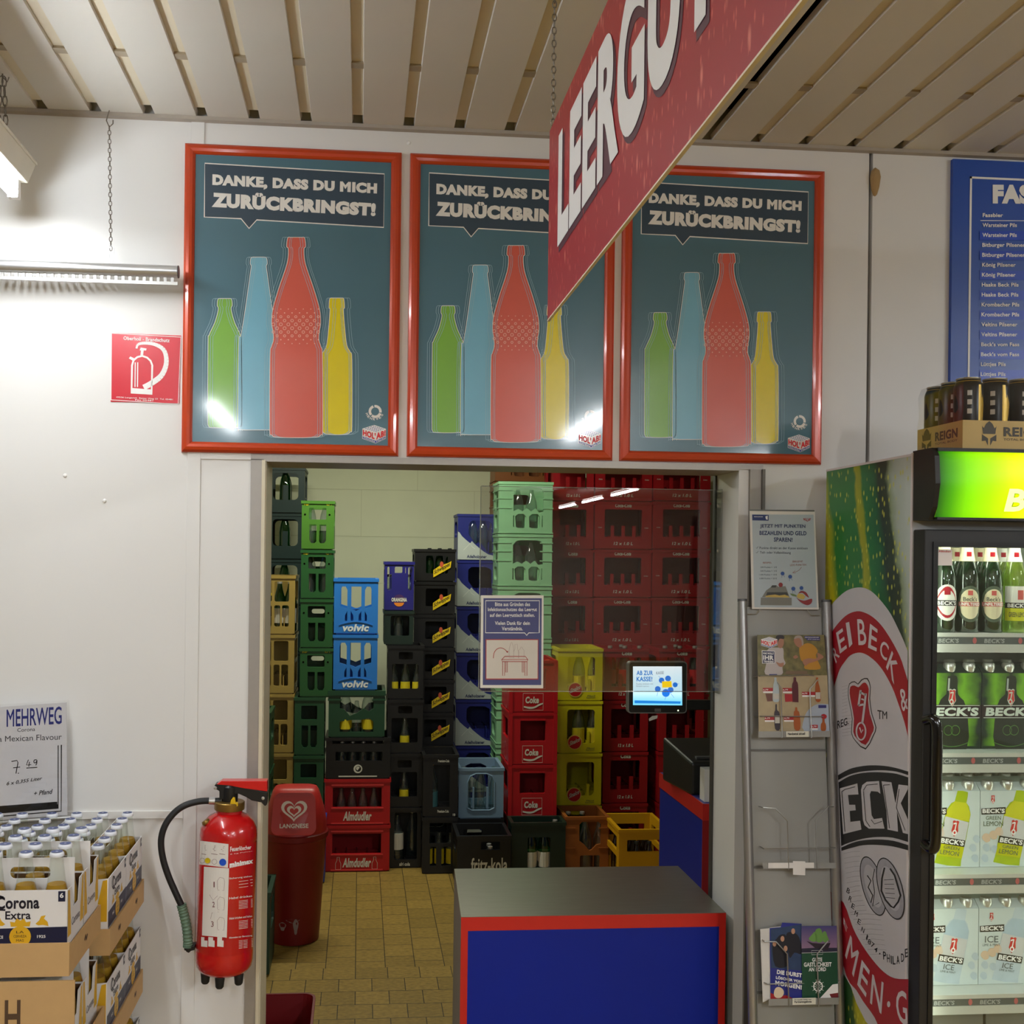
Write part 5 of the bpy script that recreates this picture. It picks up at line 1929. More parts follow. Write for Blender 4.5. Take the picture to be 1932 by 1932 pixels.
MB().hexa([(CX0, CY0 - .004, CZ - .01), (CX1, CY0 - .004, CZ - .01), (CX1, CY1, CZ - .01), (CXB, CY1, CZ - .01), (CX0, CY0 - .004, CZ), (CX1, CY0 - .004, CZ), (CX1, CY1, CZ), (CXB, CY1, CZ)]).build('worktop', worktop(), CTR)
DSK = thing('service_desk', (1.5, .74, 0), 'tall blue desk with red edges behind the right door jamb', 'desk')
DX, DY0, DY1, DZ = 1.172, .475, 1.0, 1.10
MB().box(DX, 2.0, DY0, DY1, 0, DZ).build('body', BLUE, DSK)
MB().box(DX, 2.0, DY0, DY1, DZ, DZ + .004).build('desktop', M('desk_top_violet', (58, 60, 140), .5), DSK)
MB().box(DX - .004, DX, DY0 - .004, DY1, DZ - .052, DZ + .004).build('edge_band', REDT, DSK)
MB().box(DX, 2.0, DY0 - .004, DY0, DZ - .052, DZ + .004).build('edge_band', REDT, DSK)
MB().box(DX - .004, DX + .022, DY0 - .0045, DY0, 0, DZ - .052).build('corner_strip', M('counter_dark_red', (150, 20, 24), .4), DSK)
PRN = thing('receipt_printer', (1.28, .72, DZ), 'black box shaped receipt printer on the tall blue desk', 'printer')
p0 = on_y(1286, 1470, .62).x
MB().hexa([(p0 + .03, .60, DZ + .004), (p0 + .23, .60, DZ + .004), (p0 + .23, .86, DZ + .004), (p0, .86, DZ + .004),
           (p0 + .03, .60, DZ + .118), (p0 + .23, .60, DZ + .118), (p0 + .23, .86, DZ + .165), (p0, .86, DZ + .165)]).build('housing', BLK, PRN, bevel=.008)
MB().box(p0 + .06, p0 + .2, .64, .66, DZ + .125, DZ + .132).build('paper_slot', M('slot_grey', (60, 60, 62), .5), PRN)
WBX = thing('white_carton', (1.24, .53, DZ), 'small upright white carton before the black printer', 'box')
wx = on_y(1329, 1490, .5).x
MB().box(wx, wx + .06, .50, .55, DZ + .004, DZ + .115).build('body', M('white_carton_card', (226, 224, 220), .6), WBX, bevel=.001)

# ------------------------------------------------------------------ touch monitor on an arm
q = lambda x, y: (1160 + x * .24845, 1220 + y * .24845)
MON = thing('touch_monitor', (1.086, .75, 1.37), 'small black touch monitor with lit blue checkout screen', 'monitor')
my = .75
pl = YP(my - .0005)
co = [on_y(*q(*p), my) for p in ((103, 112), (551, 112), (551, 508), (103, 508))]
mo = rr(co[0].x, co[1].x, co[3].z, co[0].z, .012)
MB().plate(mo, [], lambda u, v, w: Vector((u, my + w, v)), .03).build('housing', M('monitor_silver', (150, 150, 152), .35, .5), MON, bevel=.002)
mi = rr(co[0].x + .004, co[1].x - .004, co[3].z + .004, co[0].z - .004, .010)
MB().plate(mi, [], lambda u, v, w: Vector((u, my - .0012 + w, v)), .0012).build('bezel', M('monitor_bezel', (22, 22, 24), .35), MON)


def screen_mat():
    m = bpy.data.materials.new('lit_screen')
    m.use_nodes = True
    nt = m.node_tree
    p = nt.nodes['Principled BSDF']
    tc = nt.nodes.new('ShaderNodeTexCoord')
    sp = nt.nodes.new('ShaderNodeSeparateXYZ')
    nt.links.new(tc.outputs['Generated'], sp.inputs[0])
    rp = nt.nodes.new('ShaderNodeValToRGB')
    el = rp.color_ramp.elements
    el[0].position, el[0].color = 0.1, rgb((120, 210, 246))
    el[1].position, el[1].color = 1.0, rgb((236, 248, 252))
    e2 = el.new(.3)
    e2.color = rgb((196, 236, 250))
    e3 = el.new(.7)
    e3.color = rgb((214, 242, 252))
    nt.links.new(sp.outputs['Z'], rp.inputs[0])
    nt.links.new(rp.outputs[0], p.inputs['Emission Color'])
    p.inputs['Emission Strength'].default_value = 1.0
    p.inputs['Base Color'].default_value = (.02, .02, .02, 1)
    p.inputs['Roughness'].default_value = .3
    return m


def EM(name, c, s=1.0):
    return M(name, c, .4, emit=s, var=0.0, spec=.2)


MB().poly([q(*p) for p in [(138, 150), (510, 150), (512, 446), (138, 444)]], pl, .0014).build('screen', screen_mat(), MON)
m = MB()
m.qtext('AB ZUR', [q(165, 182), q(290, 182), q(290, 217), q(165, 217)], pl, .0018, .03)
m.qtext('KASSE!', [q(165, 228), q(285, 228), q(285, 264), q(165, 264)], pl, .0018, .03)
m.poly([q(*p) for p in [(150, 408), (500, 416), (498, 434), (150, 430)]], pl, .0018)
m.build('screen_lettering', EM('screen_blue', (36, 128, 214), .8), MON)
m = MB()
m.qtext('KASSE', [q(314, 190), q(372, 186), q(372, 208), q(314, 212)], pl, .0020, .02)
m.qtext('Punkte einl\u00f6sen und', [q(163, 276), q(290, 276), q(290, 288), q(163, 290)], pl, .0018, .005)
m.qtext('Bargeld sparen.', [q(163, 294), q(262, 296), q(262, 308), q(163, 308)], pl, .0018, .005)
m.build('screen_small_text', EM('screen_grey', (140, 150, 165), .8), MON)
m = MB()
for x, y, r in ((355, 256, 21), (404, 242, 22), (326, 322, 22), (458, 290, 19), (388, 352, 30), (424, 328, 22)):
    m.poly([q(x + r * math.cos(a), y + r * math.sin(a)) for a in [i * math.pi / 9 for i in range(18)]], pl, .0018)
for a, b_ in (((326, 345), (320, 375)), ((388, 380), (380, 402)), ((420, 350), (450, 388)), ((475, 285), (488, 280)), ((345, 236), (332, 226))):
    m.stroke([q(*a), q(*b_)], pl, .6, .0018)
m.build('screen_ball', EM('screen_ball_blue', (34, 120, 226), .8), MON)
m = MB()
m.poly([q(*p) for p in [(358, 264), (430, 262), (434, 308), (360, 312)]], pl, .0021)
m.build('screen_gift', EM('screen_yellow', (246, 206, 20), .9), MON)
m = MB()
m.poly([q(*p) for p in [(302, 470), (350, 470), (350, 494), (302, 494)]], pl, .0018)
m.build('badge', M('monitor_badge', (110, 110, 112), .4), MON)
m = MB()
m.poly([q(481 + 6 * math.cos(a), 485 + 6 * math.sin(a)) for a in [i * math.pi / 5 for i in range(10)]], pl, .0018)
m.build('power_light', EM('power_light', (230, 255, 200), 1.5), MON)
a0 = on_y(1296, 1335, my + .03)
ar = MB()
ar.box(a0.x - .06, 1.42, my + .03, my + .06, 1.378, 1.414)
ar.box(1.40, 1.44, my + .02, my + .07, DZ + .004, 1.425)
ar.build('arm', BLK, MON, bevel=.003)
MB().plate([(p.x, p.z) for p in [on_y(*q(*p), my + .02) for p in ((258, 548), (285, 528), (326, 522), (322, 545), (290, 556), (262, 566))]], [], lambda u, v, w: Vector((u, my + .02 + w, v)), .001).build('cable_tag', PWHITE, MON)

# ------------------------------------------------------------------ red swing-lid bin, small things on the store room floor
BIN = thing('waste_bin', (-.311, 2.36, 0), 'red swing lid bin with white heart emblem inside the doorway', 'bin')
BR = M('bin_red', (120, 14, 15), .42, var=.05, bump=.02)
BRL = M('bin_lid_red', (176, 40, 36), .4, var=.04)
bc = Vector((-.311, 2.36, 0))
MB().lathe([(.118, 0), (.124, .004), (.132, .12), (.155, .50), (.158, .515), (.165, .52), (.166, .545), (.160, .55)], 40, bc).build('body', BR, BIN, smooth=True)
vs, fs = [], []
secs = [(.550, .158, .158, 2.0), (.60, .155, .150, 2.4), (.66, .142, .128, 3.2), (.71, .126, .100, 4.0), (.745, .115, .080, 4.5), (.762, .104, .066, 4.5), (.768, .088, .052, 4.0)]
nn = 40
for z, rx, ry, ex in secs:
    for i in range(nn):
        a = 2 * math.pi * i / nn
        c_, s_ = math.cos(a), math.sin(a)
        k = (abs(c_) ** ex + abs(s_) ** ex) ** (-1 / ex)
        vs.append(bc + Vector((rx * c_ * k, ry * s_ * k, z)))
for k in range(len(secs) - 1):
    for i in range(nn):
        j = (i + 1) % nn
        fs.append((k * nn + i, k * nn + j, k * nn + nn + j, k * nn + nn + i))
fs.append(tuple((len(secs) - 1) * nn + i for i in range(nn)))
MB().add(vs, fs).build('lid', BRL, BIN, smooth=True)


def lidf(lift):
    # sloping front of the lid, u in metres from its middle, v in metres from the rim
    def f(u, v, w):
        t = v / .205
        yy = -.158 + .078 * t + .35 * u * u
        return bc + Vector((u, yy - lift - .006 + w, .553 + v))
    return f


fl_ = rr(-.112, .112, .008, .20, .035)
fl_ = [(u * (1 - .10 * (v / .2)), v) for u, v in fl_]
MB().plate(fl_, [], lidf(.004), .006).build('flap', BRL, BIN)
w = MB()


def heart(s, ox, oy):
    return [(ox + s * .058 * (math.sin(t) ** 3) * 1.05, oy + s * (.040 * math.cos(t) - .016 * math.cos(2 * t) - .008 * math.cos(3 * t) - .004 * math.cos(4 * t)))
            for t in [2 * math.pi * i / 36 for i in range(36)]]


w.plate(heart(1.05, 0, .122), [heart(.80, 0, .121)], lidf(.0052), 0)
w.plate(heart(.58, 0, .118), [heart(.36, 0, .116)], lidf(.0054), 0)
w.text('LANGNESE', lidf(.0052), .03, 0, (-.068, .072, .040, .060))
w.build('emblem', M('bin_print_white', (220, 204, 192), .5), BIN)
st_ = MB()
for cx, z, sx, sz in ((-.05, .10, .016, .022), (.015, .10, .012, .04), (.0, .13, .03, .01)):
    st_.plate([(cx + sx * math.cos(a) * (1 + .3 * math.sin(3 * a)), z + sz * math.sin(a)) for a in [i * math.pi / 7 for i in range(14)]], [],
              lambda u, v, k: bc + Vector((u, -math.sqrt(max(0, (.1312 + (v - .12) * .0605) ** 2 - u * u)) - .0012, v)), 0)
st_.build('sticker_remains', M('sticker_remains', (150, 132, 128), .7), BIN)

TUB = thing('red_tub', (-.30, .62, 0), 'open dark red plastic tub at the bottom edge of the doorway', 'tub')
TR = M('tub_red', (120, 10, 18), .45)
tb = MB()
outer = rr(-.60, -.137, .40, .702, .04)
inner = rr(-.592, -.145, .408, .694, .035)
tb.plate(outer, [inner], lambda u, v, w: Vector((u, v, .40 - w)), .012)
vs, fs = [], []
base = rr(-.57, -.17, .43, .67, .03)
n = len(outer)
for z, ring in ((.39, outer), (.0, base)):
    vs += [Vector((u, v, z)) for u, v in ring]
for i in range(n):
    j = (i + 1) % n
    fs.append((i, n + i, n + j, j))
vs2 = [Vector((u, v, .395)) for u, v in inner] + [Vector((u * 1.0, v, .02)) for u, v in rr(-.563, -.177, .437, .663, .025)]
m2 = len(inner)
tb.add(vs, fs)
tb.add(vs2, [(i, (i + 1) % m2, m2 + (i + 1) % m2, m2 + i) for i in range(m2)] + [tuple(m2 + i for i in range(m2))])
tb.build('body', TR, TUB)
x, yf, w = fit(460, 515, 1842)
c = crate(w, .28, zat(505, 1684, yf), plastic('crate_grey_green', (36, 66, 52)), [N(.2, .8, .5, .86)], 'dark grey-green crate half hidden behind the left jamb, on the floor')
place(c, x, yf, 0)
x, yf, w = fit(560, 617, 1667)
c = crate(w, .24, zat(610, 1550, yf), plastic('crate_cobalt', (30, 62, 150)), [N(.2, .8, .5, .86)], 'cobalt blue crate showing a strip behind the red bin')
place(c, x, yf - .0, 0)

# ------------------------------------------------------------------ brochure rack leaning by the doorway
GREYP = M('rack_grey_panel', (150, 148, 142), .45, .2, var=.03)
WIRE = M('rack_wire', (170, 168, 162), .35, .8)
RK = thing('brochure_rack', (1.21, -.2, 0), 'grey brochure rack with tubular posts and wire pockets', 'rack')
RSL = .1034
rn = Vector((0, -1, RSL)).normalized()


def RP(px, py, lift=0.0):
    """point of the leaning rack face, lifted towards the viewer"""
    d = ray(px, py)
    p0 = Vector((0, -.10, 1.82)) + rn * lift
    return CAMPOS + d * ((p0 - CAMPOS).dot(rn) / d.dot(rn))


def post(x, z0, z1):
    return [Vector((x, -.10 - (1.82 - z) * RSL, z)) for z in (z0, z1)]


for x in (1.086, 1.334):
    MB().tube(post(x, .0, 1.82), .0125, 16).build('post', M('rack_post_silver', (168, 166, 164), .34, .75), RK, smooth=True)
    MB().tube(post(x, 1.815, 1.822), .0135, 16).build('post_cap', M('rack_post_cap', (90, 90, 92), .5), RK, smooth=True)


def rbox(x0, x1, z0, z1, l0, l1):
    v = []
    for l in (l0, l1):
        for x, z in ((x0, z0), (x1, z0), (x1, z1), (x0, z1)):
            v.append(Vector((x, -.10 - (1.82 - z) * RSL, z)) + rn * l)
    return v


def rq(mb, px4, l0, l1):
    """flat block on the rack from four photograph corners"""
    mb.hexa([RP(x, y, l0) for x, y in px4] + [RP(x, y, l1) for x, y in px4])
    return mb


for z0, z1 in ((1.40, 1.80), (1.08, 1.396), (.745, 1.076), (.40, .741), (.05, .396)):
    MB().hexa(rbox(1.098, 1.322, z0, z1, -.012, -.008)).build('back_panel', GREYP, RK)
for z in (1.398, 1.078, .743, .398):
    MB().hexa(rbox(1.098, 1.322, z - .003, z + .003, -.008, -.005)).build('panel_joint', M('rack_joint', (104, 102, 98), .5), RK)
MB().box(1.06, 1.345, -.50, -.06, 0, .014).build('base', GREYP, RK, bevel=.003)


def pocket(pts_list, r=.0016):
    m = MB()
    for pts in pts_list:
        m.tube([RP(x, y, l) for x, y, l in pts], r, 6)
    return m.build('wire_pocket', WIRE, RK, smooth=True)


def lip(px4, l0=-.004, l1=.034, name='pocket_tray'):
    m = MB()
    rq(m, px4, l1 - .002, l1)
    return m.build(name, GREYP, RK)


z2 = lambda x, y, l=.036: (1400 + x * .11905, 1180 + y * .11905, l)
pocket([[z2(180, 818, 0), z2(290, 800, .034), z2(560, 790), z2(620, 800), z2(1045, 786), z2(1370, 830, 0)],
        [z2(190, 1440, 0), z2(310, 1440, .034), z2(1240, 1444), z2(1420, 1446, 0)],
        [z2(560, 900), z2(615, 985), z2(640, 1770), z2(625, 1785)], [z2(1200, 860), z2(1075, 1010), z2(1105, 1770), z2(1090, 1785)]])
lip([(1400 + x * .11905, 1180 + y * .11905) for x, y in ((255, 1680), (1395, 1672), (1400, 1768), (260, 1778))])
z7 = lambda x, y, l=.036: (1380 + x * .28571, 1380 + y * .28571, l)
pocket([[z7(180, 495, 0), z7(210, 503, .034), z7(290, 508), z7(370, 590), z7(378, 915)], [z7(690, 495, 0), z7(640, 497, .034), z7(555, 585), z7(568, 910)],
        [z7(188, 760, 0), z7(215, 775, .034), z7(650, 768), z7(700, 770, 0)]])
lip([(1380 + x * .28571, 1380 + y * .28571) for x, y in ((205, 865), (690, 868), (690, 905), (210, 908))])
m = MB()
m.poly([z7(*p)[:2] for p in [(243, 868), (545, 866), (546, 902), (243, 904)]], RP, .0368)
m.poly([z7(*p)[:2] for p in [(406, 856), (488, 858), (487, 950), (407, 946)]], RP, .0374)
m.build('blank_label', M('rack_label_paper', (226, 220, 214), .6), RK)
z8 = lambda x, y, l=.036: (1400 + x * .13041, 1680 + y * .13041, l)
pocket([[z8(245, 680, 0), z8(330, 742, .034), z8(490, 740), z8(655, 920), z8(680, 1680)], [z8(1390, 720, 0), z8(1240, 735, .034), z8(1085, 920), z8(1110, 1680)],
        [z8(250, 1300, 0), z8(365, 1355, .034), z8(1410, 1330, .02)]], .0018)
lip([(1400 + x * .13041, 1680 + y * .13041) for x, y in ((385, 1570), (1400, 1550), (1400, 1650), (385, 1670))])
m = MB()
m.poly([z8(*p)[:2] for p in [(730, 1560), (1068, 1552), (1066, 1648), (730, 1656)]], RP, .0372)
m.poly([z2(*p)[:2] for p in [(698, 1680), (1058, 1676), (1058, 1766), (700, 1768)]], RP, .0372)
m.build('pocket_label', M('pocket_label_paper', (222, 218, 200), .6), RK)
m = MB()
m.qtext('Prospekt bitte nur', [z8(760, 1572)[:2], z8(1005, 1566)[:2], z8(1005, 1590)[:2], z8(760, 1596)[:2]], RP, .0378, .02)
m.qtext('Partnerangebote', [z8(760, 1598)[:2], z8(1005, 1592)[:2], z8(1005, 1632)[:2], z8(760, 1638)[:2]], RP, .0378, .03)
m.qtext('Handzettel aktuell', [z2(725, 1698)[:2], z2(1000, 1694)[:2], z2(1000, 1734)[:2], z2(725, 1738)[:2]], RP, .0378, .03)
m.build('pocket_label_lettering', M('label_black_ink', (30, 28, 28), .5), RK)

# sign on top of the rack
z1 = lambda x, y: (1400 + x * .11385, 950 + y * .11385)
SG = thing('rack_sign', (1.21, -.1, 1.79), 'white sheet in clear holder about paying with points, on top of the rack', 'sign')
m = MB()
rq(m, [z1(*p) for p in ((115, 98), (1200, 108), (1272, 1762), (160, 1750))], -.004, .004)
m.build('holder', M('sign_holder_grey', (104, 104, 100), .4), SG)
SPAPER = MB().poly([z1(*p) for p in ((125, 122), (1205, 135), (1270, 1758), (165, 1748))], RP, .005).build('paper', M('rack_sheet_white', (220, 214, 206), .55, var=.02), SG)


def grad(name, c0, c1, ax='Z'):
    m = bpy.data.materials.new(name)
    m.use_nodes = True
    nt = m.node_tree
    p = nt.nodes['Principled BSDF']
    tc = nt.nodes.new('ShaderNodeTexCoord')
    sp = nt.nodes.new('ShaderNodeSeparateXYZ')
    nt.links.new(tc.outputs['Generated'], sp.inputs[0])
    mx = nt.nodes.new('ShaderNodeMix')
    mx.data_type = 'RGBA'
    mx.inputs[6].default_value, mx.inputs[7].default_value = rgb(c0), rgb(c1)
    nt.links.new(sp.outputs[ax], mx.inputs[0])
    nt.links.new(mx.outputs[2], p.inputs['Base Color'])
    p.inputs['Roughness'].default_value = .4
    return m


MB().poly([z1(*p) for p in ((165, 180), (1185, 185), (1240, 1725), (205, 1720))], RP, .0056).build('printed_field', M('rack_sheet_blue_grey', (176, 186, 192), .5, var=.05, scale=5), SPAPER)
INKB = M('ink_dark_blue', (46, 56, 96), .5)
m = MB()
for s, x0, x1, y0, y1 in (('JETZT MIT PUNKTEN', 300, 1050, 342, 415), ('BEZAHLEN UND GELD', 290, 1068, 452, 522), ('SPAREN!', 528, 836, 560, 632)):
    m.qtext(s, [z1(x0, y0), z1(x1, y0 + 6), z1(x1, y1 + 6), z1(x0, y1)], RP, .0062, .03)
m.build('heading', INKB, SPAPER)
m = MB()
for s, x0, x1, y0, y1 in (('Punkte direkt an der Kasse einl\u00f6sen', 290, 1088, 715, 755), ('Teil- oder Volleinl\u00f6sung', 295, 808, 790, 840)):
    m.qtext(s, [z1(x0, y0), z1(x1, y0 + 6), z1(x1, y1 + 6), z1(x0, y1)], RP, .0062, .01)
for y in (745, 822):
    m.stroke([z1(232, y - 12), z1(244, y), z1(270, y - 34)], RP, .7, .0062)
for i, s in enumerate(('200 Punkte =  2 \u20ac', '500 Punkte =  5 \u20ac', '1.000 Punkte = 10 \u20ac', '2.000 Punkte = 20 \u20ac')):
    x0 = 305 if i < 2 else 285
    m.qtext(s, [z1(x0, 1042 + 62 * i), z1(575, 1042 + 62 * i), z1(578, 1068 + 62 * i), z1(x0, 1068 + 62 * i)], RP, .0062, .01)
m.build('lettering', M('ink_slate', (84, 88, 100), .5), SPAPER)
m = MB()
m.qtext('BEISPIEL', [z1(345, 968), z1(492, 968), z1(494, 995), z1(347, 995)], RP, .0062, .01)
m.qtext('EINKAUF MIT', [z1(838, 945), z1(1008, 945), z1(1008, 978), z1(838, 978)], RP, .0062, .01)
m.qtext('LIDO PUNKTEN', [z1(795, 1005), z1(1062, 1000), z1(1064, 1030), z1(797, 1036)], RP, .0062, .01)
m.stroke([z1(*p) for p in smooth_path([(985, 1055), (950, 1100), (900, 1130), (840, 1148)], 4)], RP, .8, .0062)
m.stroke([z1(880, 1112), z1(836, 1150), z1(885, 1156)], RP, .8, .0062)
m.build('red_notes', M('ink_brick', (150, 96, 88), .5), SPAPER)
m = MB()
m.poly([z1(*p) for p in ((168, 182), (440, 188), (440, 285), (170, 278))], RP, .0062)
m.build('corner_badge', M('ink_navy', (36, 50, 104), .5), SPAPER)
m = MB()
m.qtext('DEUTSCHLANDCARD', [z1(200, 212), z1(345, 214), z1(345, 228), z1(200, 226)], RP, .0068, .02)
m.poly([z1(*p) for p in ((385, 215), (425, 200), (425, 270), (398, 262))], RP, .0068)
m.build('corner_badge_print', PWHITE, SPAPER)
m = MB()
m.qtext("HOL'AB!", [z1(1015, 240), z1(1140, 240), z1(1130, 285), z1(1025, 285)], RP, .0064, .03)
m.stroke([z1(1015, 245), z1(1085, 300), z1(1138, 245)], RP, 1.0, .0062)
m.build('small_logo', M('ink_red_logo', (166, 70, 74), .5), SPAPER)
m = MB()
for x, y, r in ((672, 1160, 32), (798, 1212, 33), (850, 1412, 34), (985, 1400, 32)):
    m.poly([z1(x + r * math.cos(a), y + r * math.sin(a)) for a in [i * math.pi / 9 for i in range(18)]], RP, .0064)
    m.stroke([z1(x - 10, y + r), z1(x - 14, y + r + 40)], RP, .6, .0064)
    m.stroke([z1(x + 20, y + r - 5), z1(x + 34, y + r + 30)], RP, .6, .0064)
m.build('blue_ball', M('ink_ball_blue', (50, 84, 150), .5), SPAPER)
m = MB()
m.poly([z1(*p) for p in ((312, 1558), (822, 1562), (824, 1688), (306, 1684))], RP, .0062)
m.poly([z1(*p) for p in ((330, 1552), (400, 1440), (470, 1390), (500, 1355), (570, 1355), (600, 1380), (720, 1370), (790, 1558))], RP, .0064)
m.build('till_drawing', M('ink_till_grey', (122, 120, 112), .5), SPAPER)
m = MB()
m.poly([z1(*p) for p in ((385, 1552), (395, 1530), (440, 1520), (550, 1508), (620, 1525), (710, 1510), (780, 1545), (785, 1558))], RP, .0068)
m.poly([z1(*p) for p in ((905, 1540), (930, 1490), (1010, 1500), (1050, 1545), (1020, 1590), (930, 1570))], RP, .0068)
m.build('coin_drawing', M('ink_gold', (196, 168, 84), .5), SPAPER)
m = MB()
m.poly([z1(*p) for p in ((500, 1355), (570, 1355), (560, 1392), (478, 1392))], RP, .0068)
m.poly([z1(*p) for p in ((415, 1470), (745, 1470), (770, 1520), (620, 1525), (550, 1508), (400, 1528))], RP, .0066)
m.build('till_dark', M('ink_till_dark', (62, 62, 60), .5), SPAPER)
m = MB()
m.poly([z1(*p) for p in ((640 + 36 * math.cos(a), 1348 + 38 * math.sin(a)) for a in [i * math.pi / 8 for i in range(16)])], RP, .0068)
m.poly([z1(*p) for p in smooth_path([(900, 1560), (950, 1590), (1030, 1610), (1100, 1590), (1160, 1580), (1150, 1650), (1080, 1685), (980, 1640)], 3, True)], RP, .0064)
m.poly([z1(*p) for p in smooth_path([(935, 1490), (980, 1450), (1060, 1470), (1110, 1560), (1060, 1530), (1000, 1480)], 3, True)], RP, .0064)
m.build('purse_drawing', M('ink_purse_red', (140, 44, 46), .5), SPAPER)
m = MB()
m.poly([z1(*p) for p in ((790, 1490), (850, 1495), (905, 1520), (900, 1545), (830, 1530))], RP, .0066)
m.build('banknote_drawing', M('ink_note_green', (112, 132, 84), .5), SPAPER)
m = MB()
m.tube([RP(*z1(*p), .003) for p in ((95, 1830), (240, 1835), (290, 1775), (300, 1750))], .0014, 6)
m.tube([RP(*z1(*p), .003) for p in ((1300, 1850), (1150, 1850), (1095, 1785), (1090, 1760))], .0014, 6)
m.build('sign_wire', WIRE, RK, smooth=True)

# brochure in the upper pocket
f2 = lambda x, y: (1400 + x * .11905, 1180 + y * .11905)
BRO = thing('brochure', (1.21, -.1, 1.45), 'glossy brochure with two men grilling and bottle offers, upper pocket', 'brochure', 'brochures in the rack')
m = MB()
rq(m, [f2(*p) for p in ((240, 150), (1300, 150), (1385, 1672), (265, 1690))], .004, .026)
BRO_P = m.build('pages', M('brochure_paper', (176, 168, 152), .5), BRO)
LB_ = .0266


def foliage():
    m = M('print_foliage', (70, 76, 40), .4)
    nt = m.node_tree
    nz = [n for n in nt.nodes if n.type == 'TEX_NOISE'][0]
    nz.inputs['Scale'].default_value = 60
    mx = [n for n in nt.nodes if n.type == 'MIX'][0]
    mx.inputs[6].default_value = rgb((34, 44, 26))
    mx.inputs[7].default_value = rgb((150, 138, 82))
    return m


A = lambda pts, mt, nm, l: MB().poly([f2(*p) for p in pts], RP, LB_ + l).build(nm, mt, BRO_P)
A([(240, 150), (1300, 150), (1350, 790), (250, 800)], foliage(), 'photo_ground', .0)
A([(250, 800), (1350, 790), (1385, 1672), (265, 1690)], M('print_sand', (176, 158, 122), .4, var=.15, scale=40), 'offer_ground', .0)
A([(700, 720), (1030, 720), (1040, 770), (680, 772)], M('print_table', (120, 96, 70), .4), 'photo_table', .0004)
SKIN = M('print_skin', (166, 116, 90), .4)
A(smooth_path([(540, 350), (600, 355), (655, 370), (660, 520), (690, 600), (640, 660), (630, 780), (370, 775), (385, 600), (390, 420), (440, 360)], 3, True), M('print_shirt_grey', (186, 176, 172), .4), 'photo_shirt', .0008)
A(smooth_path([(905, 360), (960, 310), (1040, 280), (1130, 310), (1200, 400), (1170, 470), (1200, 560), (1240, 690), (1000, 690), (990, 600), (930, 540)], 3, True), M('print_shirt_yellow', (186, 134, 36), .4), 'photo_shirt', .0008)
A(smooth_path([(555, 215), (600, 200), (655, 215), (660, 300), (620, 360), (575, 345), (550, 280)], 3, True), SKIN, 'photo_face', .0012)
A(smooth_path([(820, 230), (860, 175), (930, 170), (970, 240), (960, 300), (920, 350), (870, 330), (835, 290)], 3, True), SKIN, 'photo_face', .0012)
A(smooth_path([(535, 230), (545, 165), (610, 150), (665, 170), (660, 215), (600, 210), (570, 260), (560, 320), (545, 300)], 3, True), M('print_hair_dark', (34, 24, 22), .4), 'photo_hair', .0016)
A(smooth_path([(825, 215), (850, 170), (920, 160), (960, 200), (975, 290), (950, 320), (940, 240), (900, 200)], 3, True), M('print_hair_grey', (166, 150, 136), .4), 'photo_hair', .0016)
for pts in ([(1190, 430), (1290, 490), (1260, 530), (1130, 580), (1060, 600), (1000, 640), (960, 560), (1060, 520), (1150, 530), (1200, 500)], [(540, 580), (600, 600), (660, 590), (650, 650), (590, 650)],
            [(810, 500), (850, 470), (890, 500), (840, 530)]):
    A(smooth_path(pts, 3, True), SKIN, 'photo_arm', .0014)
A([(312, 395), (522, 405), (522, 600), (318, 604)], PWHITE, 'slogan_ground', .0016)
A([(322, 406), (514, 414), (514, 592), (328, 596)], M('ink_slogan_navy', (36, 36, 74), .4), 'slogan_ground', .0020)
m = MB()
for s, x0, x1, y0, y1 in (('WAS WOLLT', 330, 505, 425, 458), ('IHR', 335, 502, 472, 545), ('TRINKEN?', 340, 500, 556, 584)):
    m.qtext(s, [f2(x0, y0), f2(x1, y0 + 6), f2(x1, y1 + 6), f2(x0, y1)], RP, LB_ + .0024, .04)
m.qtext('DEUTSCHLANDCARD', [f2(998, 180), f2(1220, 182), f2(1220, 198), f2(998, 196)], RP, LB_ + .0024, .02)
m.qtext('JETZT PUNKTEN', [f2(1040, 212), f2(1225, 216), f2(1225, 230), f2(1040, 226)], RP, LB_ + .0024, .02)
for x, y in ((335, 1008), (648, 1008), (955, 1066), (362, 1458), (670, 1458), (1100, 1590)):
    m.qtext('6,79', [f2(x, y), f2(x + 80, y), f2(x + 80, y + 26), f2(x, y + 26)], RP, LB_ + .0024, .03)
m.build('brochure_lettering', PWHITE, BRO_P)
BNV = M('ink_brochure_blue', (44, 44, 110), .4)
A([(990, 165), (1235, 175), (1235, 240), (1025, 236), (1020, 208), (990, 206)], BNV, 'logo_bar', .0018)
A([(430, 772), (555, 770), (555, 800), (430, 804)], BNV, 'price_bar_blue', .0018)
A([(1210, 1262), (1335, 1262), (1335, 1308), (1210, 1308)], BNV, 'logo_bar', .0018)
OR_ = M('print_offer_red', (172, 32, 38), .4)
for x0, x1, y in ((330, 490, 990), (645, 795, 992), (950, 1160, 1052), (358, 515, 1448), (662, 832, 1446), (1080, 1200, 1575)):
    A([(x0, y), (x1, y), (x1, y + 52), (x0, y + 52)], OR_, 'price_bar', .0012)
    A([(x0 + 5, y + 54), (x1, y + 54), (x1, y + 80), (x0 + 5, y + 80)], PWHITE, 'price_note', .0012)
A(smooth_path([(1370, 1250), (1200, 1245), (1060, 1330), (985, 1470), (985, 1672), (1384, 1672)], 3), M('print_pale_blue', (170, 180, 192), .4), 'circle_field', .0006)


def pb(pts, mt):
    A(smooth_path(pts, 3, True), mt, 'printed_bottle', .0016)


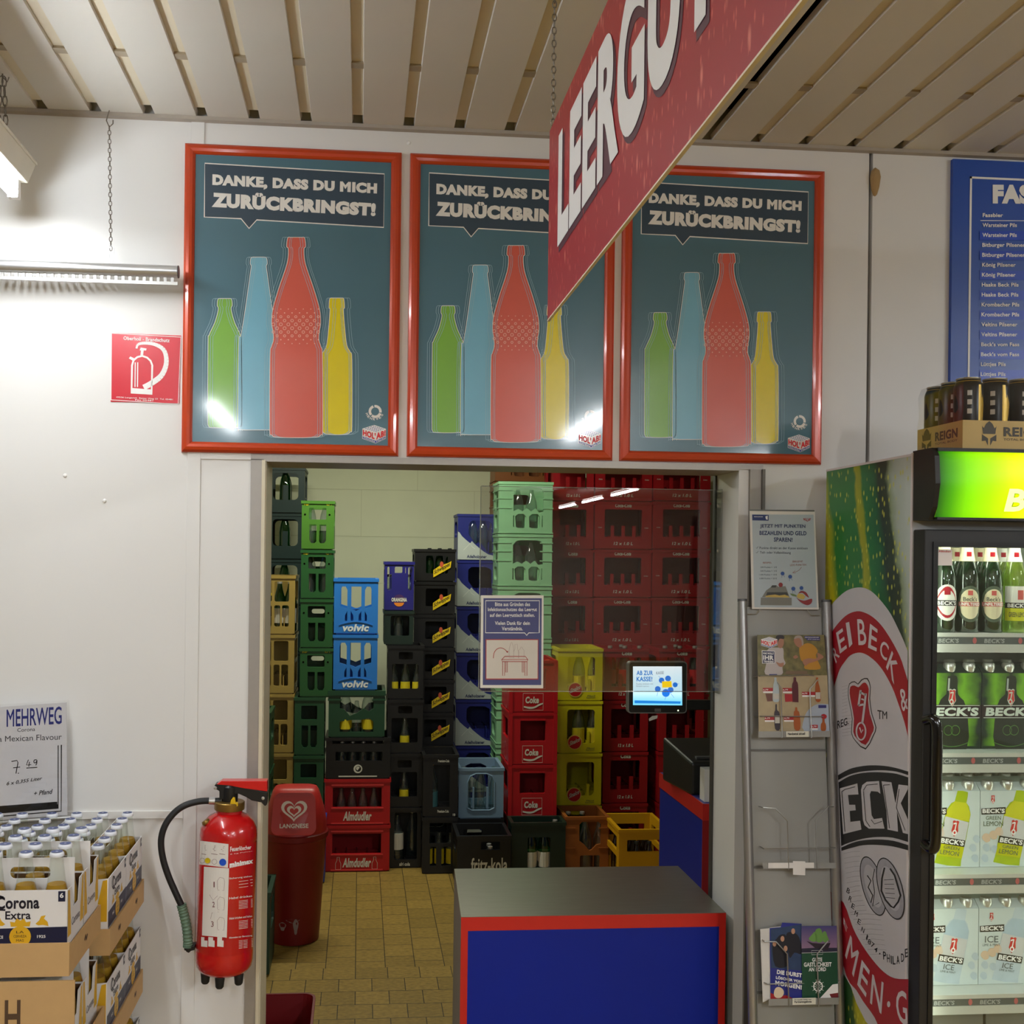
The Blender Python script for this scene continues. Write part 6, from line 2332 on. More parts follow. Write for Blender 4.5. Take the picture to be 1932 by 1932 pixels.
pb([(510, 830), (545, 830), (548, 880), (575, 940), (592, 1060), (590, 1200), (492, 1200), (490, 1060), (498, 930), (512, 880)], M('print_bottle_clear', (176, 188, 190), .4))
pb([(820, 825), (855, 825), (860, 880), (888, 940), (895, 1200), (880, 1215), (812, 1212), (800, 1200), (792, 960), (815, 885)], M('print_bottle_cola', (84, 20, 28), .4))
pb([(1175, 830), (1205, 830), (1208, 900), (1235, 1000), (1245, 1195), (1170, 1195), (1160, 1010), (1172, 900)], M('print_bottle_amber', (166, 84, 24), .4))
pb([(530, 1255), (552, 1255), (556, 1340), (592, 1390), (602, 1640), (525, 1640), (512, 1400), (528, 1340)], M('print_bottle_wine', (44, 30, 40), .4))
pb([(845, 1300), (872, 1300), (880, 1350), (910, 1390), (925, 1640), (830, 1640), (820, 1390), (840, 1350)], M('print_bottle_amber', (0, 0, 0)))
pb([(1275, 1470), (1305, 1470), (1310, 1530), (1330, 1580), (1325, 1665), (1255, 1665), (1250, 1570), (1272, 1530)], M('print_bottle_amber', (0, 0, 0)))
A([(1252 + 0, 1440), (1262, 1412), (1300, 1402), (1336, 1418), (1345, 1448), (1328, 1476), (1290, 1482), (1262, 1468)], OR_, 'round_badge', .0020)
for q4 in ([(494, 1080), (590, 1080), (590, 1170), (494, 1170)], [(520, 1430), (598, 1430), (600, 1550), (523, 1550)], [(1165, 1060), (1240, 1060), (1243, 1165), (1168, 1165)]):
    A(q4, M('print_label_pale', (196, 190, 176), .4), 'printed_label', .0020)
A([(675, 1085), (800, 1090), (800, 1205), (685, 1212)], OR_, 'printed_crate', .0014)
A([(370, 1080), (480, 1080), (485, 1200), (400, 1205)], M('print_crate_brown', (110, 66, 50), .4), 'printed_crate', .0014)
A([(275, 1690), (325, 1690), (322, 1760), (285, 1760)], M('print_red_corner', (150, 30, 36), .4), 'red_corner', .0005)
hq = [f2(*p) for p in [(300, 182), (560, 182), (560, 362), (300, 362)]]
cube_logo(BRO_P, lambda u, v, l: RP(hq[3][0] + (hq[1][0] - hq[3][0]) * u, hq[3][1] + (hq[1][1] - hq[3][1]) * v, LB_ + .0016 + l))

# two brochures in the lower pocket
f8 = lambda x, y: (1400 + x * .13041, 1680 + y * .13041)
m_ = M('brochure_white_edge', (214, 210, 204), .6)
B1 = thing('brochure', (1.16, -.2, .7), 'blue brochure about thirst quenchers of tomorrow, left in the lower pocket', 'brochure', 'brochures in the rack')
m = MB()
rq(m, [f8(*p) for p in ((262, 560), (412, 545), (412, 1570), (300, 1620))], .004, .020)
rq(m, [f8(*p) for p in ((400, 540), (862, 480), (872, 1555), (410, 1572))], .004, .024)
B1P = m.build('pages', m_, B1)
A1 = lambda pts, mt, nm, l: MB().poly([f8(*p) for p in pts], RP, .0246 + l).build(nm, mt, B1P)
A1([(400, 545), (560, 530), (580, 465), (862, 482), (872, 1552), (412, 1572)], M('print_deep_blue', (34, 42, 128), .4), 'cover', 0)
A1([(415, 560), (858, 490), (866, 1160), (420, 1120)], M('print_photo_blue', (40, 62, 96), .4, var=.3, scale=50), 'photo_ground', .0004)
DKC = M('print_dark_clothes', (20, 22, 34), .4)
for pts in ([(440, 800), (500, 700), (560, 640), (640, 660), (660, 900), (660, 1090), (480, 1095)], [(640, 640), (700, 600), (800, 640), (850, 760), (860, 920), (760, 900), (690, 980), (660, 820)]):
    A1(smooth_path(pts, 3, True), DKC, 'photo_person', .0008)
for x, y in ((470, 770), (585, 700), (740, 590), (630, 840)):
    A1([(x + 28 * math.cos(a), y + 42 * math.sin(a)) for a in [i * math.pi / 6 for i in range(12)]], M('print_face', (188, 140, 112), .4), 'photo_face', .0012)
A1([(412, 1480), (520, 1530), (640, 1515), (730, 1560), (412, 1572)], OR_, 'red_corner', .0008)
A1(smooth_path([(460, 1490), (480, 1420), (530, 1395), (590, 1430), (605, 1490), (570, 1545), (520, 1560), (475, 1540)], 3, True), M('print_cream', (226, 204, 172), .5), 'seal', .0012)
m = MB()
for s, q4 in (('DIE DURST', ((508, 1145), (868, 1200), (866, 1262), (502, 1208))), ('L\u00d6SCHER VON', ((490, 1230), (868, 1295), (866, 1340), (490, 1280))), ('MORGEN!', ((482, 1300), (868, 1370), (864, 1436), (480, 1368)))):
    m.qtext(s, [f8(*p) for p in q4], RP, .0264, .05)
m.build('cover_lettering', PWHITE, B1P)
B2 = thing('brochure', (1.28, -.2, .7), 'green brochure with sailing ship and lettering about hospitality on board', 'brochure', 'brochures in the rack')
m = MB()
rq(m, [f8(*p) for p in ((858, 515), (1368, 510), (1392, 1555), (870, 1560))], .005, .028)
B2P = m.build('pages', m_, B2)
A2 = lambda pts, mt, nm, l: MB().poly([f8(*p) for p in pts], RP, .0286 + l).build(nm, mt, B2P)
A2([(858, 515), (1368, 510), (1392, 1555), (870, 1560)], M('print_bottle_green', (22, 72, 48), .4), 'cover', 0)
A2([(858, 515), (1368, 510), (1376, 885), (862, 905)], grad('print_dusk_sky', (150, 118, 140), (64, 64, 116)), 'sky', .0004)
A2([(862, 840), (1040, 830), (1376, 830), (1378, 890), (862, 908)], M('print_dark_sea', (34, 36, 56), .4), 'sea', .0006)
SHP = M('print_sail_green', (104, 150, 74), .4)
for pts in ([(965, 700), (1010, 640), (1060, 600), (1085, 720), (1020, 740)], [(1060, 590), (1100, 550), (1140, 560), (1165, 640), (1160, 740), (1080, 740)], [(1165, 620), (1205, 590), (1235, 660), (1255, 735), (1175, 740)]):
    A2(smooth_path(pts, 3, True), SHP, 'sail', .0010)
A2([(930, 730), (1020, 760), (1160, 770), (1280, 760), (1240, 860), (1060, 835)], M('print_hull', (40, 30, 40), .4), 'hull', .0010)
m = MB()
m.stroke([f8(862, 906), f8(1376, 888)], RP, .6, .0296)
m.stroke([f8(*p) for p in ((1005, 870), (1165, 868), (1168, 925), (1008, 930))], RP, .5, .0296, True)
for s, x0, x1, y0, y1 in (('GUTE', 1015, 1160, 975, 1032), ('GASTLICHKEIT', 895, 1295, 1042, 1105), ('AN BORD', 965, 1215, 1115, 1172)):
    m.qtext(s, [f8(x0, y0), f8(x1, y0 - 4), f8(x1, y1 - 4), f8(x0, y1)], RP, .0298, .03)
m.stroke([f8(1100 + 62 * math.cos(a), 1388 + 68 * math.sin(a)) for a in [i * math.pi / 10 for i in range(20)]], RP, 2.0, .0298, True)
for i in range(10):
    a = i * math.pi / 5
    m.stroke([f8(1100 + 20 * math.cos(a), 1388 + 22 * math.sin(a)), f8(1100 + 95 * math.cos(a), 1388 + 104 * math.sin(a))], RP, .8, .0296)
m.poly([f8(*p) for p in ((1130, 1556), (1310, 1360), (1388, 1350), (1392, 1552))], RP, .0296)
m.build('cover_lettering', PWHITE, B2P)
A2([(1265, 1500), (1390, 1480), (1392, 1552), (1290, 1552)], M('print_maroon', (110, 30, 40), .4), 'corner_print', .0014)

# ------------------------------------------------------------------ drinks fridge
FX0, FX1, FYB, FYF, FZT = 1.35, 1.95, -.06, -.540, 2.205
FR = thing('drinks_fridge', (1.65, -.3, 0), 'tall glass door drinks fridge with green lit header and printed side', 'fridge')
FB = M('fridge_black', (30, 29, 29), .4)
INW = M('fridge_liner', (222, 226, 220), .4)
t = .03
b = MB()
b.box(FX0, FX0 + t, FYF, FYB, .02, FZT - .01)
b.box(FX1 - t, FX1, FYF, FYB, .02, FZT - .01)
b.box(FX0 + t, FX1 - t, FYB - .03, FYB, .02, FZT - .01)
b.box(FX0 + t, FX1 - t, FYF, FYB - .03, FZT - .20, FZT - .01)
b.box(FX0 + t, FX1 - t, FYF, FYB - .03, .02, .16)
b.box(FX0 + .03, FX1 - .03, FYF + .04, FYB - .04, 0, .02)
b.build('body', M('fridge_white_shell', (220, 220, 216), .4), FR)
li = MB()
li.box(FX0 + t, FX0 + t + .004, FYF, FYB - .03, .16, FZT - .2)
li.box(FX1 - t - .004, FX1 - t, FYF, FYB - .03, .16, FZT - .2)
li.box(FX0 + t, FX1 - t, FYB - .034, FYB - .03, .16, FZT - .2)
li.build('inner_liner', INW, FR)


def header_mat():
    m = bpy.data.materials.new('lit_header_green')
    m.use_nodes = True
    nt = m.node_tree
    p = nt.nodes['Principled BSDF']
    tc = nt.nodes.new('ShaderNodeTexCoord')
    sp = nt.nodes.new('ShaderNodeSeparateXYZ')
    nt.links.new(tc.outputs['Generated'], sp.inputs[0])
    rp = nt.nodes.new('ShaderNodeValToRGB')
    el = rp.color_ramp.elements
    el[0].position, el[0].color = 0.0, rgb((30, 84, 20))
    el[1].position, el[1].color = 1.0, rgb((40, 100, 20))
    for pos, c in ((.06, (70, 150, 14)), (.13, (120, 206, 8)), (.22, (160, 226, 8)), (.34, (214, 246, 8)), (.5, (240, 250, 60)), (.66, (214, 246, 8)), (.86, (120, 206, 8))):
        e = el.new(pos)
        e.color = rgb(c)
    nt.links.new(sp.outputs['X'], rp.inputs[0])
    nt.links.new(rp.outputs[0], p.inputs['Emission Color'])
    nt.links.new(rp.outputs[0], p.inputs['Base Color'])
    p.inputs['Emission Strength'].default_value = .8
    p.inputs['Roughness'].default_value = .25
    return m


HB = M('header_black', (28, 27, 27), .35)
HZ0_, HZ1_, HYF = 2.034, FZT, -.645
cap = [(FYF, HZ0_), (HYF + .03, HZ0_), (HYF + .012, HZ0_ + .03), (HYF, HZ0_ + .085), (HYF + .006, HZ1_ - .02), (HYF + .02, HZ1_), (FYF, HZ1_)]
for xa, xb in ((FX0, FX0 + .012), (FX1 - .012, FX1)):
    MB().plate(cap, [], lambda u, v, w: Vector((xa + w, u, v)), xb - xa).build('header_end_cap', HB, FR)
h = MB()
h.box(FX0 + .012, FX1 - .012, HYF + .012, FYF, HZ1_ - .008, HZ1_)
h.box(FX0 + .012, FX1 - .012, HYF + .012, FYF, HZ0_, HZ0_ + .006)
h.build('header_housing', HB, FR)
hf = smooth_path([(HYF + .022, HZ0_ + .006), (HYF + .014, HZ0_ + .03), (HYF + .004, HZ0_ + .085), (HYF + .009, HZ1_ - .03), (HYF + .018, HZ1_ - .008)], 4)
hm = MB()
vs = [Vector((x, y, z)) for y, z in hf for x in (FX0 + .012, FX1 - .012)]
hm.add(vs, [(2 * i, 2 * i + 1, 2 * i + 3, 2 * i + 2) for i in range(len(hf) - 1)])
HLP = hm.build('header_light_panel', header_mat(), FR, smooth=True)
hl = lambda l: (lambda u, v, w: Vector((u, HYF + .004 - l + (.012 if v < 2.075 else 0) * (2.075 - v) / .04, v)))
for nm, bo, l, c, dx in (('header_lettering_outline', .05, .0012, EM('header_letter_edge', (150, 170, 20), .5), 0), ('header_lettering', .03, .0018, EM('header_letter_cream', (250, 244, 160), .85), 0)):
    MB().text("BECK'S", hl(l), bo, .15, (1.525, 1.815, 2.055, 2.112)).build(nm, c, HLP)
# door
DYF, DYB = -.596, -.543
DZ0, DZ1 = .14, 2.012
gx0 = on_y(1767, 1200, DYF).x
gz1 = on_y(1800, 1032, DYF).z
DX0, DX1 = FX0 + .002, FX1 - .002
door = MB()
door.plate([(DX0, DZ0), (DX1, DZ0), (DX1, DZ1), (DX0, DZ1)], [[(gx0, DZ0 + .06), (DX1 - (gx0 - DX0), DZ0 + .06), (DX1 - (gx0 - DX0), gz1), (gx0, gz1)]],
           lambda u, v, w: Vector((u, DYF + w, v)), DYB - DYF)
D_ = door.build('door', FB, FR, bevel=.003)
ins = MB()
ins.plate([(gx0 - .012, DZ0 + .05), (DX1 - (gx0 - DX0) + .012, DZ0 + .05), (DX1 - (gx0 - DX0) + .012, gz1 + .012), (gx0 - .012, gz1 + .012)],
          [[(gx0, DZ0 + .06), (DX1 - (gx0 - DX0), DZ0 + .06), (DX1 - (gx0 - DX0), gz1), (gx0, gz1)]], lambda u, v, w: Vector((u, DYF - .003 + w, v)), .003)
ins.build('door_bead', M('door_bead_black', (20, 20, 20), .35), D_)
MB().box(gx0, DX1 - (gx0 - DX0), DYF + .016, DYF + .02, DZ0 + .06, gz1).build('door_glass', glass('fridge_glass', (.96, .98, .96), .05), D_)
hx = on_y(1754, 1480, DYF - .02).x
hz0, hz1 = on_y(1754, 1604, DYF - .02).z, on_y(1754, 1353, DYF - .02).z
hd = MB()
hd.tube(smooth_path([(hx, DYF, hz1 - .01), (hx + .004, DYF - .028, hz1 - .004), (hx + .008, DYF - .036, hz1 - .035), (hx + .008, DYF - .036, (hz0 + hz1) / 2), (hx + .008, DYF - .036, hz0 + .035), (hx + .004, DYF - .028, hz0 + .004), (hx, DYF, hz0 + .01)], 5),
        .0125, 12)
hd.build('door_handle', M('handle_gloss_black', (12, 12, 12), .15, coat=.5), D_, smooth=True)
sk = MB()
qf = lambda x, y: (1700 + x * .1242, 980 + y * .1242)
sk.poly([qf(*p) for p in ((548, 455), (776, 455), (776, 700), (546, 700))], YP(DYF + .015), 0)
sk.build('door_sticker', M('sticker_white', (226, 216, 212), .5), D_)
sk = MB()
sk.qtext('ABInBev', [qf(570, 470), qf(760, 476), qf(760, 500), qf(570, 498)], YP(DYF + .0145), 0, .03)
sk.build('door_sticker_lettering', M('sticker_red', (196, 60, 56), .5), D_)
# inside lights
LED = M('fridge_led', (246, 255, 236), .4, emit=14, var=0)
for x in (FX0 + .045, FX1 - .05):
    MB().box(x, x + .006, FYF + .004, FYF + .012, .3, 1.95).build('led_strip', LED, FR)
MB().box(FX0 + .06, FX1 - .06, FYF + .02, FYF + .05, FZT - .206, FZT - .2).build('led_strip', LED, FR)
# shelves with price strips
SHY = -.500
SHZ = [1.7555, 1.454, 1.150, .848]
SHM = M('shelf_white_wire', (206, 210, 204), .4)
STRM = M('price_strip_grey', (92, 98, 96), .4)
for i, z in enumerate(SHZ):
    s = MB()
    s.box(FX0 + .035, FX1 - .035, SHY + .004, FYB - .04, z - .006, z)
    s.build('shelf', SHM, FR)
    s = MB()
    s.box(FX0 + .035, FX1 - .035, SHY - .002, SHY + .004, z - .009, z + .001)
    s.box(FX0 + .035, FX1 - .035, SHY - .002, SHY + .004, z - .048, z - .027)
    s.build('shelf_rail', M('shelf_rail', (214, 216, 208), .35, .3), FR)
    ps = MB().box(FX0 + .035, FX1 - .035, SHY, SHY + .003, z - .027, z - .009).build('price_strip', STRM, FR)
    m = MB()
    for k in range(4):
        x = 1.443 + .1205 * k
        m.text("BECK'S", lambda u, v, w: Vector((u, SHY - .0008, v)), .03, .1, (x, x + .054, z - .024, z - .013))
    m.build('price_strip_lettering', M('strip_print_pale', (176, 180, 176), .5), ps)
    m = MB()
    for k in range(4):
        x = 1.418 + .1205 * k
        m.plate(disc(x, z - .018, .0055, .008, 10), [], lambda u, v, w: Vector((u, SHY - .0008, v)), 0)
    m.build('price_strip_emblem', M('strip_print_red', (196, 100, 100), .5), ps)

# printed side of the fridge
SX = FX0


def side_mat():
    m = bpy.data.materials.new('print_cold_bottle_glass')
    m.use_nodes = True
    nt = m.node_tree
    p = nt.nodes['Principled BSDF']
    tc = nt.nodes.new('ShaderNodeTexCoord')
    sp = nt.nodes.new('ShaderNodeSeparateXYZ')
    nt.links.new(tc.outputs['Generated'], sp.inputs[0])
    n1 = nt.nodes.new('ShaderNodeTexNoise')
    n1.inputs['Scale'].default_value = 9
    n1.inputs['Detail'].default_value = 5
    nt.links.new(tc.outputs['Object'], n1.inputs['Vector'])
    mp = nt.nodes.new('ShaderNodeMapping')
    mp.inputs['Scale'].default_value = (1, 62, 34)
    nt.links.new(tc.outputs['Object'], mp.inputs[0])
    vo = nt.nodes.new('ShaderNodeTexVoronoi')
    vo.inputs['Scale'].default_value = 1
    nt.links.new(mp.outputs[0], vo.inputs['Vector'])
    # colour across the panel (Y runs front to back), skewed with height, plus wobble
    ma = nt.nodes.new('ShaderNodeMath')
    ma.operation = 'MULTIPLY_ADD'
    ma.inputs[1].default_value = .16
    nt.links.new(n1.outputs['Fac'], ma.inputs[0])
    sk_ = nt.nodes.new('ShaderNodeMath')
    sk_.operation = 'MULTIPLY_ADD'
    sk_.inputs[1].default_value = -1.1
    nt.links.new(sp.outputs['Z'], sk_.inputs[0])
    nt.links.new(sp.outputs['Y'], sk_.inputs[2])
    nt.links.new(sk_.outputs[0], ma.inputs[2])
    rp = nt.nodes.new('ShaderNodeValToRGB')
    el = rp.color_ramp.elements
    el[0].position, el[0].color = 0.0, rgb((196, 206, 200))
    el[1].position, el[1].color = 1.0, rgb((40, 84, 40))
    for pos, c in ((.083, (176, 190, 180)), (.125, (140, 156, 120)), (.15, (44, 62, 46)), (.225, (28, 50, 38)), (.283, (18, 96, 54)), (.39, (26, 118, 56)), (.412, (150, 160, 16)), (.458, (164, 166, 16)), (.48, (36, 118, 52)), (.74, (44, 124, 52)), (.81, (190, 182, 10)), (.96, (186, 180, 14))):
        e = el.new(pos)
        e.color = rgb(c)
    mr = nt.nodes.new('ShaderNodeMapRange')
    mr.inputs[1].default_value, mr.inputs[2].default_value = -.92, .28
    nt.links.new(ma.outputs[0], mr.inputs[0])
    nt.links.new(mr.outputs[0], rp.inputs[0])
    lt = nt.nodes.new('ShaderNodeMapRange')
    lt.inputs[1].default_value, lt.inputs[2].default_value = .14, .30
    lt.inputs[3].default_value, lt.inputs[4].default_value = .8, 0
    nt.links.new(vo.outputs['Distance'], lt.inputs[0])
    sc_ = nt.nodes.new('ShaderNodeSeparateColor')
    nt.links.new(vo.outputs['Color'], sc_.inputs[0])
    g = nt.nodes.new('ShaderNodeMath')
    g.operation = 'GREATER_THAN'
    g.inputs[1].default_value = .55
    nt.links.new(sc_.outputs[0], g.inputs[0])
    ml = nt.nodes.new('ShaderNodeMath')
    ml.operation = 'MULTIPLY'
    nt.links.new(lt.outputs[0], ml.inputs[0])
    nt.links.new(g.outputs[0], ml.inputs[1])
    mx = nt.nodes.new('ShaderNodeMix')
    mx.data_type = 'RGBA'
    nt.links.new(ml.outputs[0], mx.inputs[0])
    nt.links.new(rp.outputs[0], mx.inputs[6])
    mx.inputs[7].default_value = rgb((206, 206, 70))
    nt.links.new(mx.outputs[2], p.inputs['Base Color'])
    p.inputs['Roughness'].default_value = .3
    return m


SPR = MB().box(SX - .002, SX, FYF + .004, FYB, .02, FZT - .012).build('side_print', side_mat(), FR)
MB().box(SX - .0028, SX, FYF - .0035, FYF + .0035, .02, FZT - .004).build('side_edge_strip', M('side_edge_white', (222, 214, 214), .4), FR)
MB().box(SX - .0035, SX, FYF, FYB, FZT - .012, FZT - .006).build('side_edge_strip', M('side_edge_white', (0, 0, 0)), FR)
sp_ = XP(SX - .002)
z6 = lambda x, y: (1380 + x * .28571, 900 + y * .28571)
za = lambda x, y: (1540 + x * .20704, 840 + y * .20704)
zb = lambda x, y: (1540 + x * .20704, 1240 + y * .20704)
zc = lambda x, y: (1540 + x * .17182, 1600 + y * .17182)
LW = M('label_print_white', (206, 202, 206), .4, var=.08, scale=10)
LR = M('label_print_red', (166, 16, 36), .35, var=.05, scale=10)
LK = M('label_print_black', (24, 24, 26), .35)
LG = M('label_print_line', (140, 138, 144), .45)


def art(pts, mt, nm, l):
    m = MB()
    m.poly(pts, sp_, l)
    return m.build(nm, mt, SPR)


RE = 1712.5
white = smooth_path([(1561, 1155), za(150, 1440), za(230, 1360), za(300, 1315), za(380, 1296), za(450, 1305), za(520, 1345), za(600, 1430), za(680, 1540), za(750, 1680), za(800, 1790), (RE, 1228)], 3)
art(white + [(RE, 1990), (1690, 1990), zc(540, 1900), zc(440, 1700), zc(380, 1520), zc(300, 1380), zc(170, 830), (1561, 1700)], LW, 'label_ground', .0006)
# lower left sweep below the ring shows the cold glass again
ring_o = smooth_path([za(110, 1780), za(150, 1690), za(220, 1600), za(290, 1540), za(370, 1513), za(440, 1525), za(520, 1570), za(600, 1650), za(680, 1770), za(740, 1880), zb(780, 40), zb(835, 220)], 3)
ring_i = smooth_path([zb(835, 720), zb(800, 580), zb(740, 400), zb(690, 270), zb(620, 140), zb(560, 60), zb(500, 5), za(440, 1900), za(380, 1890), za(310, 1915), zb(260, 40), zb(215, 110), zb(175, 225), zb(140, 340)], 3)
art(ring_o + [(RE, 1290)] + ring_i + [(1568, 1330), (1562, 1260)], LR, 'label_ring', .0010)
low_i = smooth_path([zc(112, 230), zc(160, 480), zc(300, 600), zc(400, 870), zc(500, 1060), zc(620, 1230), zc(740, 1360), zc(860, 1430), zc(1012, 1440)], 3)
low_o = smooth_path([(RE, 1990), zc(760, 2100), zc(640, 1860), zc(520, 1690), zc(440, 1560), zc(330, 1400), zc(180, 830), zc(130, 560)], 3)
art(low_i + low_o, LR, 'label_ring', .0010)
lt = MB()


def qlet(ch, quad, f, mb=None, bold=.012):
    (mb or lt).qtext(ch, [f(*p) for p in quad], sp_, .0014, bold)


qlet('R', ((140, 1870), (165, 1820), (215, 1920), (180, 1990)), za)
qlet('E', ((180, 1710), (240, 1665), (280, 1850), (215, 1900)), za)
qlet('I', ((268, 1620), (300, 1610), (330, 1810), (300, 1845)), za)
qlet('B', ((372, 1585), (440, 1585), (462, 1820), (385, 1822)), za)
qlet('E', ((490, 1625), (560, 1680), (550, 1880), (472, 1845)), za)
qlet('C', ((600, 1760), (665, 1830), (640, 1975), (570, 1905)), za)
qlet('K', ((690, -60), (750, 80), (710, 250), (635, 90)), zb)
qlet('&', ((745, 280), (835, 300), (835, 470), (785, 500)), zb)
qlet('M', ((375, 955), (470, 1150), (410, 1420), (315, 1180)), zc)
qlet('E', ((500, 1225), (590, 1350), (545, 1640), (450, 1500)), zc)
qlet('N', ((615, 1385), (740, 1480), (715, 1825), (590, 1700)), zc)
qlet('G', ((865, 1560), (990, 1570), (1005, 1960), (890, 1900)), zc)
qlet('O', ((115, 250), (165, 240), (170, 480), (125, 480)), zc)
qlet('E', ((300, 760), (345, 880), (330, 920), (300, 830)), zc)
lt.poly([zc(795 + 18 * math.cos(a), 1715 + 34 * math.sin(a)) for a in [i * math.pi / 6 for i in range(12)]], sp_, .0014)
lt.build('ring_lettering', M('ring_letter_white', (214, 206, 210), .4), SPR)
art([zb(*p) for p in smooth_path([(300, 240), (350, 218), (380, 240), (410, 203), (468, 190), (496, 270), (490, 380), (510, 520), (548, 640), (520, 720), (450, 842), (360, 770), (318, 690), (326, 560), (300, 420), (288, 330)], 2, True)], LK, 'shield_edge', .0010)
art([zb(*p) for p in smooth_path([(304, 248), (350, 228), (382, 250), (416, 212), (462, 200), (490, 270), (484, 380), (504, 520), (540, 640), (514, 715), (450, 828), (364, 764), (324, 688), (332, 560), (306, 420), (294, 330)], 2, True)], LW, 'shield_border', .0014)
art([zb(*p) for p in smooth_path([(312, 268), (350, 258), (385, 274), (420, 238), (452, 234), (478, 290), (472, 390), (488, 520), (526, 640), (502, 705), (450, 800), (372, 744), (338, 680), (344, 560), (320, 420), (304, 330)], 2, True)], LR, 'shield', .0018)
k = MB()
st = lambda pts, w, l=.0024: k.stroke([zb(*p) for p in pts], sp_, w, l)
st([(408 + 42 * math.cos(a), 675 + 78 * math.sin(a)) for a in [i * math.pi / 12 for i in range(25)]], 3.0)
st([(420, 600), (440, 440), (452, 330)], 4.0)
st([(385, 440), (405, 300)], 4.0)
st([(385, 440), (430, 430)], 4.0)
st([(400, 320), (450, 345)], 4.0)
st([(410, 380), (440, 390)], 3.0)
st([(395, 640), (412, 690), (425, 660)], 2.5)
k.build('key_drawing', LW, SPR)
k = MB()
k.qtext('REG.', [zb(190, 580), zb(295, 545), zb(297, 610), zb(192, 655)], sp_, .0012, .01)
k.qtext('TM', [zb(557, 480), zb(645, 495), zb(645, 562), zb(560, 565)], sp_, .0012, .005)
for i, (ch, x, y) in enumerate((('B', 352, 470), ('R', 375, 560), ('E', 405, 640), ('M', 438, 720), ('E', 472, 810), ('N', 512, 900), ('1', 558, 980), ('8', 585, 1030), ('7', 620, 1065), ('4', 655, 1115))):
    w_, h_ = (5 if ch == '1' else 15, 42)
    k.qtext(ch, [zc(x - w_ + 6, y - h_ * .9), zc(x + w_ + 8, y - h_ * .3), zc(x + w_ - 6, y + h_ * .9), zc(x - w_ - 8, y + h_ * .3)], sp_, .0012, .01)
for ch, x, y in (('P', 748, 1180), ('H', 790, 1210), ('I', 822, 1228), ('L', 852, 1235), ('A', 895, 1232), ('D', 945, 1210), ('E', 988, 1160)):
    w_ = 5 if ch == 'I' else 16
    k.qtext(ch, [zc(x - w_, y - 48 - (x - 850) * .02), zc(x + w_, y - 48 - (x - 850) * .08), zc(x + w_ + 4, y + 44 - (x - 850) * .08), zc(x - w_ + 4, y + 44)], sp_, .0012, .01)
k.poly([zc(698 + 7 * math.cos(a), 1160 + 10 * math.sin(a)) for a in [i * math.pi / 4 for i in range(8)]], sp_, .0012)
k.build('label_lettering', LK, SPR)
# wide black name band
up = lambda pts: smooth_path([zb(*p) for p in pts], 3)
art(up([(198, 1075), (300, 1020), (400, 995), (500, 985), (620, 990), (730, 1010), (838, 1042)]) + [zb(838, 1075)] + up([(838, 1075), (730, 1042), (600, 1030), (480, 1035), (380, 1048), (290, 1075), (200, 1120)]), LK, 'band_line', .0012)
art(up([(203, 1140), (300, 1085), (400, 1058), (500, 1048), (620, 1050), (730, 1062), (838, 1095)]) + up([(838, 1685), (700, 1645), (560, 1638), (420, 1655), (300, 1690), (228, 1720)]), LK, 'name_band', .0012)
art(up([(228, 1735), (330, 1690), (430, 1668), (560, 1660), (700, 1672), (838, 1712)]) + up([(838, 1760), (700, 1725), (560, 1710), (430, 1712), (330, 1735), (230, 1765)]), LK, 'band_line', .0012)
k = MB()


def zl(pts, holes=()):
    k.poly([zb(*p) for p in pts], sp_, .0018, [[zb(*p) for p in h] for h in holes])


zl([(215, 1195), (375, 1150), (385, 1250), (290, 1255), (300, 1345), (355, 1345), (360, 1395), (305, 1400), (312, 1500), (400, 1490), (412, 1570), (245, 1612), (230, 1400)])
zl([(408, 1210), (420, 1165), (460, 1135), (572, 1128), (585, 1245), (560, 1225), (500, 1220), (488, 1250), (505, 1440), (525, 1475), (600, 1465), (622, 1562), (480, 1562), (440, 1530), (425, 1480)])
zl([(595, 1130), (685, 1140), (722, 1330), (750, 1160), (836, 1170), (836, 1200), (770, 1330), (836, 1480), (836, 1612), (790, 1600), (735, 1400), (745, 1590), (650, 1570), (640, 1400)])
k.build('name_lettering', LW, SPR)
k = MB()
for pts in ([(232, 1225), (262, 1205), (355, 1180)], [(232, 1225), (262, 1590)], [(428, 1215), (460, 1165), (560, 1155)], [(430, 1220), (452, 1490), (490, 1545)], [(612, 1165), (670, 1162)], [(612, 1165), (668, 1560)], [(755, 1200), (730, 1370), (810, 1580)], [(500, 1480), (530, 1520), (600, 1495)]):
    k.stroke([zb(*p) for p in pts], sp_, 1.3, .0022)
k.build('name_inline', LK, SPR)
# medals and engraved lines
k = MB()
for i in range(13):
    y = 40 + i * 54
    k.stroke([zc(300 + i * 6, y + 20), zc(400 + i * 5, y), zc(480 + max(0, i - 8) * 18, y - 4)], sp_, .45, .0010)
for i in range(9):
    y = 730 + i * 55
    k.stroke([zc(380 + i * 26, y), zc(560 + i * 14, y - 6), zc(700 + i * 10, y + 6)], sp_, .45, .0010)
for i in range(16):
    y = 560 + i * 26
    k.stroke([zb(235, y - 290 + i * 4), zb(285 + (i > 8) * 40, y - 305 + i * 4)], sp_, .35, .0010)
k.build('engraved_lines', LG, SPR)


def ell(cx, cy, rx, ry, tilt, n=40):
    t_ = rad(tilt)
    return [zc(cx + rx * math.cos(a) * math.cos(t_) - ry * math.sin(a) * math.sin(t_), cy + rx * math.cos(a) * math.sin(t_) + ry * math.sin(a) * math.cos(t_)) for a in [2 * math.pi * i / n for i in range(n)]]


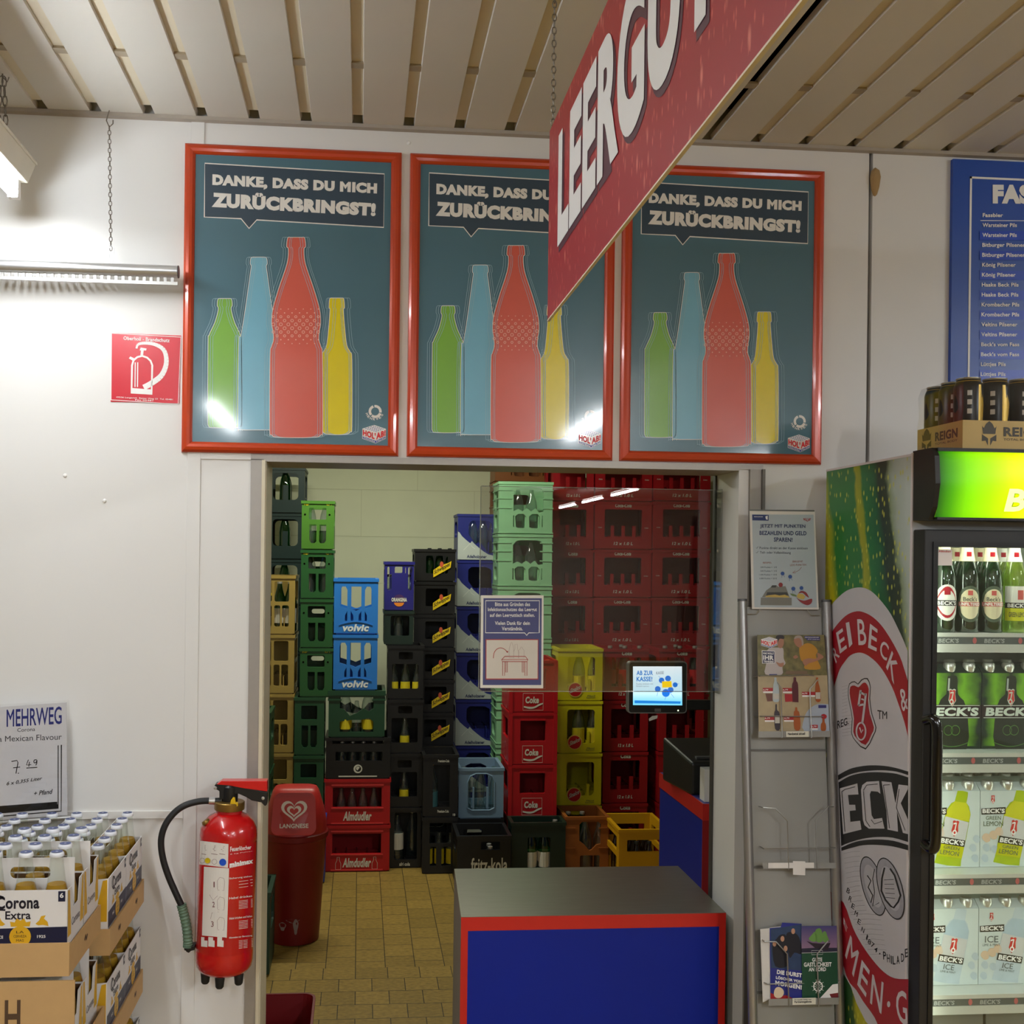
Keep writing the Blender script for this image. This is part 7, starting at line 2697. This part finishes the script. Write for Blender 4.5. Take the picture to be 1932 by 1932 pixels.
for cx, cy, rx, ry, l in ((622, 418, 118, 338, .0012), (814, 446, 132, 352, .0022)):
    art(ell(cx, cy, rx, ry, -15), LK, 'medal_edge', l)
    art(ell(cx, cy, rx - 9, ry - 14, -15), M('medal_print_grey', (166, 164, 172), .4, var=.12, scale=60), 'medal_face', l + .0003)
    art(ell(cx, cy, rx * .66, ry * .72, -15), M('medal_print_light', (186, 184, 190), .4, var=.1, scale=60), 'medal_inner', l + .0005)
k = MB()
k.stroke([zc(*p) for p in ((750, 215), (722, 330), (715, 470), (760, 570), (820, 640), (850, 655), (900, 590), (925, 520), (890, 400), (860, 300), (810, 225))], sp_, 3.2, .0032)
for i in range(5):
    k.stroke([zc(745 + i * 4, 350 + i * 48), zc(850 + i * 4, 345 + i * 52)], sp_, .9, .0032)
k.stroke([zc(*p) for p in ((560, 300), (600, 360), (570, 430), (620, 520), (600, 600))], sp_, 2.0, .0020)
k.stroke([zc(*p) for p in ((640, 230), (620, 340), (640, 480), (620, 640), (690, 600))], sp_, 1.4, .0020)
k.build('medal_relief', LK, SPR)

# ------------------------------------------------------------------ goods in the fridge
def curved(mb, R, pts_fn, z0, z1, a0, a1, n=10):
    """patch of a label on a bottle: between angles a0..a1 (0 faces the viewer), heights by pts_fn(t)"""
    vs, fs = [], []
    for i in range(n + 1):
        t_ = i / n
        a = rad(a0 + (a1 - a0) * t_)
        zb_, zt_ = pts_fn(t_)
        for z in (zb_, zt_):
            vs.append((R * math.sin(a), -R * math.cos(a), z))
    for i in range(n):
        fs.append((2 * i, 2 * i + 2, 2 * i + 3, 2 * i + 1))
    return mb.add(vs, fs)


def oval(zc_, hz):
    return lambda t_: (zc_ - hz * math.sqrt(max(0, 1 - (2 * t_ - 1) ** 2)), zc_ + hz * math.sqrt(max(0, 1 - (2 * t_ - 1) ** 2)))


def fridge_bottle(kind, x, y, z, label, turn=0):
    B = thing('beer_bottle', (0, 0, 0), label, 'bottle', 'single bottles on the top fridge shelf')
    pr = [(.0285, 0), (.0300, .004), (.0300, .128), (.0275, .150), (.0185, .180), (.0138, .205), (.0132, .222)]
    gm = {'pils': GGREEN, 'unf': GGREEN, 'lemon': glass('lemon_bottle_glass', (.62, .80, .30), .08, body=.25, body_col=(150, 170, 60))}[kind]
    MB().lathe(pr, 20).build('glass', gm, B, smooth=True)
    MB().lathe([(.0150, .216), (.0156, .219), (.0144, .227), (.0126, .230), (.0001, .2305)], 16).build('cap', CAPS['w'], B, smooth=True)
    W_ = M('bottle_label_white', (224, 222, 214), .4)
    C_ = M('bottle_label_cream', (224, 212, 176), .4)
    R_l = .0303
    if kind == 'pils':
        m = MB()
        curved(m, R_l, oval(.075, .046), 0, 0, -62, 62)
        m.build('label', W_, B)
        m = MB()
        curved(m, R_l + .0002, lambda t_: (.108 - .03 * (2 * t_ - 1) ** 2, .116 - .034 * (2 * t_ - 1) ** 2), 0, 0, -50, 50)
        curved(m, R_l + .0002, lambda t_: (.036 + .03 * (2 * t_ - 1) ** 2, .043 + .03 * (2 * t_ - 1) ** 2), 0, 0, -50, 50)
        curved(m, R_l + .0002, lambda t_: (.095, .108), 0, 0, -14, 14, 4)
        m.build('label_red', LR, B)
        m = MB()
        curved(m, R_l + .0003, lambda t_: (.067, .081), 0, 0, -62, 62)
        m.build('label_band', LK, B)
    elif kind == 'unf':
        m = MB()
        curved(m, R_l, oval(.072, .046), 0, 0, -62, 62)
        m.build('label_rim', M('bottle_label_olive', (70, 84, 64), .4), B)
        m = MB()
        curved(m, R_l + .0002, oval(.072, .038), 0, 0, -50, 50)
        m.build('label', C_, B)
        m = MB()
        curved(m, R_l + .0004, lambda t_: (.066, .077), 0, 0, -54, 54)
        curved(m, R_l + .0004, lambda t_: (.094, .106), 0, 0, -11, 11, 4)
        m.build('label_red', M('bottle_label_brick', (196, 84, 76), .4), B)
    else:
        m = MB()
        curved(m, R_l, lambda t_: (.076, .118), 0, 0, -60, 60)
        m.build('label', W_, B)
        m = MB()
        curved(m, R_l, lambda t_: (.030, .062), 0, 0, -60, 60)
        m.build('label_lime', M('bottle_label_lime', (206, 206, 20), .4), B)
        m = MB()
        curved(m, R_l, lambda t_: (.062, .076), 0, 0, -60, 60)
        m.build('label_band', LK, B)
        m = MB()
        curved(m, R_l + .0003, lambda t_: (.084, .108), 0, 0, -2, 26, 4)
        m.build('label_red', M('bottle_label_brick', (0, 0, 0)), B)
    # name on the curved label
    m = MB()
    txt, z0, z1, aw = {'pils': ("BECK'S", .069, .079, 46), 'unf': ('UNFILTERED', .0675, .0755, 50), 'lemon': ("BECK'S", .064, .074, 46)}[kind]
    vs, fs, _ = text2d(txt, .03)
    f_ = lambda u, v: ((R_l + .0007) * math.sin(rad((u - .5) * 2 * aw)), -(R_l + .0007) * math.cos(rad((u - .5) * 2 * aw)), z0 + (z1 - z0) * v)
    m.add([f_(u, v) for u, v in vs], fs)
    m.build('label_lettering', PWHITE, B)
    if kind != 'pils':
        m = MB()
        t2, a_, b_, aw2 = ("Beck's", .079, .090, 32) if kind == 'unf' else ('GREEN LEMON', .040, .052, 40)
        vs, fs, _ = text2d(t2, .01)
        m.add([((R_l + .0006) * math.sin(rad((u - .5) * 2 * aw2)), -(R_l + .0006) * math.cos(rad((u - .5) * 2 * aw2)), a_ + (b_ - a_) * v) for u, v in vs], fs)
        m.build('label_script', M('bottle_label_ink', (60, 66, 60), .4), B)
    m = MB()
    m.lathe([(.0196, .180), (.0146, .205), (.0140, .215)], 18)
    m.build('neck_foil', C_ if kind != 'lemon' else W_, B, smooth=True)
    m = MB()
    curved(m, .0172, lambda t_: (.192, .204), 0, 0, -20, 20, 4)
    m.build('neck_emblem', LR, B)
    B.location, B.rotation_euler = (x, y, z), (0, 0, rad(turn))
    return B


ty = -.455
for (px, kind, lab) in ((1781, 'pils', 'green beer bottle with red ringed white label, leftmost on the top fridge shelf'),
                        (1824, 'unf', 'green beer bottle with cream oval label, left of its twin on the top shelf'),
                        (1868, 'unf', 'green beer bottle with cream oval label beside the lemon bottle'),
                        (1913, 'lemon', 'lemon beer bottle with white and lime label on the top fridge shelf')):
    x = on_y(px, 1120, ty).x
    fridge_bottle(kind, x, ty, SHZ[0] + .001, lab, turn=-14)
    if kind != 'pils':
        o = fridge_bottle(kind, x + .008, ty + .068, SHZ[0] + .001, 'beer bottle standing second in line behind %s' % {1824: 'the left cream oval labelled one', 1868: 'the right cream oval labelled one', 1913: 'the lemon bottle'}[px], turn=-14)

PKG = M('pack_dark_green', (26, 46, 38), .35)


def glow(name, c0, c1, c2, sx):
    """printed halo: colours run outwards from the pack's middle line"""
    m = bpy.data.materials.new(name)
    m.use_nodes = True
    nt = m.node_tree
    p = nt.nodes['Principled BSDF']
    tc = nt.nodes.new('ShaderNodeTexCoord')
    sp = nt.nodes.new('ShaderNodeSeparateXYZ')
    nt.links.new(tc.outputs['Object'], sp.inputs[0])
    ab = nt.nodes.new('ShaderNodeMath')
    ab.operation = 'ABSOLUTE'
    nt.links.new(sp.outputs['X'], ab.inputs[0])
    nz = nt.nodes.new('ShaderNodeTexNoise')
    nz.inputs['Scale'].default_value = 22
    nz.inputs['Detail'].default_value = 6
    nt.links.new(tc.outputs['Object'], nz.inputs['Vector'])
    ad = nt.nodes.new('ShaderNodeMath')
    ad.operation = 'MULTIPLY_ADD'
    ad.inputs[1].default_value = .06
    nt.links.new(nz.outputs['Fac'], ad.inputs[0])
    nt.links.new(ab.outputs[0], ad.inputs[2])
    rp = nt.nodes.new('ShaderNodeValToRGB')
    el = rp.color_ramp.elements
    el[0].position, el[0].color = .035, rgb(c0)
    el[1].position, el[1].color = .105, rgb(c2)
    e = el.new(.065)
    e.color = rgb(c1)
    nt.links.new(ad.outputs[0], rp.inputs[0])
    nt.links.new(rp.outputs[0], p.inputs['Base Color'])
    p.inputs['Roughness'].default_value = .35
    return m


PH = .226
PW, PD = .157, .118


PBX = {}


def pack_box(mt, label, group):
    T = thing('sixpack', (0, 0, 0), label, 'carton', group)
    b = MB()
    y0, y1 = -PD / 2, PD / 2
    b.hexa([(-PW / 2, y0, 0), (PW / 2, y0, 0), (PW / 2, y1, 0), (-PW / 2, y1, 0), (-PW / 2, y0, .195), (PW / 2, y0, .195), (PW / 2, y1, .195), (-PW / 2, y1, .195)])
    b.hexa([(-PW / 2, y0, .195), (PW / 2, y0, .195), (PW / 2, y1, .195), (-PW / 2, y1, .195), (-PW / 2, y0 + .022, PH - .012), (PW / 2, y0 + .022, PH - .012), (PW / 2, y1 - .022, PH - .012), (-PW / 2, y1 - .022, PH - .012)])
    PBX[T.name] = b.build('box', mt, T)
    for sy in (-1, 1):
        for k_ in (-1, 0, 1):
            c = Vector((k_ * .0525, sy * (PD / 2 - .014), .196))
            MB().lathe([(.0115, -.012), (.0125, .0), (.0150, .010), (.0156, .013), (.0144, .021), (.0126, .024), (.0001, .0245)], 16, c).build('cap', CAPS['w'], T, smooth=True)
    return T


pf = lambda l: (lambda u, v, w: Vector(((u - .5) * PW, -PD / 2 - l, v * PH)))


def shield(mb, cx, cy, s, l, tilt=0):
    pts = [(-.5, .9), (-.25, 1.0), (0, .88), (.25, 1.0), (.5, .9), (.42, .4), (.55, -.3), (0, -1.0), (-.55, -.3), (-.42, .4)]
    c_, s_ = math.cos(tilt), math.sin(tilt)
    mb.plate([(cx + (x * c_ - y * s_ * 1.4) * s * .72, cy + (x * s_ / 1.4 + y * c_) * s * .62) for x, y in pts], [], pf(l), 0)


def add(T, nm, mt, fn):
    m = MB()
    fn(m)
    return m.build(nm, mt, PBX[T.name])


def key_on(m, cx, cy, s, l):
    m.plate([(cx + s * .24 * math.cos(a) - s * .03, cy - s * .28 + s * .2 * math.sin(a)) for a in [i * math.pi / 8 for i in range(16)]],
            [[(cx + s * .12 * math.cos(a) - s * .03, cy - s * .28 + s * .1 * math.sin(a)) for a in [i * math.pi / 8 for i in range(16)]]], pf(l), 0)
    m.stroke([(cx, cy - s * .1), (cx + s * .16, cy + s * .42)], lambda a, b_, q_: pf(l)(a, b_, 0), s * .11)
    m.stroke([(cx + s * .14, cy + s * .40), (cx - s * .16, cy + s * .34)], lambda a, b_, q_: pf(l)(a, b_, 0), s * .10)


def pils_pack(label):
    T = pack_box(PKG, label, 'dark green beer six-packs')
    add(T, 'front_print', glow('pack_halo', (40, 56, 40), (120, 180, 40), (26, 46, 38), 1), lambda m: m.plate([(0, .03), (1, .03), (1, .86), (0, .86)], [], pf(.0003), 0))
    bt = [(.42, .82), (.58, .82), (.60, .62), (.74, .48), (.76, .0), (.24, .0), (.26, .48), (.40, .62)]
    add(T, 'bottle_print', M('pack_bottle_print', (36, 44, 36), .35, var=.15), lambda m: m.plate(smooth_path(bt, 3), [], pf(.0006), 0))
    add(T, 'neck_gleam', M('pack_neck_gleam', (176, 184, 176), .35), lambda m: m.plate([(.43, .80), (.46, .80), (.45, .66), (.42, .66)], [], pf(.0009), 0))
    add(T, 'name_band', M('pack_band', (44, 30, 32), .35), lambda m: m.plate([(.0, .345), (1.0, .345), (1.0, .50), (.0, .50)], [], pf(.0009), 0))
    SV = M('pack_silver', (206, 216, 204), .35)
    add(T, 'name_lettering', SV, lambda m: (m.text("BECK'S", pf(.0014), .05, .08, (.06, .95, .372, .472)), m.plate([(.03, .488), (.97, .488), (.97, .495), (.03, .495)], [], pf(.0013), 0), m.plate([(.03, .35), (.97, .35), (.97, .357), (.03, .357)], [], pf(.0013), 0)))
    add(T, 'shield_edge', SV, lambda m: shield(m, .50, .58, .165, .0012))
    add(T, 'shield', M('pack_red', (206, 54, 50), .35), lambda m: shield(m, .50, .58, .145, .0016))
    add(T, 'key_print', SV, lambda m: key_on(m, .49, .58, .16, .0020))
    add(T, 'medal_print', M('pack_line_green', (86, 130, 60), .35), lambda m: [m.stroke([(cx + .075 * math.cos(a), .21 + .055 * math.sin(a)) for a in [i * math.pi / 10 for i in range(20)]], lambda a, b_, q_: pf(.0010)(a, b_, 0), .008, 0, True) for cx in (.44, .56)] +
        [m.stroke([(.20 + .6 * i / 10, .075 - .05 * math.sin(math.pi * i / 10)) for i in range(11)], lambda a, b_, q_: pf(.0010)(a, b_, 0), .008)])
    return T


def mixed_pack(label, lime, group):
    WH = M('pack_pale', (206, 216, 214), .35, var=.05)
    T = pack_box(WH, label, group)
    bodyc = M('pack_lime_bottle' if lime else 'pack_ice_bottle', (170, 190, 20) if lime else (190, 204, 212), .35, var=.12, scale=30)
    liq = M('pack_lime_top' if lime else 'pack_ice_top', (206, 206, 40) if lime else (176, 196, 210), .35, var=.1, scale=30)
    SLV = M('pack_label_silver', (204, 204, 204), .35, var=.05)
    sk_ = lambda pts: [(.58 + (x - .38) * 1.0 + (y - .45) * .30, y - (x - .38) * .10) for x, y in pts]
    bt = sk_([(.29, .86), (.47, .86), (.48, .74), (.59, .62), (.595, .10), (.57, .03), (.19, .03), (.165, .10), (.17, .62), (.28, .74)])
    add(T, 'bottle_print', bodyc, lambda m: m.plate(smooth_path(bt, 2), [], pf(.0004), 0))
    add(T, 'bottle_top_print', liq, lambda m: m.plate(sk_([(.28, .74), (.48, .74), (.58, .63), (.59, .54), (.175, .54), (.175, .62)]), [], pf(.0007), 0))
    add(T, 'bottle_label_print', SLV, lambda m: m.plate(sk_([(.175, .56), (.585, .53), (.59, .32), (.17, .33)]), [], pf(.0010), 0))
    if lime:
        add(T, 'bottle_lime_print', M('pack_lime_label', (196, 198, 10), .35), lambda m: m.plate(sk_([(.17, .26), (.59, .25), (.595, .12), (.165, .12)]), [], pf(.0010), 0))
    BK = M('pack_black', (44, 46, 44), .35)
    add(T, 'name_band', BK, lambda m: (m.plate(sk_([(.165, .335), (.592, .325), (.594, .25), (.163, .255)]), [], pf(.0014), 0), m.plate([(.015, .665), (.43, .68), (.43, .60), (.015, .595)], [], pf(.0010), 0)))
    vs, fs, _ = text2d("BECK'S", .04)
    sl = lambda x0, x1, y0, y1: (lambda u, v, w: pf(.0018)(*sk_([(x0 + (x1 - x0) * u, y0 + (y1 - y0) * v)])[0], 0))
    add(T, 'name_lettering', PWHITE, lambda m: (m.add([sl(.185, .575, .263, .32)(u, v, 0) for u, v in vs], fs), m.text("BECK'S", pf(.0014), .04, 0, (.03, .415, .612, .663))))
    INK = M('pack_ink_olive' if lime else 'pack_ink_grey', (96, 110, 84) if lime else (100, 108, 108), .4)
    if lime:
        add(T, 'flavour_lettering', INK, lambda m: (m.text('GREEN', pf(.0014), .005, 0, (.09, .35, .535, .58)), m.text('LEMON', pf(.0014), .005, 0, (.05, .39, .465, .52)),
                                                   m.text('GREEN', sl(.25, .52, .205, .24), .005), m.text('LEMON', sl(.21, .53, .14, .19), .005)))
    else:
        add(T, 'flavour_lettering', INK, lambda m: (m.text('ICE', pf(.0014), .005, 0, (.10, .33, .475, .55)), m.text('LIME & MINT', pf(.0014), .0, 0, (.06, .36, .435, .462)),
                                                   m.text('ICE', sl(.28, .46, .175, .235), .005), m.text('LIME & MINT', sl(.24, .50, .14, .162), .0)))
    add(T, 'shield', M('pack_red', (0, 0, 0)), lambda m: (shield(m, .575, .44, .15, .0014, -.12), shield(m, .21, .765, .082, .0012)))
    add(T, 'key_print', PWHITE, lambda m: (key_on(m, .57, .44, .16, .0019), key_on(m, .205, .765, .085, .0017)))
    add(T, 'fruit_print', M('pack_peach', (214, 186, 160), .4, var=.1, scale=40), lambda m: [m.plate(smooth_path([(cx - .07, cy), (cx - .03, cy + .05), (cx + .05, cy + .04), (cx + .07, cy - .03), (cx, cy - .05)], 3, True), [], pf(.0010), 0) for cx, cy in ((.10, .33), (.22, .36), (.32, .40))])
    add(T, 'ice_print', M('pack_ice', (186, 200, 208), .35, var=.12, scale=50), lambda m: [m.plate(smooth_path([(cx - .06, cy), (cx - .02, cy + .045), (cx + .05, cy + .03), (cx + .06, cy - .03), (cx, cy - .045)], 2, True), [], pf(.0008 + .0001 * i_), 0)
        for i_, (cx, cy) in enumerate(((.10, .22), (.24, .20), (.08, .10), (.92, .10), (.88, .22), (.94, .32)))])
    return T


py_ = -.44
for r, (fn, base) in enumerate(((pils_pack, 'dark green beer six-pack on the second fridge shelf'), (lambda l: mixed_pack(l, True, 'lemon six-packs'), 'white and lime six-pack on the third fridge shelf'),
                                (lambda l: mixed_pack(l, False, 'ice six-packs'), 'white and ice blue six-pack on the fourth fridge shelf'))):
    proto = None
    for k_, px in enumerate((1796, 1915, 2034)):
        x = on_y(1796, 1330, py_).x + k_ * .1585
        lab = base + (', next to the door handle', ', second from the door handle', ', third from the door handle')[k_]
        if proto is None:
            proto = fn(lab)
            o = proto
        else:
            o = copy_tree(proto)
            o['label'] = lab
        o.location = (x, py_ + PD / 2, SHZ[r + 1] + .001)
        if r:
            o2 = copy_tree(proto)
            o2['label'] = base + ', rear row, ' + ('left', 'middle', 'right')[k_]
            o2.location = (x, py_ + PD / 2 + PD + .004, SHZ[r + 1] + .001)
lowb = pack_box(M('pack_grey', (110, 108, 100), .4), 'dim grey six-pack at the bottom of the fridge under the lowest shelf', 'grey six-packs')
lowb.location = (on_y(1800, 1900, py_).x, py_ + PD / 2, .60)
lowc = copy_tree(lowb)
lowc['label'] = 'dim grey six-pack at the fridge bottom, partly cut by the right photo edge'
lowc.location = (lowb.location.x + .165, py_ + PD / 2, .60)
s = MB()
s.box(FX0 + .035, FX1 - .035, SHY + .004, FYB - .04, .59, .599)
s.build('shelf', SHM, FR)

# ------------------------------------------------------------------ tray of cans on the fridge
CT = thing('can_tray', (1.56, -.52, FZT), 'golden cardboard tray of black cans on top of the fridge', 'tray')
GOLD = M('tray_gold', (206, 176, 104), .45, var=.06)
TY = -.625
tx0 = on_y(1816, 842, TY).x
tw, td, th = .272, .206, .067
z = FZT + .001
b = MB()
b.box(tx0, tx0 + tw, TY, TY + .003, z, z + th)
b.box(tx0, tx0 + tw, TY + td - .003, TY + td, z, z + th)
b.box(tx0, tx0 + .003, TY + .003, TY + td - .003, z, z + th)
b.box(tx0 + tw - .003, tx0 + tw, TY + .003, TY + td - .003, z, z + th)
b.box(tx0 + .003, tx0 + tw - .003, TY + .003, TY + td - .003, z, z + .003)
b.build('box', GOLD, CT)
TK = M('tray_ink', (62, 58, 50), .5)


def helm(m, f, cx, s):
    m.plate([(cx - s, .80), (cx - s * .75, .62 + .1), (cx - s * .45, .88), (cx, .98), (cx + s * .45, .88), (cx + s * .75, .72), (cx + s, .80), (cx + s * .85, .52), (cx - s * .85, .52)], [], f, 0)
    m.plate([(cx - s, .5), (cx - s * .15, .36), (cx - s * .15, .1), (cx - s * .5, .28), (cx - s, .26)], [], f, 0)
    m.plate([(cx + s, .5), (cx + s, .26), (cx + s * .5, .28), (cx + s * .15, .1), (cx + s * .15, .36)], [], f, 0)


ff = lambda u, v, w: Vector((tx0 + u, TY - .0006, z + v * th))
fs_ = lambda u, v, w: Vector((tx0 - .0006, TY + td - u, z + v * th))
m = MB()
helm(m, ff, .066, .018)
m.text('REIGN', ff, .04, 0, (.102, .205, .44, .78))
m.text('TOTAL BODY FUEL', ff, .01, 0, (.102, .205, .30, .38))
helm(m, fs_, .045, .022)
m.text('REIGN', fs_, .04, 0, (.085, .185, .42, .76))
m.text('TOTAL BODY', fs_, .01, 0, (.085, .185, .28, .36))
m.build('tray_print', TK, CT)
film = MB()
pts = [(0.002, .0), (.001, th + .002), (.006, .10), (.003, .150), (.012, .172)]
vs = []
for i, (dx, zz) in enumerate(pts):
    vs.append(((tx0 - .0025 + dx, TY - .0025 + dx, z + zz), (tx0 + tw, TY - .0025 + dx, z + zz), (tx0 - .0025 + dx, TY + td, z + zz)))
fv = [v for r_ in vs for v in r_]
fq = []
for i in range(len(pts) - 1):
    a, c = i * 3, i * 3 + 3
    fq += [(a, a + 1, c + 1, c), (a + 2, a, c, c + 2)]
film.add(fv, fq)
film.build('shrink_film', glass('shrink_film', (.97, .97, .97), .05, rough=.12), CT, smooth=True)
CANB = M('can_black', (28, 28, 30), .28, .5)
CANY = M('can_yellow_claw', (206, 168, 60), .35, .3)
CANA = M('can_aluminium', (176, 172, 160), .3, .9)


def can_proto():
    C = thing('drink_can', (0, 0, 0), '', 'can', 'black cans in the tray on the fridge')
    MB().lathe([(.024, 0), (.030, .006), (.033, .014), (.033, .146), (.031, .153), (.0275, .161), (.0268, .166)], 28).build('body', CANB, C, smooth=True)
    MB().lathe([(.0268, .164), (.0278, .166), (.0278, .1685), (.0262, .1685), (.0255, .164), (.0001, .1638)], 28).build('lid', CANA, C, smooth=True)
    m = MB()
    curved(m, .0333, lambda t_: (.03, .150 if t_ < .8 else .12), 0, 0, 12, 34, 5)
    curved(m, .0333, lambda t_: (.05 + .05 * t_, .128 - .02 * t_), 0, 0, 34, 52, 5)
    m.build('claw_print', CANY, C)
    m = MB()
    for zz in (.08, .102, .124):
        for a0 in (-34,):
            curved(m, .0334, lambda t_: (zz, zz + .012), 0, 0, a0, a0 + 18, 4)
    m.build('icon_print', M('can_icon_white', (206, 204, 200), .4), C)
    m = MB()
    m.lathe([(.0285, .1592), (.0279, .1605)], 28)
    m.build('rim_print', CANY, C, smooth=True)
    return C


cp_ = can_proto()
first = True
for r in range(3):
    for k_ in range(4):
        o = cp_ if first else copy_tree(cp_)
        first = False
        o.location = (tx0 + .0345 + k_ * .0672, TY + .0365 + r * .0668, z + .0035)
        o.rotation_euler = (0, 0, rad((0, -14, 6, -6)[k_] - 4 * r))
        row = ('front', 'middle', 'rear')[r]
        tag(o, 'black can with yellow claw print, %s row, %s in the golden tray' % (row, ('leftmost', 'second from left', 'third from left', 'rightmost')[k_]))

# ------------------------------------------------------------------ what sets some parts apart from the rest of their thing
PART_LABELS = {'hose': 'black rubber hose', 'collar': 'brass collar ring', 'lever': 'red squeeze lever', 'safety_pin': 'yellow safety pin', 'nozzle_grip': 'ribbed grey-green nozzle grip',
               'valve_block': 'black valve block', 'foot': 'black rubber foot', 'instruction_label': 'white instruction label', 'frame': 'orange snap frame', 'door_handle': 'glossy black door handle',
               'header_light_panel': 'green lit header panel', 'side_print': 'green and white bottle print', 'worktop': 'brushed grey steel top', 'front_panel': 'plain blue front', 'post': 'silver tubular post',
               'wire_pocket': 'bent wire pocket', 'pocket_tray': 'grey tray lip', 'flap': 'red swing flap with white heart', 'screen': 'lit pale blue screen', 'bezel': 'black bezel',
               'handle_panel': 'white panel with hand hole', 'beer': 'golden beer', 'shrink_film': 'clear shrink film', 'door_glass': 'clear glass pane', 'price_strip': 'grey printed price strip',
               'lower_edge': 'pale lower edge', 'slotted_strip': 'slotted metal strip', 'tube': 'bright tube', 'edge_band': 'red edge band', 'top_edge_strip': 'red top edge', 'edge_strip': 'red edge strip',
               'badge': 'badge in its own colour', 'swoosh': 'grey mountain swoosh', 'mounting_flange': 'clear folded flange'}
for o in bpy.data.objects:
    if o.parent and o.type == 'MESH':
        k_ = o.name.split('.')[0]
        if k_ in PART_LABELS and not (k_ == 'tube' and o.parent.name.startswith('hanging')) and k_ != 'badge':
            o['label'] = PART_LABELS[k_]
